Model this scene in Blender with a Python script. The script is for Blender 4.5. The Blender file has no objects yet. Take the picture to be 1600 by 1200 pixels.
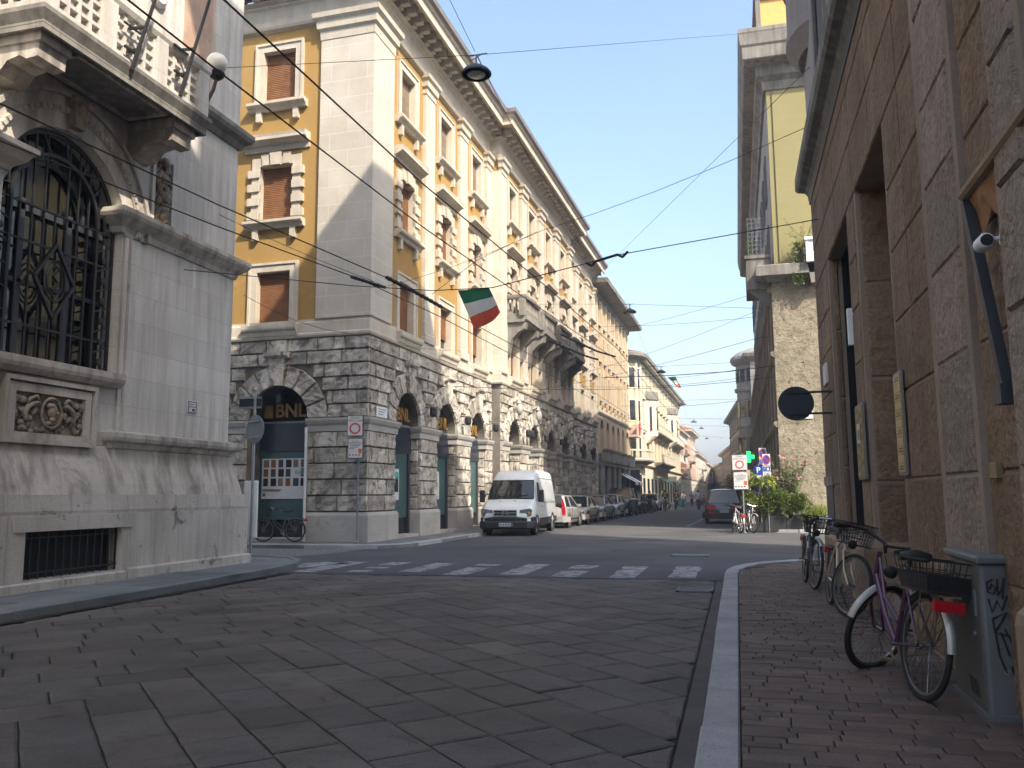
import bpy, bmesh, math, random
from mathutils import Vector, Matrix, Euler
R = math.radians
rnd = random.Random(7)
scene = bpy.context.scene
COL = scene.collection
# ------------------------------------------------------------------ camera
cam_d = bpy.data.cameras.new('camera')
cam_d.sensor_width = 36.0
cam_d.lens = 36.0 * 1320 / 1600
cam_d.clip_start = 0.1
cam_d.clip_end = 2000
cam = bpy.data.objects.new('camera', cam_d)
COL.objects.link(cam)
_p = R(7.4667); _y = R(14.770); _r = R(0.41)
fw = Vector((-math.sin(_y)*math.cos(_p), math.cos(_y)*math.cos(_p), math.sin(_p)))
r0 = Vector((math.cos(_y), math.sin(_y), 0)); u0 = r0.cross(fw)
cr = r0*math.cos(_r) - u0*math.sin(_r); cu = u0*math.cos(_r) + r0*math.sin(_r)
cam.matrix_world = Matrix(((cr.x, cu.x, -fw.x, 0), (cr.y, cu.y, -fw.y, 0), (cr.z, cu.z, -fw.z, 1.5), (0, 0, 0, 1)))
scene.camera = cam
# ------------------------------------------------------------------ light
SUN_EL = R(44.0)
sun_h = Vector((0.795, -0.607)).normalized()
world = bpy.data.worlds.new('World')
scene.world = world
world.use_nodes = True
wn = world.node_tree
bg = wn.nodes['Background']
sky = wn.nodes.new('ShaderNodeTexSky')
sky.sky_type = 'NISHITA'
sky.sun_disc = False
sky.sun_elevation = SUN_EL
sky.sun_rotation = math.atan2(sun_h.x, sun_h.y)
sky.air_density = 1.1
sky.dust_density = 3.8
sky.ozone_density = 2.0
wn.links.new(sky.outputs[0], bg.inputs[0])
bg.inputs[1].default_value = 0.15
sl = bpy.data.lights.new('sun', 'SUN')
sl.energy = 3.3
sl.angle = R(0.5)
sl.color = (1.0, 0.885, 0.735)
so = bpy.data.objects.new('sun', sl)
COL.objects.link(so)
sd = Vector((sun_h.x*math.cos(SUN_EL), sun_h.y*math.cos(SUN_EL), math.sin(SUN_EL)))
so.rotation_euler = sd.to_track_quat('Z', 'Y').to_euler()
so.location = (20, -20, 60)
scene.view_settings.view_transform = 'Standard'
scene.view_settings.look = 'None'
scene.view_settings.exposure = 1.45
scene.view_settings.gamma = 1.0
# ------------------------------------------------------------------ naming helpers
def tag(o, label, cat, group=None):
    o['label'] = label; o['category'] = cat
    if group: o['group'] = group
    return o
def thing(name, label, cat, loc=(0, 0, 0), rz=0.0, group=None):
    o = bpy.data.objects.new(name, None)
    o.empty_display_size = 0.2
    COL.objects.link(o)
    o.location = loc; o.rotation_euler = (0, 0, rz)
    return tag(o, label, cat, group)
def dup(root, loc=None, rz=None, label=None):
    def cp(o, par):
        c = o.copy(); COL.objects.link(c)
        if par: c.parent = par
        for ch in list(o.children): cp(ch, c)
        return c
    r = cp(root, None)
    if loc is not None: r.location = loc
    if rz is not None: r.rotation_euler = (r.rotation_euler[0], r.rotation_euler[1], rz)
    if label: r['label'] = label
    return r
# ------------------------------------------------------------------ mesh builder
class MB:
    def __init__(s, T=None):
        s.v = []; s.f = []; s.t = []; s.T = T; s.tint = 0.5
    def vert(s, p):
        p = Vector(p)
        if s.T is not None: p = s.T @ p
        s.v.append((p.x, p.y, p.z)); return len(s.v)-1
    def face(s, pts):
        s.f.append([s.vert(p) for p in pts]); s.t.append(s.tint)
    def fi(s, idx):
        s.f.append(list(idx)); s.t.append(s.tint)
    def box(s, a, b, bev=0.0):
        x0, y0, z0 = min(a[0], b[0]), min(a[1], b[1]), min(a[2], b[2])
        x1, y1, z1 = max(a[0], b[0]), max(a[1], b[1]), max(a[2], b[2])
        if bev <= 0:
            i = [s.vert(p) for p in ((x0,y0,z0),(x1,y0,z0),(x1,y1,z0),(x0,y1,z0),(x0,y0,z1),(x1,y0,z1),(x1,y1,z1),(x0,y1,z1))]
            for q in ((3,2,1,0),(4,5,6,7),(0,1,5,4),(1,2,6,5),(2,3,7,6),(3,0,4,7)): s.fi([i[k] for k in q])
            return
        e = min(bev, (x1-x0)*.45, (y1-y0)*.45, (z1-z0)*.45)
        bm = bmesh.new()
        bmesh.ops.create_cube(bm, size=1, matrix=Matrix.Translation(((x0+x1)/2, (y0+y1)/2, (z0+z1)/2)) @ Matrix.Diagonal((x1-x0, y1-y0, z1-z0, 1)))
        bmesh.ops.bevel(bm, geom=bm.edges[:], offset=e, segments=2, affect='EDGES', profile=.5)
        s.addbm(bm)
    def addbm(s, bm, M=None):
        off = len(s.v)
        bm.verts.index_update()
        for v in bm.verts: s.vert(M @ v.co if M is not None else v.co)
        for f in bm.faces: s.fi([off + v.index for v in f.verts])
        bm.free()
    def obox(s, c, ax, ay, az):
        c = Vector(c); ax = Vector(ax); ay = Vector(ay); az = Vector(az)
        i = [s.vert(c + sx*ax + sy*ay + sz*az) for sz in (-1, 1) for (sx, sy) in ((-1,-1),(1,-1),(1,1),(-1,1))]
        for q in ((3,2,1,0),(4,5,6,7),(0,1,5,4),(1,2,6,5),(2,3,7,6),(3,0,4,7)): s.fi([i[k] for k in q])
    def bar(s, p, q, w, h=None):
        p = Vector(p); q = Vector(q); d = (q-p); h = h or w
        if d.length < 1e-6: return
        a = d.normalized().cross(Vector((0,0,1)))
        if a.length < 1e-3: a = Vector((1,0,0))
        a.normalize(); b = a.cross(d.normalized())
        s.obox((p+q)/2, d/2, a*w/2, b*h/2)
    def prism(s, poly, y0, y1):
        """poly of (x,z) extruded in y from y0 (front) to y1"""
        n = len(poly)
        A = [s.vert((x, y0, z)) for x, z in poly]; B = [s.vert((x, y1, z)) for x, z in poly]
        s.fi(A); s.fi(B[::-1])
        for k in range(n): s.fi((A[k], B[k], B[(k+1) % n], A[(k+1) % n]))
    def sweep(s, prof, path, closed_prof=True):
        """prof of (out,z) along a 2d path, 'out' to the right of travel, mitred"""
        P = [Vector((p[0], p[1])) for p in path]; rings = []
        for k, p in enumerate(P):
            d0 = (P[k]-P[k-1]).normalized() if k > 0 else None
            d1 = (P[k+1]-P[k]).normalized() if k < len(P)-1 else None
            if d0 is None: d0 = d1
            if d1 is None: d1 = d0
            n0 = Vector((d0.y, -d0.x)); n1 = Vector((d1.y, -d1.x))
            m = n0 + n1
            m = m / max(.25, m.dot(n0)) if m.length > 1e-4 else n0
            rings.append([s.vert((p.x + m.x*o, p.y + m.y*o, z)) for o, z in prof])
        n = len(prof)
        for a, b in zip(rings, rings[1:]):
            for k in range(n if closed_prof else n-1):
                s.fi((a[k], a[(k+1) % n], b[(k+1) % n], b[k]))
        if closed_prof:
            s.fi(rings[0]); s.fi(rings[-1][::-1])
    def tube(s, pts, r, n=6, cap=True):
        P = [Vector(p) for p in pts]; rings = []
        rr = r if isinstance(r, (list, tuple)) else [r]*len(P)
        up = None
        for k, p in enumerate(P):
            a = P[max(0, k-1)]; b = P[min(len(P)-1, k+1)]
            d = (b-a)
            if d.length < 1e-9: d = Vector((0,0,1))
            d.normalize()
            if up is None:
                up = Vector((0,0,1)) if abs(d.z) < .9 else Vector((1,0,0))
            x = up - d*up.dot(d)
            if x.length < 1e-4: x = Vector((1,0,0)) - d*d.x
            x.normalize(); y = d.cross(x); up = x
            rings.append([s.vert(p + x*math.cos(2*math.pi*j/n)*rr[k] + y*math.sin(2*math.pi*j/n)*rr[k]) for j in range(n)])
        for a, b in zip(rings, rings[1:]):
            for j in range(n): s.fi((a[j], a[(j+1) % n], b[(j+1) % n], b[j]))
        if cap:
            s.fi(rings[0][::-1]); s.fi(rings[-1])
    def lathe(s, prof, c=(0,0,0), axis='Z', n=24, closed=False):
        rings = []
        for r, h in prof:
            ring = []
            for j in range(n):
                a = 2*math.pi*j/n
                q = (r*math.cos(a), r*math.sin(a), h)
                if axis == 'X': q = (q[2], q[0], q[1])
                elif axis == 'Y': q = (q[0], q[2], q[1])
                ring.append(s.vert((c[0]+q[0], c[1]+q[1], c[2]+q[2])))
            rings.append(ring)
        prs = list(zip(rings, rings[1:]))
        if closed: prs.append((rings[-1], rings[0]))
        for a, b in prs:
            for j in range(n): s.fi((a[j], a[(j+1) % n], b[(j+1) % n], b[j]))
        if not closed:
            if prof[0][0] > 1e-4: s.fi(rings[0][::-1])
            if prof[-1][0] > 1e-4: s.fi(rings[-1])
    def ball(s, c, r, n=12, m=8, sc=(1,1,1)):
        prof = [(max(1e-5, r*math.sin(math.pi*k/m)), -r*math.cos(math.pi*k/m)) for k in range(m+1)]
        off = len(s.v); T = s.T; s.T = None
        s.lathe(prof, (0,0,0), 'Z', n)
        s.T = T
        for k in range(off, len(s.v)):
            x, y, z = s.v[k]; p = Vector((x*sc[0]+c[0], y*sc[1]+c[1], z*sc[2]+c[2]))
            if T is not None: p = T @ p
            s.v[k] = tuple(p)
    def grid(s, rows):
        """rows: list of lists of points, quads between"""
        I = [[s.vert(p) for p in r] for r in rows]
        for a, b in zip(I, I[1:]):
            for k in range(len(a)-1): s.fi((a[k], a[k+1], b[k+1], b[k]))
    def mesh(s, name, m, smooth=False):
        me = bpy.data.meshes.new(name)
        me.from_pydata(s.v, [], s.f)
        at = me.attributes.new('tint', 'FLOAT', 'FACE')
        at.data.foreach_set('value', s.t)
        if smooth: me.polygons.foreach_set('use_smooth', [True]*len(s.f))
        me.validate(); me.update()
        bm = bmesh.new(); bm.from_mesh(me)
        bmesh.ops.remove_doubles(bm, verts=bm.verts[:], dist=1e-5)
        bmesh.ops.recalc_face_normals(bm, faces=bm.faces[:])
        bm.to_mesh(me); bm.free()
        if m is not None: me.materials.append(m)
        return me
    def build(s, name, m, parent=None, smooth=False):
        o = bpy.data.objects.new(name, s.mesh(name, m, smooth))
        COL.objects.link(o)
        if parent is not None: o.parent = parent
        if smooth == 'auto':
            pass
        return o
def struct(o, kind='structure'):
    o['kind'] = kind; return o
def autosmooth(o, ang=35):
    me = o.data
    me.polygons.foreach_set('use_smooth', [True]*len(me.polygons))
    me.set_sharp_from_angle(angle=R(ang))
    return o
_txt = {}
def text_mb(mb, txt, size, M, ext=.004, align='CENTER', spacing=1.0, bold=0.0):
    """add lettering: local text plane x right, y up, z toward the reader, placed by matrix M"""
    key = (txt, size, ext, align, spacing, bold)
    if key not in _txt:
        cu_ = bpy.data.curves.new('lettering', 'FONT')
        cu_.body = txt; cu_.size = size; cu_.extrude = ext; cu_.align_x = align; cu_.align_y = 'CENTER'; cu_.resolution_u = 2
        cu_.space_character = spacing; cu_.offset = bold
        ob = bpy.data.objects.new('lettering', cu_)
        COL.objects.link(ob)
        dg = bpy.context.evaluated_depsgraph_get()
        me = bpy.data.meshes.new_from_object(ob.evaluated_get(dg))
        _txt[key] = ([v.co.copy() for v in me.vertices], [tuple(p.vertices) for p in me.polygons])
        bpy.data.objects.remove(ob); bpy.data.curves.remove(cu_); bpy.data.meshes.remove(me)
    vs, fs = _txt[key]; off = len(mb.v)
    for v in vs: mb.vert(M @ v)
    for f in fs: mb.fi([off+i for i in f])
# text frame on a facade-frame wall (facing -y): x right, z up
def TF(x, y, z): return Matrix(((1,0,0,x),(0,0,-1,y),(0,1,0,z),(0,0,0,1)))
# ------------------------------------------------------------------ materials
def newmat(name):
    m = bpy.data.materials.new(name); m.use_nodes = True
    nt = m.node_tree; b = nt.nodes['Principled BSDF']
    return m, nt, b
class G:
    """tiny node-graph helper"""
    def __init__(s, nt): s.nt = nt; s.L = nt.links
    def n(s, t, **kw):
        nd = s.nt.nodes.new(t)
        for k, v in kw.items():
            if k.startswith('i_'):
                key = k[2:]; key = int(key) if key.isdigit() else key
                s.set(nd.inputs[key], v)
            else: setattr(nd, k, v)
        return nd
    def set(s, inp, v):
        if hasattr(v, 'links') or isinstance(v, bpy.types.NodeSocket): s.L.new(v, inp)
        else:
            if isinstance(v, (tuple, list)) and len(v) == 3 and inp.type == 'RGBA': v = (*v, 1)
            inp.default_value = v
    def math(s, op, a, b=None, c=None, clamp=False):
        nd = s.nt.nodes.new('ShaderNodeMath'); nd.operation = op; nd.use_clamp = clamp
        s.set(nd.inputs[0], a)
        if b is not None: s.set(nd.inputs[1], b)
        if c is not None: s.set(nd.inputs[2], c)
        return nd.outputs[0]
    def noise(s, vec, sc, det=4, rough=.55, dist=0):
        nd = s.n('ShaderNodeTexNoise'); s.set(nd.inputs['Vector'], vec)
        nd.inputs['Scale'].default_value = sc; nd.inputs['Detail'].default_value = det
        nd.inputs['Roughness'].default_value = rough; nd.inputs['Distortion'].default_value = dist
        return nd.outputs[0]
    def ramp(s, fac, a, b):
        nd = s.n('ShaderNodeMapRange'); s.set(nd.inputs[0], fac)
        nd.inputs[1].default_value = a; nd.inputs[2].default_value = b
        return nd.outputs[0]
    def mix(s, fac, a, b, mode='MIX'):
        nd = s.nt.nodes.new('ShaderNodeMix'); nd.data_type = 'RGBA'; nd.blend_type = mode
        s.set(nd.inputs[0], fac); s.set(nd.inputs[6], a); s.set(nd.inputs[7], b)
        return nd.outputs[2]
    def coord(s, sx=1, sy=1, sz=1, out='Object'):
        tc = s.n('ShaderNodeTexCoord')
        if (sx, sy, sz) == (1, 1, 1): return tc.outputs[out]
        mp = s.n('ShaderNodeMapping'); s.L.new(tc.outputs[out], mp.inputs[0])
        mp.inputs[3].default_value = (sx, sy, sz)
        return mp.outputs[0]
    def bump(s, h, strength=.4, dist=.01, prev=None):
        nd = s.n('ShaderNodeBump'); s.set(nd.inputs['Height'], h)
        nd.inputs['Strength'].default_value = strength; nd.inputs['Distance'].default_value = dist
        if prev is not None: s.L.new(prev, nd.inputs['Normal'])
        return nd.outputs[0]
def huevar(m, c, amt):
    nt = m.node_tree; g = G(nt); b = nt.nodes['Principled BSDF']; src = b.inputs['Base Color'].links[0].from_socket
    at = g.n('ShaderNodeAttribute', attribute_name='tint'); k = g.math('FRACT', g.math('MULTIPLY', at.outputs['Fac'], 7.13))
    g.set(b.inputs['Base Color'], g.mix(g.math('MULTIPLY', k, amt), src, g.mix(1.0, src, c, 'MULTIPLY')))
def flat(name, col, rough=.6, metal=0.0, var=.12, sc=6, bump=0.0, spec=.5, emit=None, coat=0):
    m, nt, b = newmat(name); g = G(nt)
    c = (*col, 1)
    nz = g.noise(g.coord(), sc, 4)
    dark = tuple(x*(1-var) for x in col); lite = tuple(min(1, x*(1+var)) for x in col)
    g.set(b.inputs['Base Color'], g.mix(g.ramp(nz, .3, .7), dark, lite))
    b.inputs['Roughness'].default_value = rough; b.inputs['Metallic'].default_value = metal
    b.inputs['Specular IOR Level'].default_value = spec
    b.inputs['Coat Weight'].default_value = coat; b.inputs['Coat Roughness'].default_value = .05
    if bump: g.set(b.inputs['Normal'], g.bump(g.noise(g.coord(), sc*8, 3), bump, .01))
    if emit:
        b.inputs['Emission Color'].default_value = (*emit[:3], 1); b.inputs['Emission Strength'].default_value = emit[3]
    return m
def stone(name, c1, c2, sc=1.2, fine=35, rough=.85, bump=.35, joint=None, streak=None, spot=None, tint=0.0, contrast=(.35, .65), fdist=.006, up=False, strata=None, grain=.72):
    """joint=(w,h,mortar,(col),depth,colour variation); streak=(col,amount); spot=(col,lo,hi,scale)"""
    m, nt, b = newmat(name); g = G(nt)
    co = g.coord()
    col = g.mix(g.ramp(g.noise(co, sc, 6, .6), *contrast), c1, c2)
    fn = g.noise(co, fine, 4, .65)
    col = g.mix(g.ramp(fn, .25, .75), col, g.mix(1.0, col, (grain, grain, grain), 'MULTIPLY'))
    if tint:
        at = g.n('ShaderNodeAttribute', attribute_name='tint')
        k = g.math('MULTIPLY_ADD', at.outputs['Fac'], 2*tint, 1-tint)
        cmb = g.n('ShaderNodeCombineColor'); [g.set(cmb.inputs[i], k) for i in range(3)]
        col = g.mix(1.0, col, cmb.outputs[0], 'MULTIPLY')
    if streak:
        st = g.noise(g.coord(2.2, 2.2, .16), 2.2, 5, .6)
        big = g.noise(co, .45, 3)
        col = g.mix(g.math('MULTIPLY', g.ramp(g.math('MULTIPLY_ADD', big, .6, st), .72, 1.0), streak[1], clamp=True), col, streak[0])
    if strata:
        st = g.noise(g.coord(.5, .5, 14), 2.0, 4, .6)
        col = g.mix(g.math('MULTIPLY', g.ramp(st, .5, .75), strata[1], clamp=True), col, strata[0])
    if spot:
        sp = g.noise(co, spot[3], 6, .68, .6)
        col = g.mix(g.ramp(sp, spot[1], spot[2]), col, spot[0])
    nrm = None
    if joint:
        sx = g.n('ShaderNodeSeparateXYZ'); g.L.new(co, sx.inputs[0])
        cb = g.n('ShaderNodeCombineXYZ')
        if up: g.L.new(sx.outputs[0], cb.inputs[0]); g.L.new(sx.outputs[1], cb.inputs[1])
        else: g.set(cb.inputs[0], g.math('ADD', sx.outputs[0], sx.outputs[1])); g.L.new(sx.outputs[2], cb.inputs[1])
        br = g.n('ShaderNodeTexBrick')
        g.L.new(cb.outputs[0], br.inputs['Vector'])
        br.inputs['Scale'].default_value = 1.0
        br.inputs['Brick Width'].default_value = joint[0]; br.inputs['Row Height'].default_value = joint[1]
        br.inputs['Mortar Size'].default_value = joint[2]; br.inputs['Mortar Smooth'].default_value = .3
        v = joint[5] if len(joint) > 5 else .12
        br.inputs['Color1'].default_value = (1+v*0, 1, 1, 1); br.inputs['Color2'].default_value = (1-v, 1-v, 1-v, 1)
        br.inputs['Mortar'].default_value = (1, 1, 1, 1)
        col = g.mix(1.0, col, br.outputs['Color'], 'MULTIPLY')
        col = g.mix(g.math('MULTIPLY', br.outputs['Fac'], .85), col, joint[3])
        nrm = g.bump(g.math('SUBTRACT', 1.0, br.outputs['Fac']), min(1, joint[4]), .02)
    g.set(b.inputs['Base Color'], col)
    b.inputs['Roughness'].default_value = rough
    b.inputs['Specular IOR Level'].default_value = .3
    if bump:
        nrm = g.bump(fn, bump, fdist, nrm)
        nrm = g.bump(g.noise(co, fine*.22, 4), bump*.8, fdist*3, nrm)
    if nrm is not None: g.set(b.inputs['Normal'], nrm)
    return m
def glassmat(name, col=(.02, .025, .03), rough=.04, var=.5):
    m, nt, b = newmat(name); g = G(nt)
    nz = g.noise(g.coord(), .8, 2)
    g.set(b.inputs['Base Color'], g.mix(g.ramp(nz, .3, .7), tuple(c*(1-var) for c in col), tuple(c*(1+var) for c in col)))
    b.inputs['Roughness'].default_value = rough
    b.inputs['Specular IOR Level'].default_value = .7
    wv = g.noise(g.coord(), .9, 1)
    g.set(b.inputs['Normal'], g.bump(wv, .05, .05))
    return m
M = {}
M['asphalt'] = stone('asphalt', (.075,.077,.082), (.115,.115,.118), .35, 90, .88, .5, spot=((.17,.17,.17), .6, .8, .5), fdist=.004, grain=.5)
M['paver'] = stone('porphyry_slab', (.09,.085,.08), (.158,.148,.138), .8, 55, .74, .75, tint=.24, spot=((.055,.05,.044), .55, .7, 3.4), fdist=.004, grain=.5)
M['castiron'] = flat('cast_iron_cover', (.10,.108,.115), .7, 0, .15, 12, bump=.2)
M['gutter_strip'] = stone('gutter_mortar', (.085,.08,.073), (.125,.117,.106), 1.5, 60, .9, .5)
M['joint_dirt'] = stone('joint_dirt', (.022,.02,.018), (.05,.044,.038), 3, 60, .95, .5)
M['brick'] = stone('paving_brick', (.115,.09,.074), (.175,.13,.106), 1.1, 60, .72, .5, tint=.24, spot=((.06,.05,.052), .52, .7, 2.2), fdist=.003, grain=.5)
M['granite'] = stone('granite_kerb', (.34,.345,.35), (.47,.47,.465), 2, 120, .75, .45, tint=.14, spot=((.13,.13,.13), .58, .68, 45), fdist=.003, grain=.5)
M['slab'] = stone('grey_slab', (.15,.165,.168), (.24,.25,.25), .9, 70, .8, .3, tint=.2, spot=((.12,.12,.12), .6, .72, 1.6), fdist=.003, grain=.5)
M['cobble'] = stone('cobbles', (.1,.1,.095), (.24,.235,.225), 14, 60, .9, .9, contrast=(.4,.6), fdist=.01)
M['paint'] = stone('road_paint', (.29,.295,.29), (.39,.39,.38), 3, 60, .8, .3, spot=((.1,.1,.105), .46, .58, 5), fdist=.003)
M['marble'] = stone('white_marble', (.63,.60,.545), (.76,.73,.67), .9, 45, .62, .12, joint=(1.12,.52,.006,(.36,.33,.29),.3,.11), streak=((.25,.22,.185), .55), spot=((.27,.25,.225), .62, .78, 1.5))
M['marble_rough'] = stone('weathered_marble', (.47,.43,.37), (.64,.59,.52), .8, 40, .7, .22, streak=((.16,.135,.11), .75), spot=((.2,.175,.15), .57, .74, 1.9))
M['marble_plinth'] = stone('veined_marble_plinth', (.5,.465,.41), (.64,.6,.54), .7, 30, .65, .2, joint=(1.3,2.2,.006,(.2,.19,.18),.4,.1), spot=((.19,.165,.14), .58, .66, 2.4), streak=((.22,.2,.175), .5))
M['relief'] = stone('carved_stone', (.2,.165,.125), (.36,.3,.235), 5, 50, .8, .5, contrast=(.4,.6))
M['pinkpanel'] = stone('pink_marble_panel', (.42,.28,.2), (.55,.39,.29), 2, 40, .6, .15)
M['rustic'] = stone('rusticated_limestone', (.41,.375,.315), (.65,.61,.53), 1.3, 26, .92, 1.0, tint=.26, spot=((.17,.155,.135), .49, .62, 3.0), streak=((.16,.145,.125), .35), contrast=(.4,.6), fdist=.02)
M['rustic_dark'] = stone('joint_stone', (.13,.12,.105), (.21,.195,.175), 2, 30, .95, .5)
M['plinthstone'] = stone('smooth_plinth', (.36,.345,.315), (.47,.455,.42), 1.0, 40, .8, .2, strata=((.24,.22,.19), .45), spot=((.2,.17,.13), .6, .78, 1.2))
M['travertine'] = stone('travertine', (.50,.46,.385), (.61,.565,.48), .8, 40, .8, .25, joint=(1.3,.6,.009,(.6,.58,.54),.3,.07), strata=((.42,.385,.33), .3), spot=((.4,.36,.3), .62, .8, 1.6))
M['trim'] = stone('travertine_trim', (.51,.455,.36), (.62,.565,.465), 1.2, 40, .8, .25, spot=((.33,.3,.255), .58, .76, 2.2), streak=((.3,.27,.23), .4))
M['soffit'] = stone('soffit_stucco', (.45,.36,.26), (.55,.46,.35), 1, 30, .9, .2)
M['ochre'] = stone('ochre_stucco', (.355,.218,.066), (.40,.256,.088), .5, 60, .9, .15, streak=((.29,.185,.07), .4), spot=((.43,.3,.13), .6, .8, .7), fdist=.003)
M['yellow'] = stone('yellow_stucco', (.62,.55,.27), (.72,.65,.36), .3, 50, .9, .12, streak=((.48,.43,.2), .35), fdist=.003)
M['gable'] = stone('green_yellow_stucco', (.275,.25,.118), (.305,.275,.135), .25, 50, .9, .1, joint=(30,.45,.006,(.31,.28,.135),.05,.02), fdist=.003)
M['greystucco'] = stone('grey_stucco', (.34,.31,.285), (.43,.395,.365), .5, 50, .9, .2, streak=((.2,.18,.165), .5), fdist=.004)
M['orange'] = flat('orange_plaster', (.62,.36,.12), .9, var=.06)
M['ceppo'] = stone('pudding_stone', (.25,.22,.155), (.43,.385,.29), 2.2, 16, .95, 1.0, spot=((.10,.082,.055), .55, .66, 6), joint=(2.4,1.05,.008,(.27,.23,.17),.3,.16), fdist=.025, contrast=(.3,.7), grain=.5)
M['brownstone'] = stone('brown_stone', (.2,.165,.125), (.3,.25,.195), .8, 30, .9, .5, joint=(1.2,.6,.01,(.16,.13,.1),.4,.1), streak=((.12,.1,.08), .6))
M['boss'] = stone('bossed_stone', (.25,.17,.105), (.36,.255,.17), .7, 20, .92, 1.0, tint=.12, streak=((.15,.1,.065), .45), spot=((.33,.26,.2), .62, .8, .9), fdist=.03, grain=.5)
M['bossgrey'] = stone('bossed_pale_stone', (.325,.255,.2), (.42,.34,.275), .9, 20, .92, 1.0, tint=.12, streak=((.2,.16,.13), .4), fdist=.03, grain=.5)
M['draft'] = stone('drafted_margin', (.275,.215,.165), (.355,.29,.23), 1.2, 45, .85, .3, streak=((.18,.14,.11), .4))
M['plinthtan'] = stone('tan_plinth', (.28,.2,.13), (.37,.28,.19), .9, 40, .75, .25, streak=((.17,.12,.085), .6))
M['beige'] = stone('beige_stucco', (.5,.39,.25), (.6,.48,.33), .6, 40, .9, .2, streak=((.33,.26,.18), .55))
M['cream'] = stone('cream_stucco', (.6,.55,.43), (.7,.65,.53), .5, 40, .9, .15, streak=((.46,.41,.32), .4))
M['pale'] = stone('pale_stucco', (.66,.63,.57), (.74,.71,.65), .5, 40, .9, .15, streak=((.52,.49,.44), .35))
M['pink'] = stone('pink_stucco', (.62,.42,.34), (.7,.5,.41), .5, 40, .9, .15)
M['tan'] = stone('tan_stucco', (.42,.33,.2), (.5,.4,.26), .5, 40, .9, .15, streak=((.3,.23,.15), .4))
M['greystone'] = stone('grey_ashlar', (.22,.215,.2), (.33,.32,.3), .9, 30, .9, .35, joint=(1.0,.5,.012,(.13,.125,.12),.5,.15), streak=((.12,.115,.105), .6))
M['concrete'] = stone('weathered_concrete', (.2,.19,.17), (.3,.285,.255), .8, 40, .9, .4, streak=((.075,.07,.06), .7), spot=((.12,.11,.09), .55, .72, 2.5))
M['rooftile'] = stone('terracotta_tiles', (.36,.14,.07), (.48,.21,.11), 3, 40, .9, .4, joint=(.25,.3,.03,(.2,.08,.04),.6,.3))
M['wood'] = stone('brown_shutter', (.19,.085,.035), (.27,.125,.055), 2.5, 30, .7, .2, tint=.2)
M['wood_pale'] = stone('faded_shutter', (.27,.2,.14), (.35,.27,.2), 2.5, 30, .75, .2, tint=.2)
M['redshut'] = flat('red_shutter', (.3,.07,.05), .7)
M['glass'] = glassmat('window_glass')
M['glass_dark'] = glassmat('dark_interior_glass', (.008,.009,.011), .08)
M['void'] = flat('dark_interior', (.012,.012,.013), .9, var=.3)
M['iron'] = flat('wrought_iron', (.012,.012,.013), .55, var=.3, sc=20)
M['black'] = flat('black_rubber', (.015,.015,.016), .75, var=.2, sc=20)
M['wire'] = flat('cable', (.02,.02,.021), .6)
M['galv'] = flat('galvanised_steel', (.3,.32,.33), .42, .7, .15, 8)
M['galv_dull'] = flat('dull_grey_steel', (.17,.19,.205), .5, .3, .15, 8)
M['gutter'] = flat('gutter_metal', (.28,.25,.23), .5, .4, .15)
M['dark_steel'] = flat('dark_steel', (.045,.05,.06), .5, .2, .15)
M['blind_back'] = flat('sign_back_navy', (.012,.022,.033), .45, .1, .15)
M['white'] = flat('white_enamel', (.72,.74,.75), .4, var=.05)
M['offwhite'] = flat('offwhite_board', (.55,.56,.55), .55, var=.07)
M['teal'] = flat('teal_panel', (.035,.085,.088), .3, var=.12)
M['navy'] = flat('navy_fascia', (.02,.026,.045), .3, var=.12)
M['gold'] = flat('bronze_letters', (.26,.145,.035), .5, .1, .1)
M['brass'] = flat('brass_plate', (.4,.3,.12), .42, .55, .15, 5)
M['brass_dull'] = flat('dull_brass_plate', (.27,.22,.1), .5, .5, .15, 5)
M['red'] = flat('red_enamel', (.5,.02,.025), .4, var=.06)
M['redpaint'] = flat('red_sign_paint', (.52,.03,.05), .5, var=.06)
M['blue'] = flat('blue_sign', (.012,.05,.3), .4, var=.06)
M['violet'] = flat('violet_blue_sign', (.05,.05,.3), .4, var=.06)
M['ink'] = flat('sign_ink', (.03,.03,.04), .6)
M['orangesq'] = flat('orange_square', (.6,.1,.03), .5, var=.06)
M['poster_teal'] = flat('poster_teal', (.06,.4,.37), .5, var=.1)
M['poster_green'] = flat('poster_green', (.02,.25,.16), .5, var=.1)
M['flag_green'] = flat('flag_green', (.015,.15,.07), .8, var=.1)
M['flag_white'] = flat('flag_white', (.62,.62,.6), .8, var=.05)
M['flag_red'] = flat('flag_red', (.55,.085,.045), .8, var=.08)
M['awning'] = flat('pale_awning', (.55,.58,.56), .8, var=.08)
M['awning_brown'] = flat('brown_awning_cloth', (.3,.16,.075), .85, var=.12)
M['green_awning'] = flat('green_awning', (.05,.33,.22), .8, var=.08)
M['globe'] = flat('opal_globe', (.8,.77,.68), .3, var=.03)
M['lamp_glass'] = flat('lamp_glass', (.25,.3,.3), .15, var=.1)
M['greencross'] = flat('lit_green_cross', (.02,.5,.12), .5, var=.03, emit=(.02,1,.16,1.3))
M['cab'] = flat('cabinet_grey', (.125,.132,.135), .55, .0, .12, 3, bump=.05)
M['cab_olive'] = flat('cabinet_olive', (.1,.1,.088), .6, .0, .15, 3, bump=.05)
M['skin'] = flat('skin', (.5,.3,.22), .6, var=.05)
M['hair'] = flat('hair', (.03,.02,.015), .7)
huevar(M['paver'], (1.1,.98,.86), .7); huevar(M['brick'], (1.12,.97,.88), .7)
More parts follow.
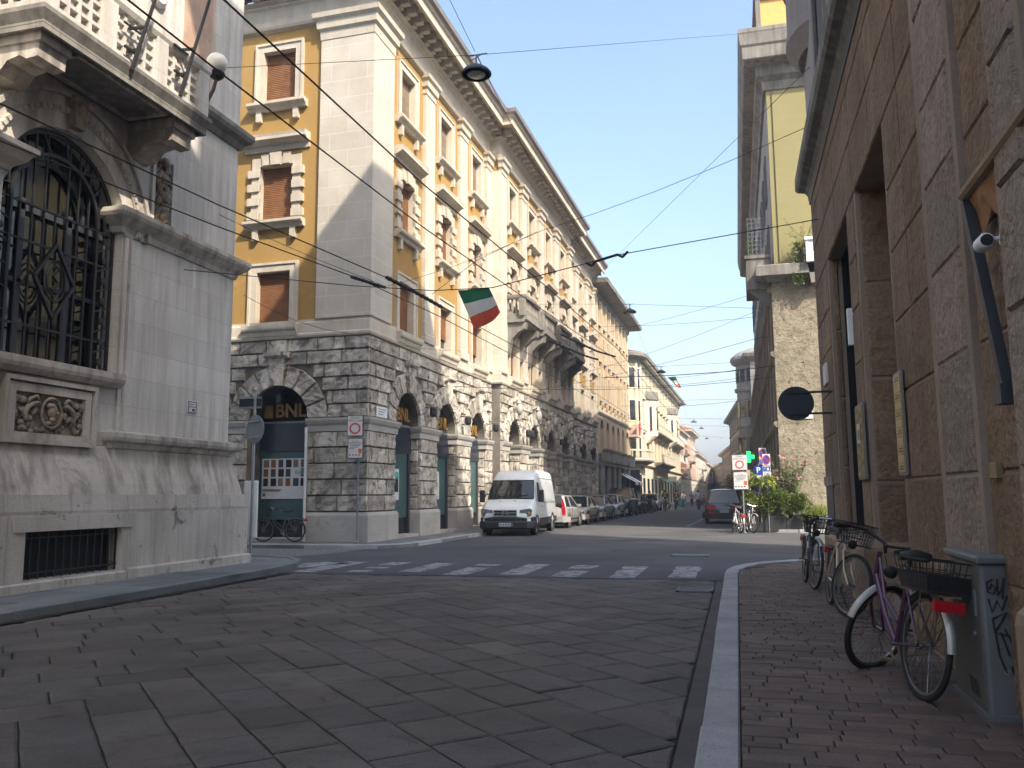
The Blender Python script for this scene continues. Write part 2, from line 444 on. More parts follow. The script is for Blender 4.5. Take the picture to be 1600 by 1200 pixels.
# ================================================================== GROUND
def polyface(mb, pts, z):
    mb.face([(x, y, z) for x, y in pts])
mb = MB(); mb.face([(-300,-60,-.03),(300,-60,-.03),(300,700,-.03),(-300,700,-.03)])
struct(mb.build('ground', M['asphalt']))
mb = MB(); n = 24
mb.grid([[(-22 + 44*i/n, 15.35 + (400-15.35)*(j/30)**2.2, .0) for i in range(n+1)] for j in range(31)])
struct(mb.build('asphalt_road', M['asphalt']))
# stone slabs laid in a chevron on the near street
mb = MB(); mb.face([(-9.2,-3,-.016),(-.1,-3,-.016),(-.1,15.35,-.016),(-9.2,15.35,-.016)])
struct(mb.build('paving_bed', M['joint_dirt']))
def clip_poly(poly, a, b, c):
    out = []
    for k in range(len(poly)):
        p, q = poly[k], poly[(k+1) % len(poly)]
        dp = a*p[0]+b*p[1]-c; dq = a*q[0]+b*q[1]-c
        if dp <= 0: out.append(p)
        if dp*dq < 0:
            t = dp/(dp-dq); out.append((p[0]+t*(q[0]-p[0]), p[1]+t*(q[1]-p[1])))
    return out
def slab_top(mb, poly, z, gap, bev, tilt=.004, drop=.02, sub=False):
    cx = sum(p[0] for p in poly)/len(poly); cy = sum(p[1] for p in poly)/len(poly)
    ex = rnd.uniform(-tilt, tilt); ey = rnd.uniform(-tilt, tilt); dz = rnd.uniform(-.003, .003)
    def ins(p, d):
        v = Vector((p[0]-cx, p[1]-cy)); l = max(v.length, 1e-4); k = max(.2, (l-d)/l)
        return (cx+v.x*k, cy+v.y*k)
    def h(p): return z + dz + ex*(p[0]-cx) + ey*(p[1]-cy)
    o = [ins(p, gap*1.3) for p in poly]
    j = [(rnd.uniform(-.4, .4)*gap, rnd.uniform(-.4, .4)*gap) for p in poly]
    o = [(p[0]+a, p[1]+b) for p, (a, b) in zip(o, j)]
    t = [ins(p, bev*1.4) for p in o]
    B = [mb.vert((p[0], p[1], z-drop)) for p in o]
    A = [mb.vert((p[0], p[1], h(p)-bev*.55)) for p in o]
    T = [mb.vert((p[0], p[1], h(p))) for p in t]
    mb.fi(T)
    k = len(poly)
    for i in range(k):
        mb.fi((A[i], A[(i+1) % k], T[(i+1) % k], T[i])); mb.fi((B[i], B[(i+1) % k], A[(i+1) % k], A[i]))
mb = MB(); W = .43; AP = Vector((-4.5, 16.2)); q2 = math.sqrt(.5)
du = Vector((q2, -q2)); dv = Vector((-q2, -q2))          # rows run down-right and down-left from an interlocking seam
def place_row(k, right):
    s0 = (k if right else k+1)*W
    while s0 < 34*W:
        L = rnd.uniform(.5, .85) if right else rnd.uniform(.55, 1.0)
        a0, a1, b0, b1 = s0, s0+L, k*W, (k+1)*W
        s0 += L
        q = [(a0,b0),(a1,b0),(a1,b1),(a0,b1)] if right else [(b0,a0),(b1,a0),(b1,a1),(b0,a1)]
        q = [AP + du*p[0] + dv*p[1] for p in q]
        poly = [(p.x, p.y) for p in q]
        cxm = sum(p[0] for p in poly)/4; cym = sum(p[1] for p in poly)/4
        if cxm < -9.6 or cxm > .5 or cym < .2 or cym > 16.2: continue
        for c in ((1,0,-.42),(-1,0,8.5),(0,1,15.3),(0,-1,-.4)):
            poly = clip_poly(poly, *c)
            if len(poly) < 3: break
        if len(poly) < 3: continue
        ar = abs(sum(poly[i][0]*poly[(i+1) % len(poly)][1]-poly[(i+1) % len(poly)][0]*poly[i][1] for i in range(len(poly))))/2
        if ar < .012: continue
        mb.tint = min(1, max(0, rnd.gauss(.5, .22)))
        pp = []
        for i in range(len(poly)):
            p, q_ = poly[i], poly[(i+1) % len(poly)]
            pp.append(p)
            if math.hypot(q_[0]-p[0], q_[1]-p[1]) > .3:
                for f_ in (.33, .66): pp.append((p[0]+(q_[0]-p[0])*f_+rnd.uniform(-.004,.004), p[1]+(q_[1]-p[1])*f_+rnd.uniform(-.004,.004)))
        slab_top(mb, pp, 0, .007, .015, .007)
for k in range(-14, 34):
    place_row(k, True); place_row(k, False)
struct(mb.build('stone_paving', M['paver']))
# gutter strip beside the right kerb
mb = MB(); mb.box((-.41,-2,-.02),(-.275,15.3,-.006))
struct(mb.build('gutter_strip', M['gutter_strip']))
mb = MB(); n = 60
for k in range(n):
    y0, y1 = -2+17.2*k/n, -2+17.2*(k+1)/n
    w0 = .10+.09*rnd.random()
    mb.face([(-8.62-.10*max(0,y0)/14,y0,.006),(-8.62-.10*max(0,y0)/14+w0,y0,.005),(-8.62-.10*max(0,y1)/14+w0,y1,.005),(-8.62-.10*max(0,y1)/14,y1,.006)])
struct(mb.build('gutter_dirt', M['joint_dirt']))
# zebra crossing
mb = MB()
for k in range(8):
    x = -1.02 - 1.06*k; a = rnd.uniform(-.03, .03)
    y0, y1 = 15.5 + (.0 if k % 3 else .25), 18.05 + rnd.uniform(-.1, .2)
    rows = 6
    for j in range(rows):
        if rnd.random() < .1 and k > 0: continue
        ya = y0 + (y1-y0)*j/rows; yb = y0 + (y1-y0)*(j+1)/rows
        e0, e1 = rnd.uniform(-.02, .03), rnd.uniform(-.03, .02)
        mb.face([(x-.25+e0, ya, .004),(x+.25+e1, ya, .004),(x+.25+e1, yb, .004),(x-.25+e0, yb, .004)])
mb.face([(-9.9,16.6,.004),(-9.1,16.2,.004),(-8.4,17.7,.004),(-9.2,18.0,.004)])
mb.face([(-2.35,40.2,.004),(-2.23,40.2,.004),(-1.95,52,.004),(-2.07,52,.004)])
struct(mb.build('crosswalk', M['paint']))
# asphalt patches
mb = MB()
for (x0,y0,x1,y1) in ((-5.2,19.2,-1.6,20.5),(-3.4,22.3,-1.5,23.6),(-7.5,24.0,-5.2,24.9),(-6.2,27.3,-2.2,28.4),(.2,22.1,2.5,24.6),(-4.0,31.2,-.4,32.0)):
    pts = []
    for k in range(14):
        a = 2*math.pi*k/14; r = rnd.uniform(.8, 1.0)
        pts.append(((x0+x1)/2+(x1-x0)/2*math.copysign(abs(math.cos(a))**.6, math.cos(a))*r, (y0+y1)/2+(y1-y0)/2*math.copysign(abs(math.sin(a))**.6, math.sin(a))*r, .003))
    mb.face(pts)
M['patch'] = stone('asphalt_patch', (.05,.052,.056), (.075,.077,.08), .6, 90, .85, .5, fdist=.004)
struct(mb.build('road_patches', M['patch']))
# ---- pavements
def pavement(name, pts, z, m, kerb_from, kerb_to, kw=.24, km='granite', seg=1.1):
    """pts: closed outline; the stretch [kerb_from:kerb_to] is edged with kerb stones"""
    mb = MB(); polyface(mb, pts, z-.004)
    k = len(pts)
    for i in range(k):
        p, q = pts[i], pts[(i+1) % k]
        mb.face([(p[0],p[1],-.03),(q[0],q[1],-.03),(q[0],q[1],z-.004),(p[0],p[1],z-.004)])
    struct(mb.build(name, m))
def kerbline(path, z, kw=.23, seg=1.15, out=1):
    """individual kerb stones along a path; the pavement lies to the side 'out' (left=+1)"""
    mb = MB()
    for a, b in zip(path, path[1:]):
        a = Vector(a); b = Vector(b); L = (b-a).length; d = (b-a)/L; nn = Vector((-d.y, d.x))*out
        k = max(1, round(L/seg)); s = 0
        cuts = [0] + [(i + rnd.uniform(-.18, .18))/k for i in range(1, k)] + [1]
        for u, v in zip(cuts, cuts[1:]):
            p = a + d*(u*L+.003); q = a + d*(v*L-.003)
            o = rnd.uniform(-.004, .004); zz = z + rnd.uniform(-.004, .004)
            mb.tint = rnd.random()
            pts = [p - nn*o, q - nn*o, q + nn*kw, p + nn*kw]
            lo = [mb.vert((w.x, w.y, -.03)) for w in pts]
            e = .012
            md = [mb.vert((w.x, w.y, zz-e)) for w in pts]
            ins = [p+nn*e+d*e*.5, q+nn*e-d*e*.5, q+nn*(kw-e)-d*e*.5, p+nn*(kw-e)+d*e*.5]
            tp = [mb.vert((w.x, w.y, zz)) for w in ins]
            mb.fi(tp)
            for i in range(4):
                mb.fi((md[i], md[(i+1) % 4], tp[(i+1) % 4], tp[i])); mb.fi((lo[i], lo[(i+1) % 4], md[(i+1) % 4], md[i]))
    return mb
# right pavement (porphyry bricks)
cur = [(-.265,-2.5),(-.268,15.6),(-.24,16.3),(-.12,17.0),(.12,17.7),(.5,18.35),(1.05,18.9),(1.8,19.3),(2.8,19.5),(6,19.6),(16,19.6)]
struct(kerbline(cur, .12, .225, 1.15, -1).build('right_kerb', M['granite']))
pavement('right_pavement', cur + [(16,-2.5)], .1, M['joint_dirt'], 0, 9)
mb = MB()
y = -1.0
while y < 19.2:
    rh = rnd.uniform(.105, .135)
    x = -.035 + rnd.uniform(-.3, 0)
    while x < 1.62:
        L = rnd.uniform(.17, .40)
        x0, x1 = max(x, -.035), min(x+L, 1.62); x += L
        if x1-x0 < .03: continue
        if y > 15.6:
            inside = (x0 - .5)**2*0 + (y+rh)
            # keep off the curved kerb
            yk = 15.7 + 3.7*math.sqrt(max(0, min(1, (x0+.1)/2.2)))
            if y+rh > yk: continue
        mb.tint = rnd.random()
        slab_top(mb, [(x0,y),(x1,y),(x1,y+rh),(x0,y+rh)], .118, .004, .006, .006)
    y += rh
while y < 19.4: y += 1
struct(mb.build('brick_paving', M['brick']))
# left pavement by the palazzo
lc = [(-8.62,-2.5),(-8.72,12.5),(-8.85,15.2),(-9.05,16.4),(-9.45,17.3),(-10.0,17.9),(-10.8,18.25),(-13,18.4),(-22,18.4)]
struct(kerbline(lc, .12, .16, 1.3, 1).build('left_kerb', M['slab']))
pavement('left_pavement', lc + [(-22,-2.5)], .1, M['slab'], 0, 8)
mb = MB(); y = -1.5
while y < 18.2:
    L = rnd.uniform(.9, 1.5); x = -10.6
    for wdt in (.62, .64, .58):
        x1 = x+wdt
        if y+L < 14.9 or x1 < -10:
            mb.tint = rnd.random()
            slab_top(mb, [(x,y),(x1-.001,y),(x1-.001,min(y+L,18.0)),(x,min(y+L,18.0))], .119, .003, .005, .003)
        x = x1
    y += L
struct(mb.build('pavement_slabs', M['slab']))
# pavement round the bank corner
bc = [(-22,22.4),(-10.7,22.4),(-9.95,22.6),(-9.45,23.1),(-9.25,24.0),(-9.2,26),(-9.15,40),(-8.85,60),(-8.6,110),(-9.2,220)]
struct(kerbline(bc, .12, .25, 1.4, 1).build('bank_kerb', M['granite']))
pavement('bank_pavement', bc + [(-22,220)], .1, M['slab'], 0, 9)
mb = MB(); mb.face([(-22,18.6,.006),(-11.3,18.6,.006),(-10.4,20.2,.006),(-10.2,22.3,.006),(-22,22.3,.006)])
struct(mb.build('cobbled_strip', M['cobble']))
# far right pavement
fc = [(16,34.2),(2.2,34.2),(1.0,34.4),(.45,35.0),(.3,36.5),(.3,90),(-1.5,150),(-6,230)]
struct(kerbline(fc[::-1], .12, .25, 1.6, -1).build('far_kerb', M['granite']))
pavement('far_pavement', fc + [(16,230)], .1, M['slab'], 0, 7)
# covers in the road
def cover(name, label, x0, y0, x1, y1, z, bars):
    t = thing(name, label, 'drain cover', ((x0+x1)/2, (y0+y1)/2, z))
    w, h = (x1-x0)/2, (y1-y0)/2
    mb = MB()
    for a, b in (((-w,-h),(w,-h+.05)),((-w,h-.05),(w,h)),((-w,-h),(-w+.05,h)),((w-.05,-h),(w,h))):
        mb.box((a[0],a[1],-.02),(b[0],b[1],.012))
    mb.build('frame', M['castiron'], t)
    mb = MB()
    if bars:
        for k in range(12):
            x = -w+.07+(2*w-.14)*k/11; mb.box((x-.016,-h+.05,-.02),(x+.016,h-.05,.006))
    else: mb.box((-w+.055,-h+.055,-.02),(w-.055,h-.055,.007))
    mb.build('grate' if bars else 'plate', M['castiron'], t)
cover('manhole_cover', 'pale rectangular steel cover set in the asphalt beyond the zebra crossing', -1.62,21.0,-.72,21.9,.006, False)
cover('drain_grate', 'small barred drain grate in the stone paving beside the right kerb', -.98,13.5,-.42,14.2,.004, True)

# ================================================================== FACADE TOOLS (frame: x along, y inward, z up; the street is at -y)
def wallface(mb, x0, x1, z0, z1, ops, y=0.0, depth=.3, seg=12):
    """ops: (cx, w, zb, zt, arch) ; front with holes and reveals"""
    xs = sorted({x0, x1, *[o[0]-o[1]/2 for o in ops], *[o[0]+o[1]/2 for o in ops]})
    zs = sorted({z0, z1, *[o[2] for o in ops], *[o[3] for o in ops]})
    xs = [x for x in xs if x0-1e-6 <= x <= x1+1e-6]; zs = [z for z in zs if z0-1e-6 <= z <= z1+1e-6]
    for xa, xb in zip(xs, xs[1:]):
        run = None
        for za, zb in list(zip(zs, zs[1:])) + [(None, None)]:
            inside = za is None or any(abs((xa+xb)/2-o[0]) < o[1]/2 and o[2] < (za+zb)/2 < o[3] for o in ops)
            if inside:
                if run: mb.face([(xa,y,run[0]),(xb,y,run[0]),(xb,y,run[1]),(xa,y,run[1])]); run = None
            else: run = (run[0], zb) if run else (za, zb)
    for cx, w, zb, zt, arch in ops:
        l, r_ = cx-w/2, cx+w/2
        if arch:
            sp = zt-w/2
            arc = [(cx+w/2*math.cos(a), sp+w/2*math.sin(a)) for a in [math.pi*k/(2*seg) for k in range(2*seg+1)]]
            for k in range(seg):
                a, b = arc[k], arc[k+1]; mb.face([(r_,y,zt),(a[0],y,a[1]),(b[0],y,b[1])])
            for k in range(seg, 2*seg):
                a, b = arc[k], arc[k+1]; mb.face([(l,y,zt),(a[0],y,a[1]),(b[0],y,b[1])])
            for a, b in zip(arc, arc[1:]): mb.face([(a[0],y,a[1]),(b[0],y,b[1]),(b[0],y+depth,b[1]),(a[0],y+depth,a[1])])
        else:
            sp = zt; mb.face([(l,y,zt),(r_,y,zt),(r_,y+depth,zt),(l,y+depth,zt)])
        mb.face([(l,y,zb),(l,y,sp),(l,y+depth,sp),(l,y+depth,zb)])
        mb.face([(r_,y,zb),(r_,y,sp),(r_,y+depth,sp),(r_,y+depth,zb)])
        mb.face([(l,y,zb),(r_,y,zb),(r_,y+depth,zb),(l,y+depth,zb)])
def frame_mb(T, cx, w, z0, z1, fw, y0, y1, bottom=False):
    """picture-frame surround, prisms butted at mitres"""
    mb = MB(T); l, r_ = cx-w/2, cx+w/2
    L, RR, Z = l-fw, r_+fw, z1+fw
    zb = z0-(fw if bottom else 0)
    mb.prism([(L,zb),(l,z0),(l,z1),(L,Z)], y0, y1)
    mb.prism([(r_,z0),(RR,zb),(RR,Z),(r_,z1)], y0, y1)
    mb.prism([(L,Z),(l,z1),(r_,z1),(RR,Z)], y0, y1)
    if bottom: mb.prism([(L,zb),(RR,zb),(r_,z0),(l,z0)], y0, y1)
    return mb
def shutter_mb(T, cx, w, z0, z1, y, pitch=.062):
    mb = MB(T); k = max(3, int((z1-z0)/pitch)); l, r_ = cx-w/2, cx+w/2
    for i in range(k):
        a = z0+(z1-z0)*i/k; b = z0+(z1-z0)*(i+1)/k; m_ = a+(b-a)*.82
        mb.tint = rnd.uniform(.3, .7)
        mb.face([(l,y-.018,a),(r_,y-.018,a),(r_,y-.006,m_),(l,y-.006,m_)])
        mb.face([(l,y-.006,m_),(r_,y-.006,m_),(r_,y+.014,b),(l,y+.014,b)])
        mb.face([(l,y+.014,b),(r_,y+.014,b),(r_,y-.018,b),(l,y-.018,b)])
    return mb
def sill_mb(T, cx, w, z, out=.22, h=.16, brackets=True, bh=.3):
    mb = MB(T); l, r_ = cx-w/2, cx+w/2
    prof = [(0,z-h),(out*.45,z-h),(out*.6,z-h*.62),(out*.9,z-h*.5),(out,z-h*.35),(out,z),(0,z)]
    mb.sweep([(o, zz) for o, zz in prof], [(l,-.0),(r_,-.0)])
    if brackets:
        for bx in (l+.2*w*.9, r_-.2*w*.9):
            mb.prism([(bx-.1,z-h),(bx-.09,z-h-bh),(bx+.09,z-h-bh),(bx+.1,z-h)], -out*.5, 0)
    return mb
def hood_mb(T, cx, w, z, out=.3, h=.4):
    mb = MB(T); l, r_ = cx-w/2, cx+w/2
    mb.sweep([(.0,z),(.06,z),(.08,z+h*.35),(out*.55,z+h*.45),(out*.85,z+h*.6),(out,z+h*.62),(out,z+h*.82),(out*1.05,z+h),(0,z+h*1.05)], [(l,0),(r_,0)])
    return mb
def I(x): return Matrix.Identity(4)
# ================================================================== CORNER BUILDING (ochre, rusticated ground floor)
def rock(mb, q, y, out, n=5, m=3, rough=.022, bev=.022):
    """rock-faced block: q = 4 (x,z) corners (bl,br,tr,tl)"""
    def P(u, v):
        a = Vector(q[0]).lerp(Vector(q[1]), u); b = Vector(q[3]).lerp(Vector(q[2]), u)
        return a.lerp(b, v)
    w = max(.05, (Vector(q[1])-Vector(q[0])).length); h = max(.05, (Vector(q[3])-Vector(q[0])).length)
    eu, ev = min(.3, bev/w), min(.3, bev/h)
    us = [0, eu] + [eu+(1-2*eu)*k/(n-1) for k in range(1, n-1)] + [1-eu, 1]
    vs = [0, ev] + [ev+(1-2*ev)*k/(m-1) for k in range(1, m-1)] + [1-ev, 1]
    mb.tint = rnd.random()
    rows = []
    for j, v in enumerate(vs):
        r = []
        for i, u in enumerate(us):
            p = P(u, v); edge = i in (0, len(us)-1) or j in (0, len(vs)-1)
            r.append((p.x, y if edge else y-out+rnd.uniform(-rough, rough), p.y))
        rows.append(r)
    mb.grid(rows)
def rustic(mb, x0, x1, z0, z1, arches, y, out=.085, hc=.46, vz=None, g=.012):
    """arches: (cx, w, spring z)"""
    nC = max(1, round((z1-z0)/hc)); hc = (z1-z0)/nC
    RO = 1.78
    for c in range(nC):
        za, zb = z0+c*hc, z0+(c+1)*hc
        free = [(x0, x1)]
        for cx, w, sp in arches:
            if zb <= sp+.02: half = w/2
            elif za < sp+RO-.12: half = math.sqrt(max(0, RO*RO-max(0, za-sp)**2)) if za >= sp else RO
            else: continue
            nf = []
            for a, b in free:
                if cx+half <= a or cx-half >= b: nf.append((a, b)); continue
                if cx-half > a+.06: nf.append((a, cx-half))
                if cx+half < b-.06: nf.append((cx+half, b))
            free = nf
        for a, b in free:
            L = b-a
            if L < 1.0: cuts = [a, b] if c % 2 or L < .6 else [a, a+L*rnd.uniform(.4, .6), b]
            else:
                k = max(1, round(L/.95)); off = .5 if c % 2 else 0
                cuts = [a] + [a+L*(i+off*.6+rnd.uniform(-.15, .15))/k for i in range(1 if not off else 0, k) if 0.12 < (i+off*.6)/k < .93] + [b]
            for u, v in zip(cuts, cuts[1:]):
                if v-u < .08: continue
                rock(mb, [(u+g, za+g), (v-g, za+g), (v-g, zb-g), (u+g, zb-g)], y, out*rnd.uniform(.8, 1.15), n=max(4, int((v-u)/.2)+2), m=4)
    for cx, w, sp in arches:
        nv = 9; r0_ = w/2
        for k in range(nv):
            a0, a1 = math.pi*k/nv, math.pi*(k+1)/nv
            key = k == nv//2
            if key: continue
            ro = RO
            def pt(r, a): return (cx+r*math.cos(a), sp+r*math.sin(a))
            d0 = .008/r0_
            q = [pt(r0_+.01, a1-d0), pt(r0_+.01, a0+d0), pt(ro-.01, a0+d0*.6), pt(ro-.01, a1-d0*.6)]
            rock(mb, q, y, out*1.1, n=5, m=6)
def keystone(mb, cx, sp, y, w=2.2):
    r0_ = w/2
    mb.tint = .8
    mb.prism([(cx-.17, sp+r0_-.02), (cx+.17, sp+r0_-.02), (cx+.3, sp+1.95), (cx-.3, sp+1.95)], y-.2, y)
    mb.sweep([(0, sp+1.95), (.22, sp+1.95), (.3, sp+2.03), (.3, sp+2.14), (0, sp+2.14)], [(cx-.42, y), (cx+.42, y)])
BLD = thing('corner_building', 'ochre corner building with rusticated stone ground floor and bank signs beside the white van', 'building', (-10.95, 23.97, 0), R(90-1.1))
TFm = Matrix(((0,1,0,0),(-1,0,0,0),(0,0,1,0),(0,0,0,1)))
LEN = 39.7; PR = .45; S2a, S2b = 12.75, 28.7
A1 = [3.1, 6.95, 10.8]; A2 = [15.0, 18.75, 22.5, 26.3]; A3 = [30.6, 34.4, 38.2]
SPR = 3.92; AW = 2.15
PATH = [(0,6.5),(0,0),(S2a,0),(S2a,-PR),(S2b,-PR),(S2b,0),(LEN,0)]
def arcs(L): return [(c, AW, SPR) for c in L]
# backing wall of the ground floor
mb = MB()
for (a, b, L, y) in ((0, S2a, A1, 0), (S2a, S2b, A2, -PR), (S2b, LEN, A3, 0)):
    wallface(mb, a, b, .1, 6.55, [(c, AW, .1, SPR+AW/2, True) for c in L], y+.02, .75)
mb.T = TFm
wallface(mb, -7, 0, .1, 6.55, [(-3.1, AW, .1, SPR+AW/2, True)], .02, .8)
mb.T = None
for s in (S2a, S2b): mb.face([(s,0,.1),(s,-PR,.1),(s,-PR,6.55),(s,0,6.55)])
mb.build('ground_floor_wall', M['rustic_dark'], BLD)
mb = MB()
for (a, b, L, y) in ((0, S2a-.02, A1, 0), (S2a, S2b, A2, -PR), (S2b+.02, LEN, A3, 0)):
    rustic(mb, a, b, 3.92, 6.5, arcs(L), y)
    for c in L: keystone(mb, c, SPR, y)
mb.T = TFm
rustic(mb, -7, .085, 3.92, 6.5, arcs([-3.1]), 0)
keystone(mb, -3.1, SPR, 0)
mb.build('rusticated_stonework', M['rustic'], BLD)
def revealstones(mb, x, y, d):
    mb.T = Matrix.Translation((x, y, 0)) @ TFm
    for k in range(6):
        za = 1.02+k*.413
        if k % 2: rock(mb, [(-d, za+.012), (-.02, za+.012), (-.02, za+.40), (-d, za+.40)], 0, .03, 4, 3, .012)
        else:
            rock(mb, [(-d, za+.012), (-d*.5, za+.012), (-d*.5, za+.40), (-d, za+.40)], 0, .03, 3, 3, .012)
            rock(mb, [(-d*.47, za+.012), (-.02, za+.012), (-.02, za+.40), (-d*.47, za+.40)], 0, .03, 3, 3, .012)
    mb.T = None
# imposts and plinth : runs between the arches
def spans(a, b, L, w=AW):
    out = []; x = a
    for c in L: out.append((x, c-w/2)); x = c+w/2
    out.append((x, b)); return out
ip = [(-.02,3.5),(.1,3.5),(.11,3.68),(.16,3.74),(.2,3.84),(.2,3.91),(-.02,3.91)]
pl = [(-.02,.1),(.14,.1),(.14,.9),(.1,1.0),(-.02,1.0)]
first = True
for (a, b, L, y) in ((0, S2a, A1, 0), (S2a, S2b, A2, -PR), (S2b, LEN, A3, 0)):
    for u, v in spans(a, b, L):
        if v-u < .1: continue
        path = ([(u, y+.7), (u, y)] if u != a else [(u, y)]) + ([(v, y), (v, y+.7)] if v != b else [(v, y)])
        mb = MB(); rustic(mb, max(u, .0), v, 1.02, 3.5, [], y)
        if u != a: revealstones(mb, u, y, .7)
        if first:
            path = [(0, 3.1-AW/2), (0, 0), (v, 0), (v, .7)]; first = False
            mb.T = TFm; rustic(mb, -3.1+AW/2, .085, 1.02, 3.5, [], 0); mb.T = None
        o = mb.build('pier', M['rustic'], BLD)
        mb = MB(); mb.sweep(ip, path); mb.build('impost', M['plinthstone'], o)
        mb = MB(); mb.sweep(pl, path); mb.build('plinth', M['plinthstone'], o)
mb = MB(TFm); rustic(mb, -7, -3.1-AW/2, 1.02, 3.5, [], 0); o = mb.build('pier', M['rustic'], BLD)
mb = MB(); mb.sweep(ip, [(0, 7), (0, 3.1+AW/2)]); mb.build('impost', M['plinthstone'], o)
mb = MB(); mb.sweep(pl, [(0, 7), (0, 3.1+AW/2)]); mb.build('plinth', M['plinthstone'], o)
mb = MB(); mb.sweep([(-.1,6.5),(.13,6.5),(.16,6.56),(.16,6.62),(.1,6.66),(.1,6.98),(.06,7.03),(.06,7.1),(-.1,7.12)], PATH)
mb.build('string_course', M['trim'], BLD)
# upper walls
WIN = dict(low=(6.98,8.78), mid=(10.5,12.4), top=(14.6,16.45)); WW = 1.22
WC = [2.9, 6.8, 10.7]; WC2 = A2; WC3 = A3
def ops(L): return [(c, WW+.12, z0-.06, z1+.06, False) for c in L for z0, z1 in WIN.values()]
mb = MB()
for (a, b, L, y) in ((0, S2a, WC, 0), (S2a, S2b, WC2, -PR), (S2b, LEN, WC3, 0)):
    wallface(mb, a, b, 7.05, 18.0, ops(L), y, .3)
mb.T = TFm; wallface(mb, -7, 0, 7.05, 18.0, ops([-3.4]), 0, .3); mb.T = None
for s in (S2a, S2b): mb.face([(s,0,6.5),(s,-PR,6.5),(s,-PR,18.4),(s,0,18.4)])
mb.face([(LEN,0,.1),(LEN,8,.1),(LEN,8,18.6),(LEN,0,18.6)])
mb.face([(0,7,.1),(LEN,8,.1),(LEN,8,18.6),(0,7,18.6)])
mb.build('upper_wall', M['ochre'], BLD)
# pilasters
def pilaster(cx, w, y, out=.13):
    mb = MB(); l, r_ = cx-w/2, cx+w/2
    mb.box((l, y-out, 7.1), (r_, y+.05, 16.6))
    mb.sweep([(0,7.02),(out+.05,7.02),(out+.05,7.3),(out,7.36),(0,7.36)], [(l-.03,y+.0),(r_+.03,y+.0)])
    o = mb.build('pilaster', M['travertine'], BLD)
    mb = MB()
    mb.sweep([(-.02,16.52),(.03,16.52),(.03,16.72),(.1,16.78),(.12,17.0),(.2,17.08),(.22,17.2),(-.02,17.2)], [(l,y+.0),(l,y-out),(r_,y-out),(r_,y)])
    mb.build('capital', M['trim'], o)
mb = MB(); mb.box((S2a-.03,-PR-.12,7.1),(S2a+.02,.0,16.6)); mb.build('pilaster_return', M['travertine'], BLD)
mb = MB(); mb.box((S2b-.02,-PR-.12,7.1),(S2b+.03,.0,16.6)); mb.build('pilaster_return', M['travertine'], BLD)
# the wide corner pier
mb = MB(); mb.box((-.12,-.12,7.1),(1.5,1.8,16.7)); o = mb.build('pilaster', M['travertine'], BLD)
mb = MB(); mb.sweep([(-.02,16.5),(.02,16.5),(.04,16.78),(.12,16.86),(.14,17.1),(.24,17.2),(.26,17.36),(-.02,17.36)], [(0,1.8),(-.12,1.8),(-.12,-.12),(1.5,-.12),(1.5,0)])
mb.build('capital', M['trim'], o)
for c in (4.86, 8.75): pilaster(c, .95, 0)
pilaster(12.3, .8, 0); pilaster(13.2, .85, -PR)
for c in (16.88, 20.62, 24.4): pilaster(c, .95, -PR)
pilaster(28.25, .85, -PR); pilaster(29.15, .8, 0)
for c in (32.5, 36.3): pilaster(c, .95, 0)
pilaster(39.4, .5, 0)
# entablature, cornice
mb = MB()
mb.sweep([(-.1,17.1),(.14,17.2),(.18,17.28),(.1,17.34),(.1,17.5),(.06,17.54),(.06,17.98),(.12,18.04),(.12,18.1),(.26,18.16),(.26,18.2),(-.1,18.2)], PATH)
def modil(T, a, b, y, step=.62):
    k = max(1, round((b-a)/step)); mb.T = T
    for i in range(k+1):
        x = a+(b-a)*i/k
        mb.prism([(x-.13,18.2),(x+.13,18.2),(x+.13,18.66),(x-.13,18.66)], y-.38, y-.05)
        mb.prism([(x-.11,18.3),(x+.11,18.3),(x+.11,18.62),(x-.11,18.62)], y-.66, y-.38)
    mb.T = None
modil(None, .25, S2a-.2, 0); modil(None, S2a+.1, S2b-.1, -PR); modil(None, S2b+.3, LEN-.2, 0); modil(TFm, -6.8, -.3, 0)
mb.build('entablature', M['trim'], BLD)
OV = .95
mb = MB(); mb.sweep([(-.3,18.64),(OV-.12,18.64),(OV-.12,18.7),(-.3,18.7)], PATH); mb.build('soffit', M['soffit'], BLD)
mb = MB(); mb.sweep([(-.3,18.68),(OV-.12,18.68),(OV-.1,18.4),(OV,18.4),(OV,18.72),(OV+.04,18.74),(OV+.1,18.84),(-.3,18.88)], PATH); mb.build('cornice', M['trim'], BLD)
mb = MB(); mb.sweep([(OV-.1,18.84),(OV+.12,18.84),(OV+.22,18.9),(OV+.26,19.06),(OV+.2,19.07),(OV+.12,18.96),(OV-.1,18.94)], PATH); mb.build('gutter', M['gutter'], BLD)
mb = MB(); pth = [(p[0], p[1]) for p in PATH]
mb.face([(0-.9,6.5,18.98),(-.9,-.9,18.98),(LEN,-.9,18.98),(LEN,4,21.1),(4,4,21.1),(4,6.5,21.1)])
mb.face([(-.9,-.9,18.98),(LEN,-.9,18.98),(LEN,4,21.1),(4,4,21.1)])
mb.build('roof', M['rooftile'], BLD)
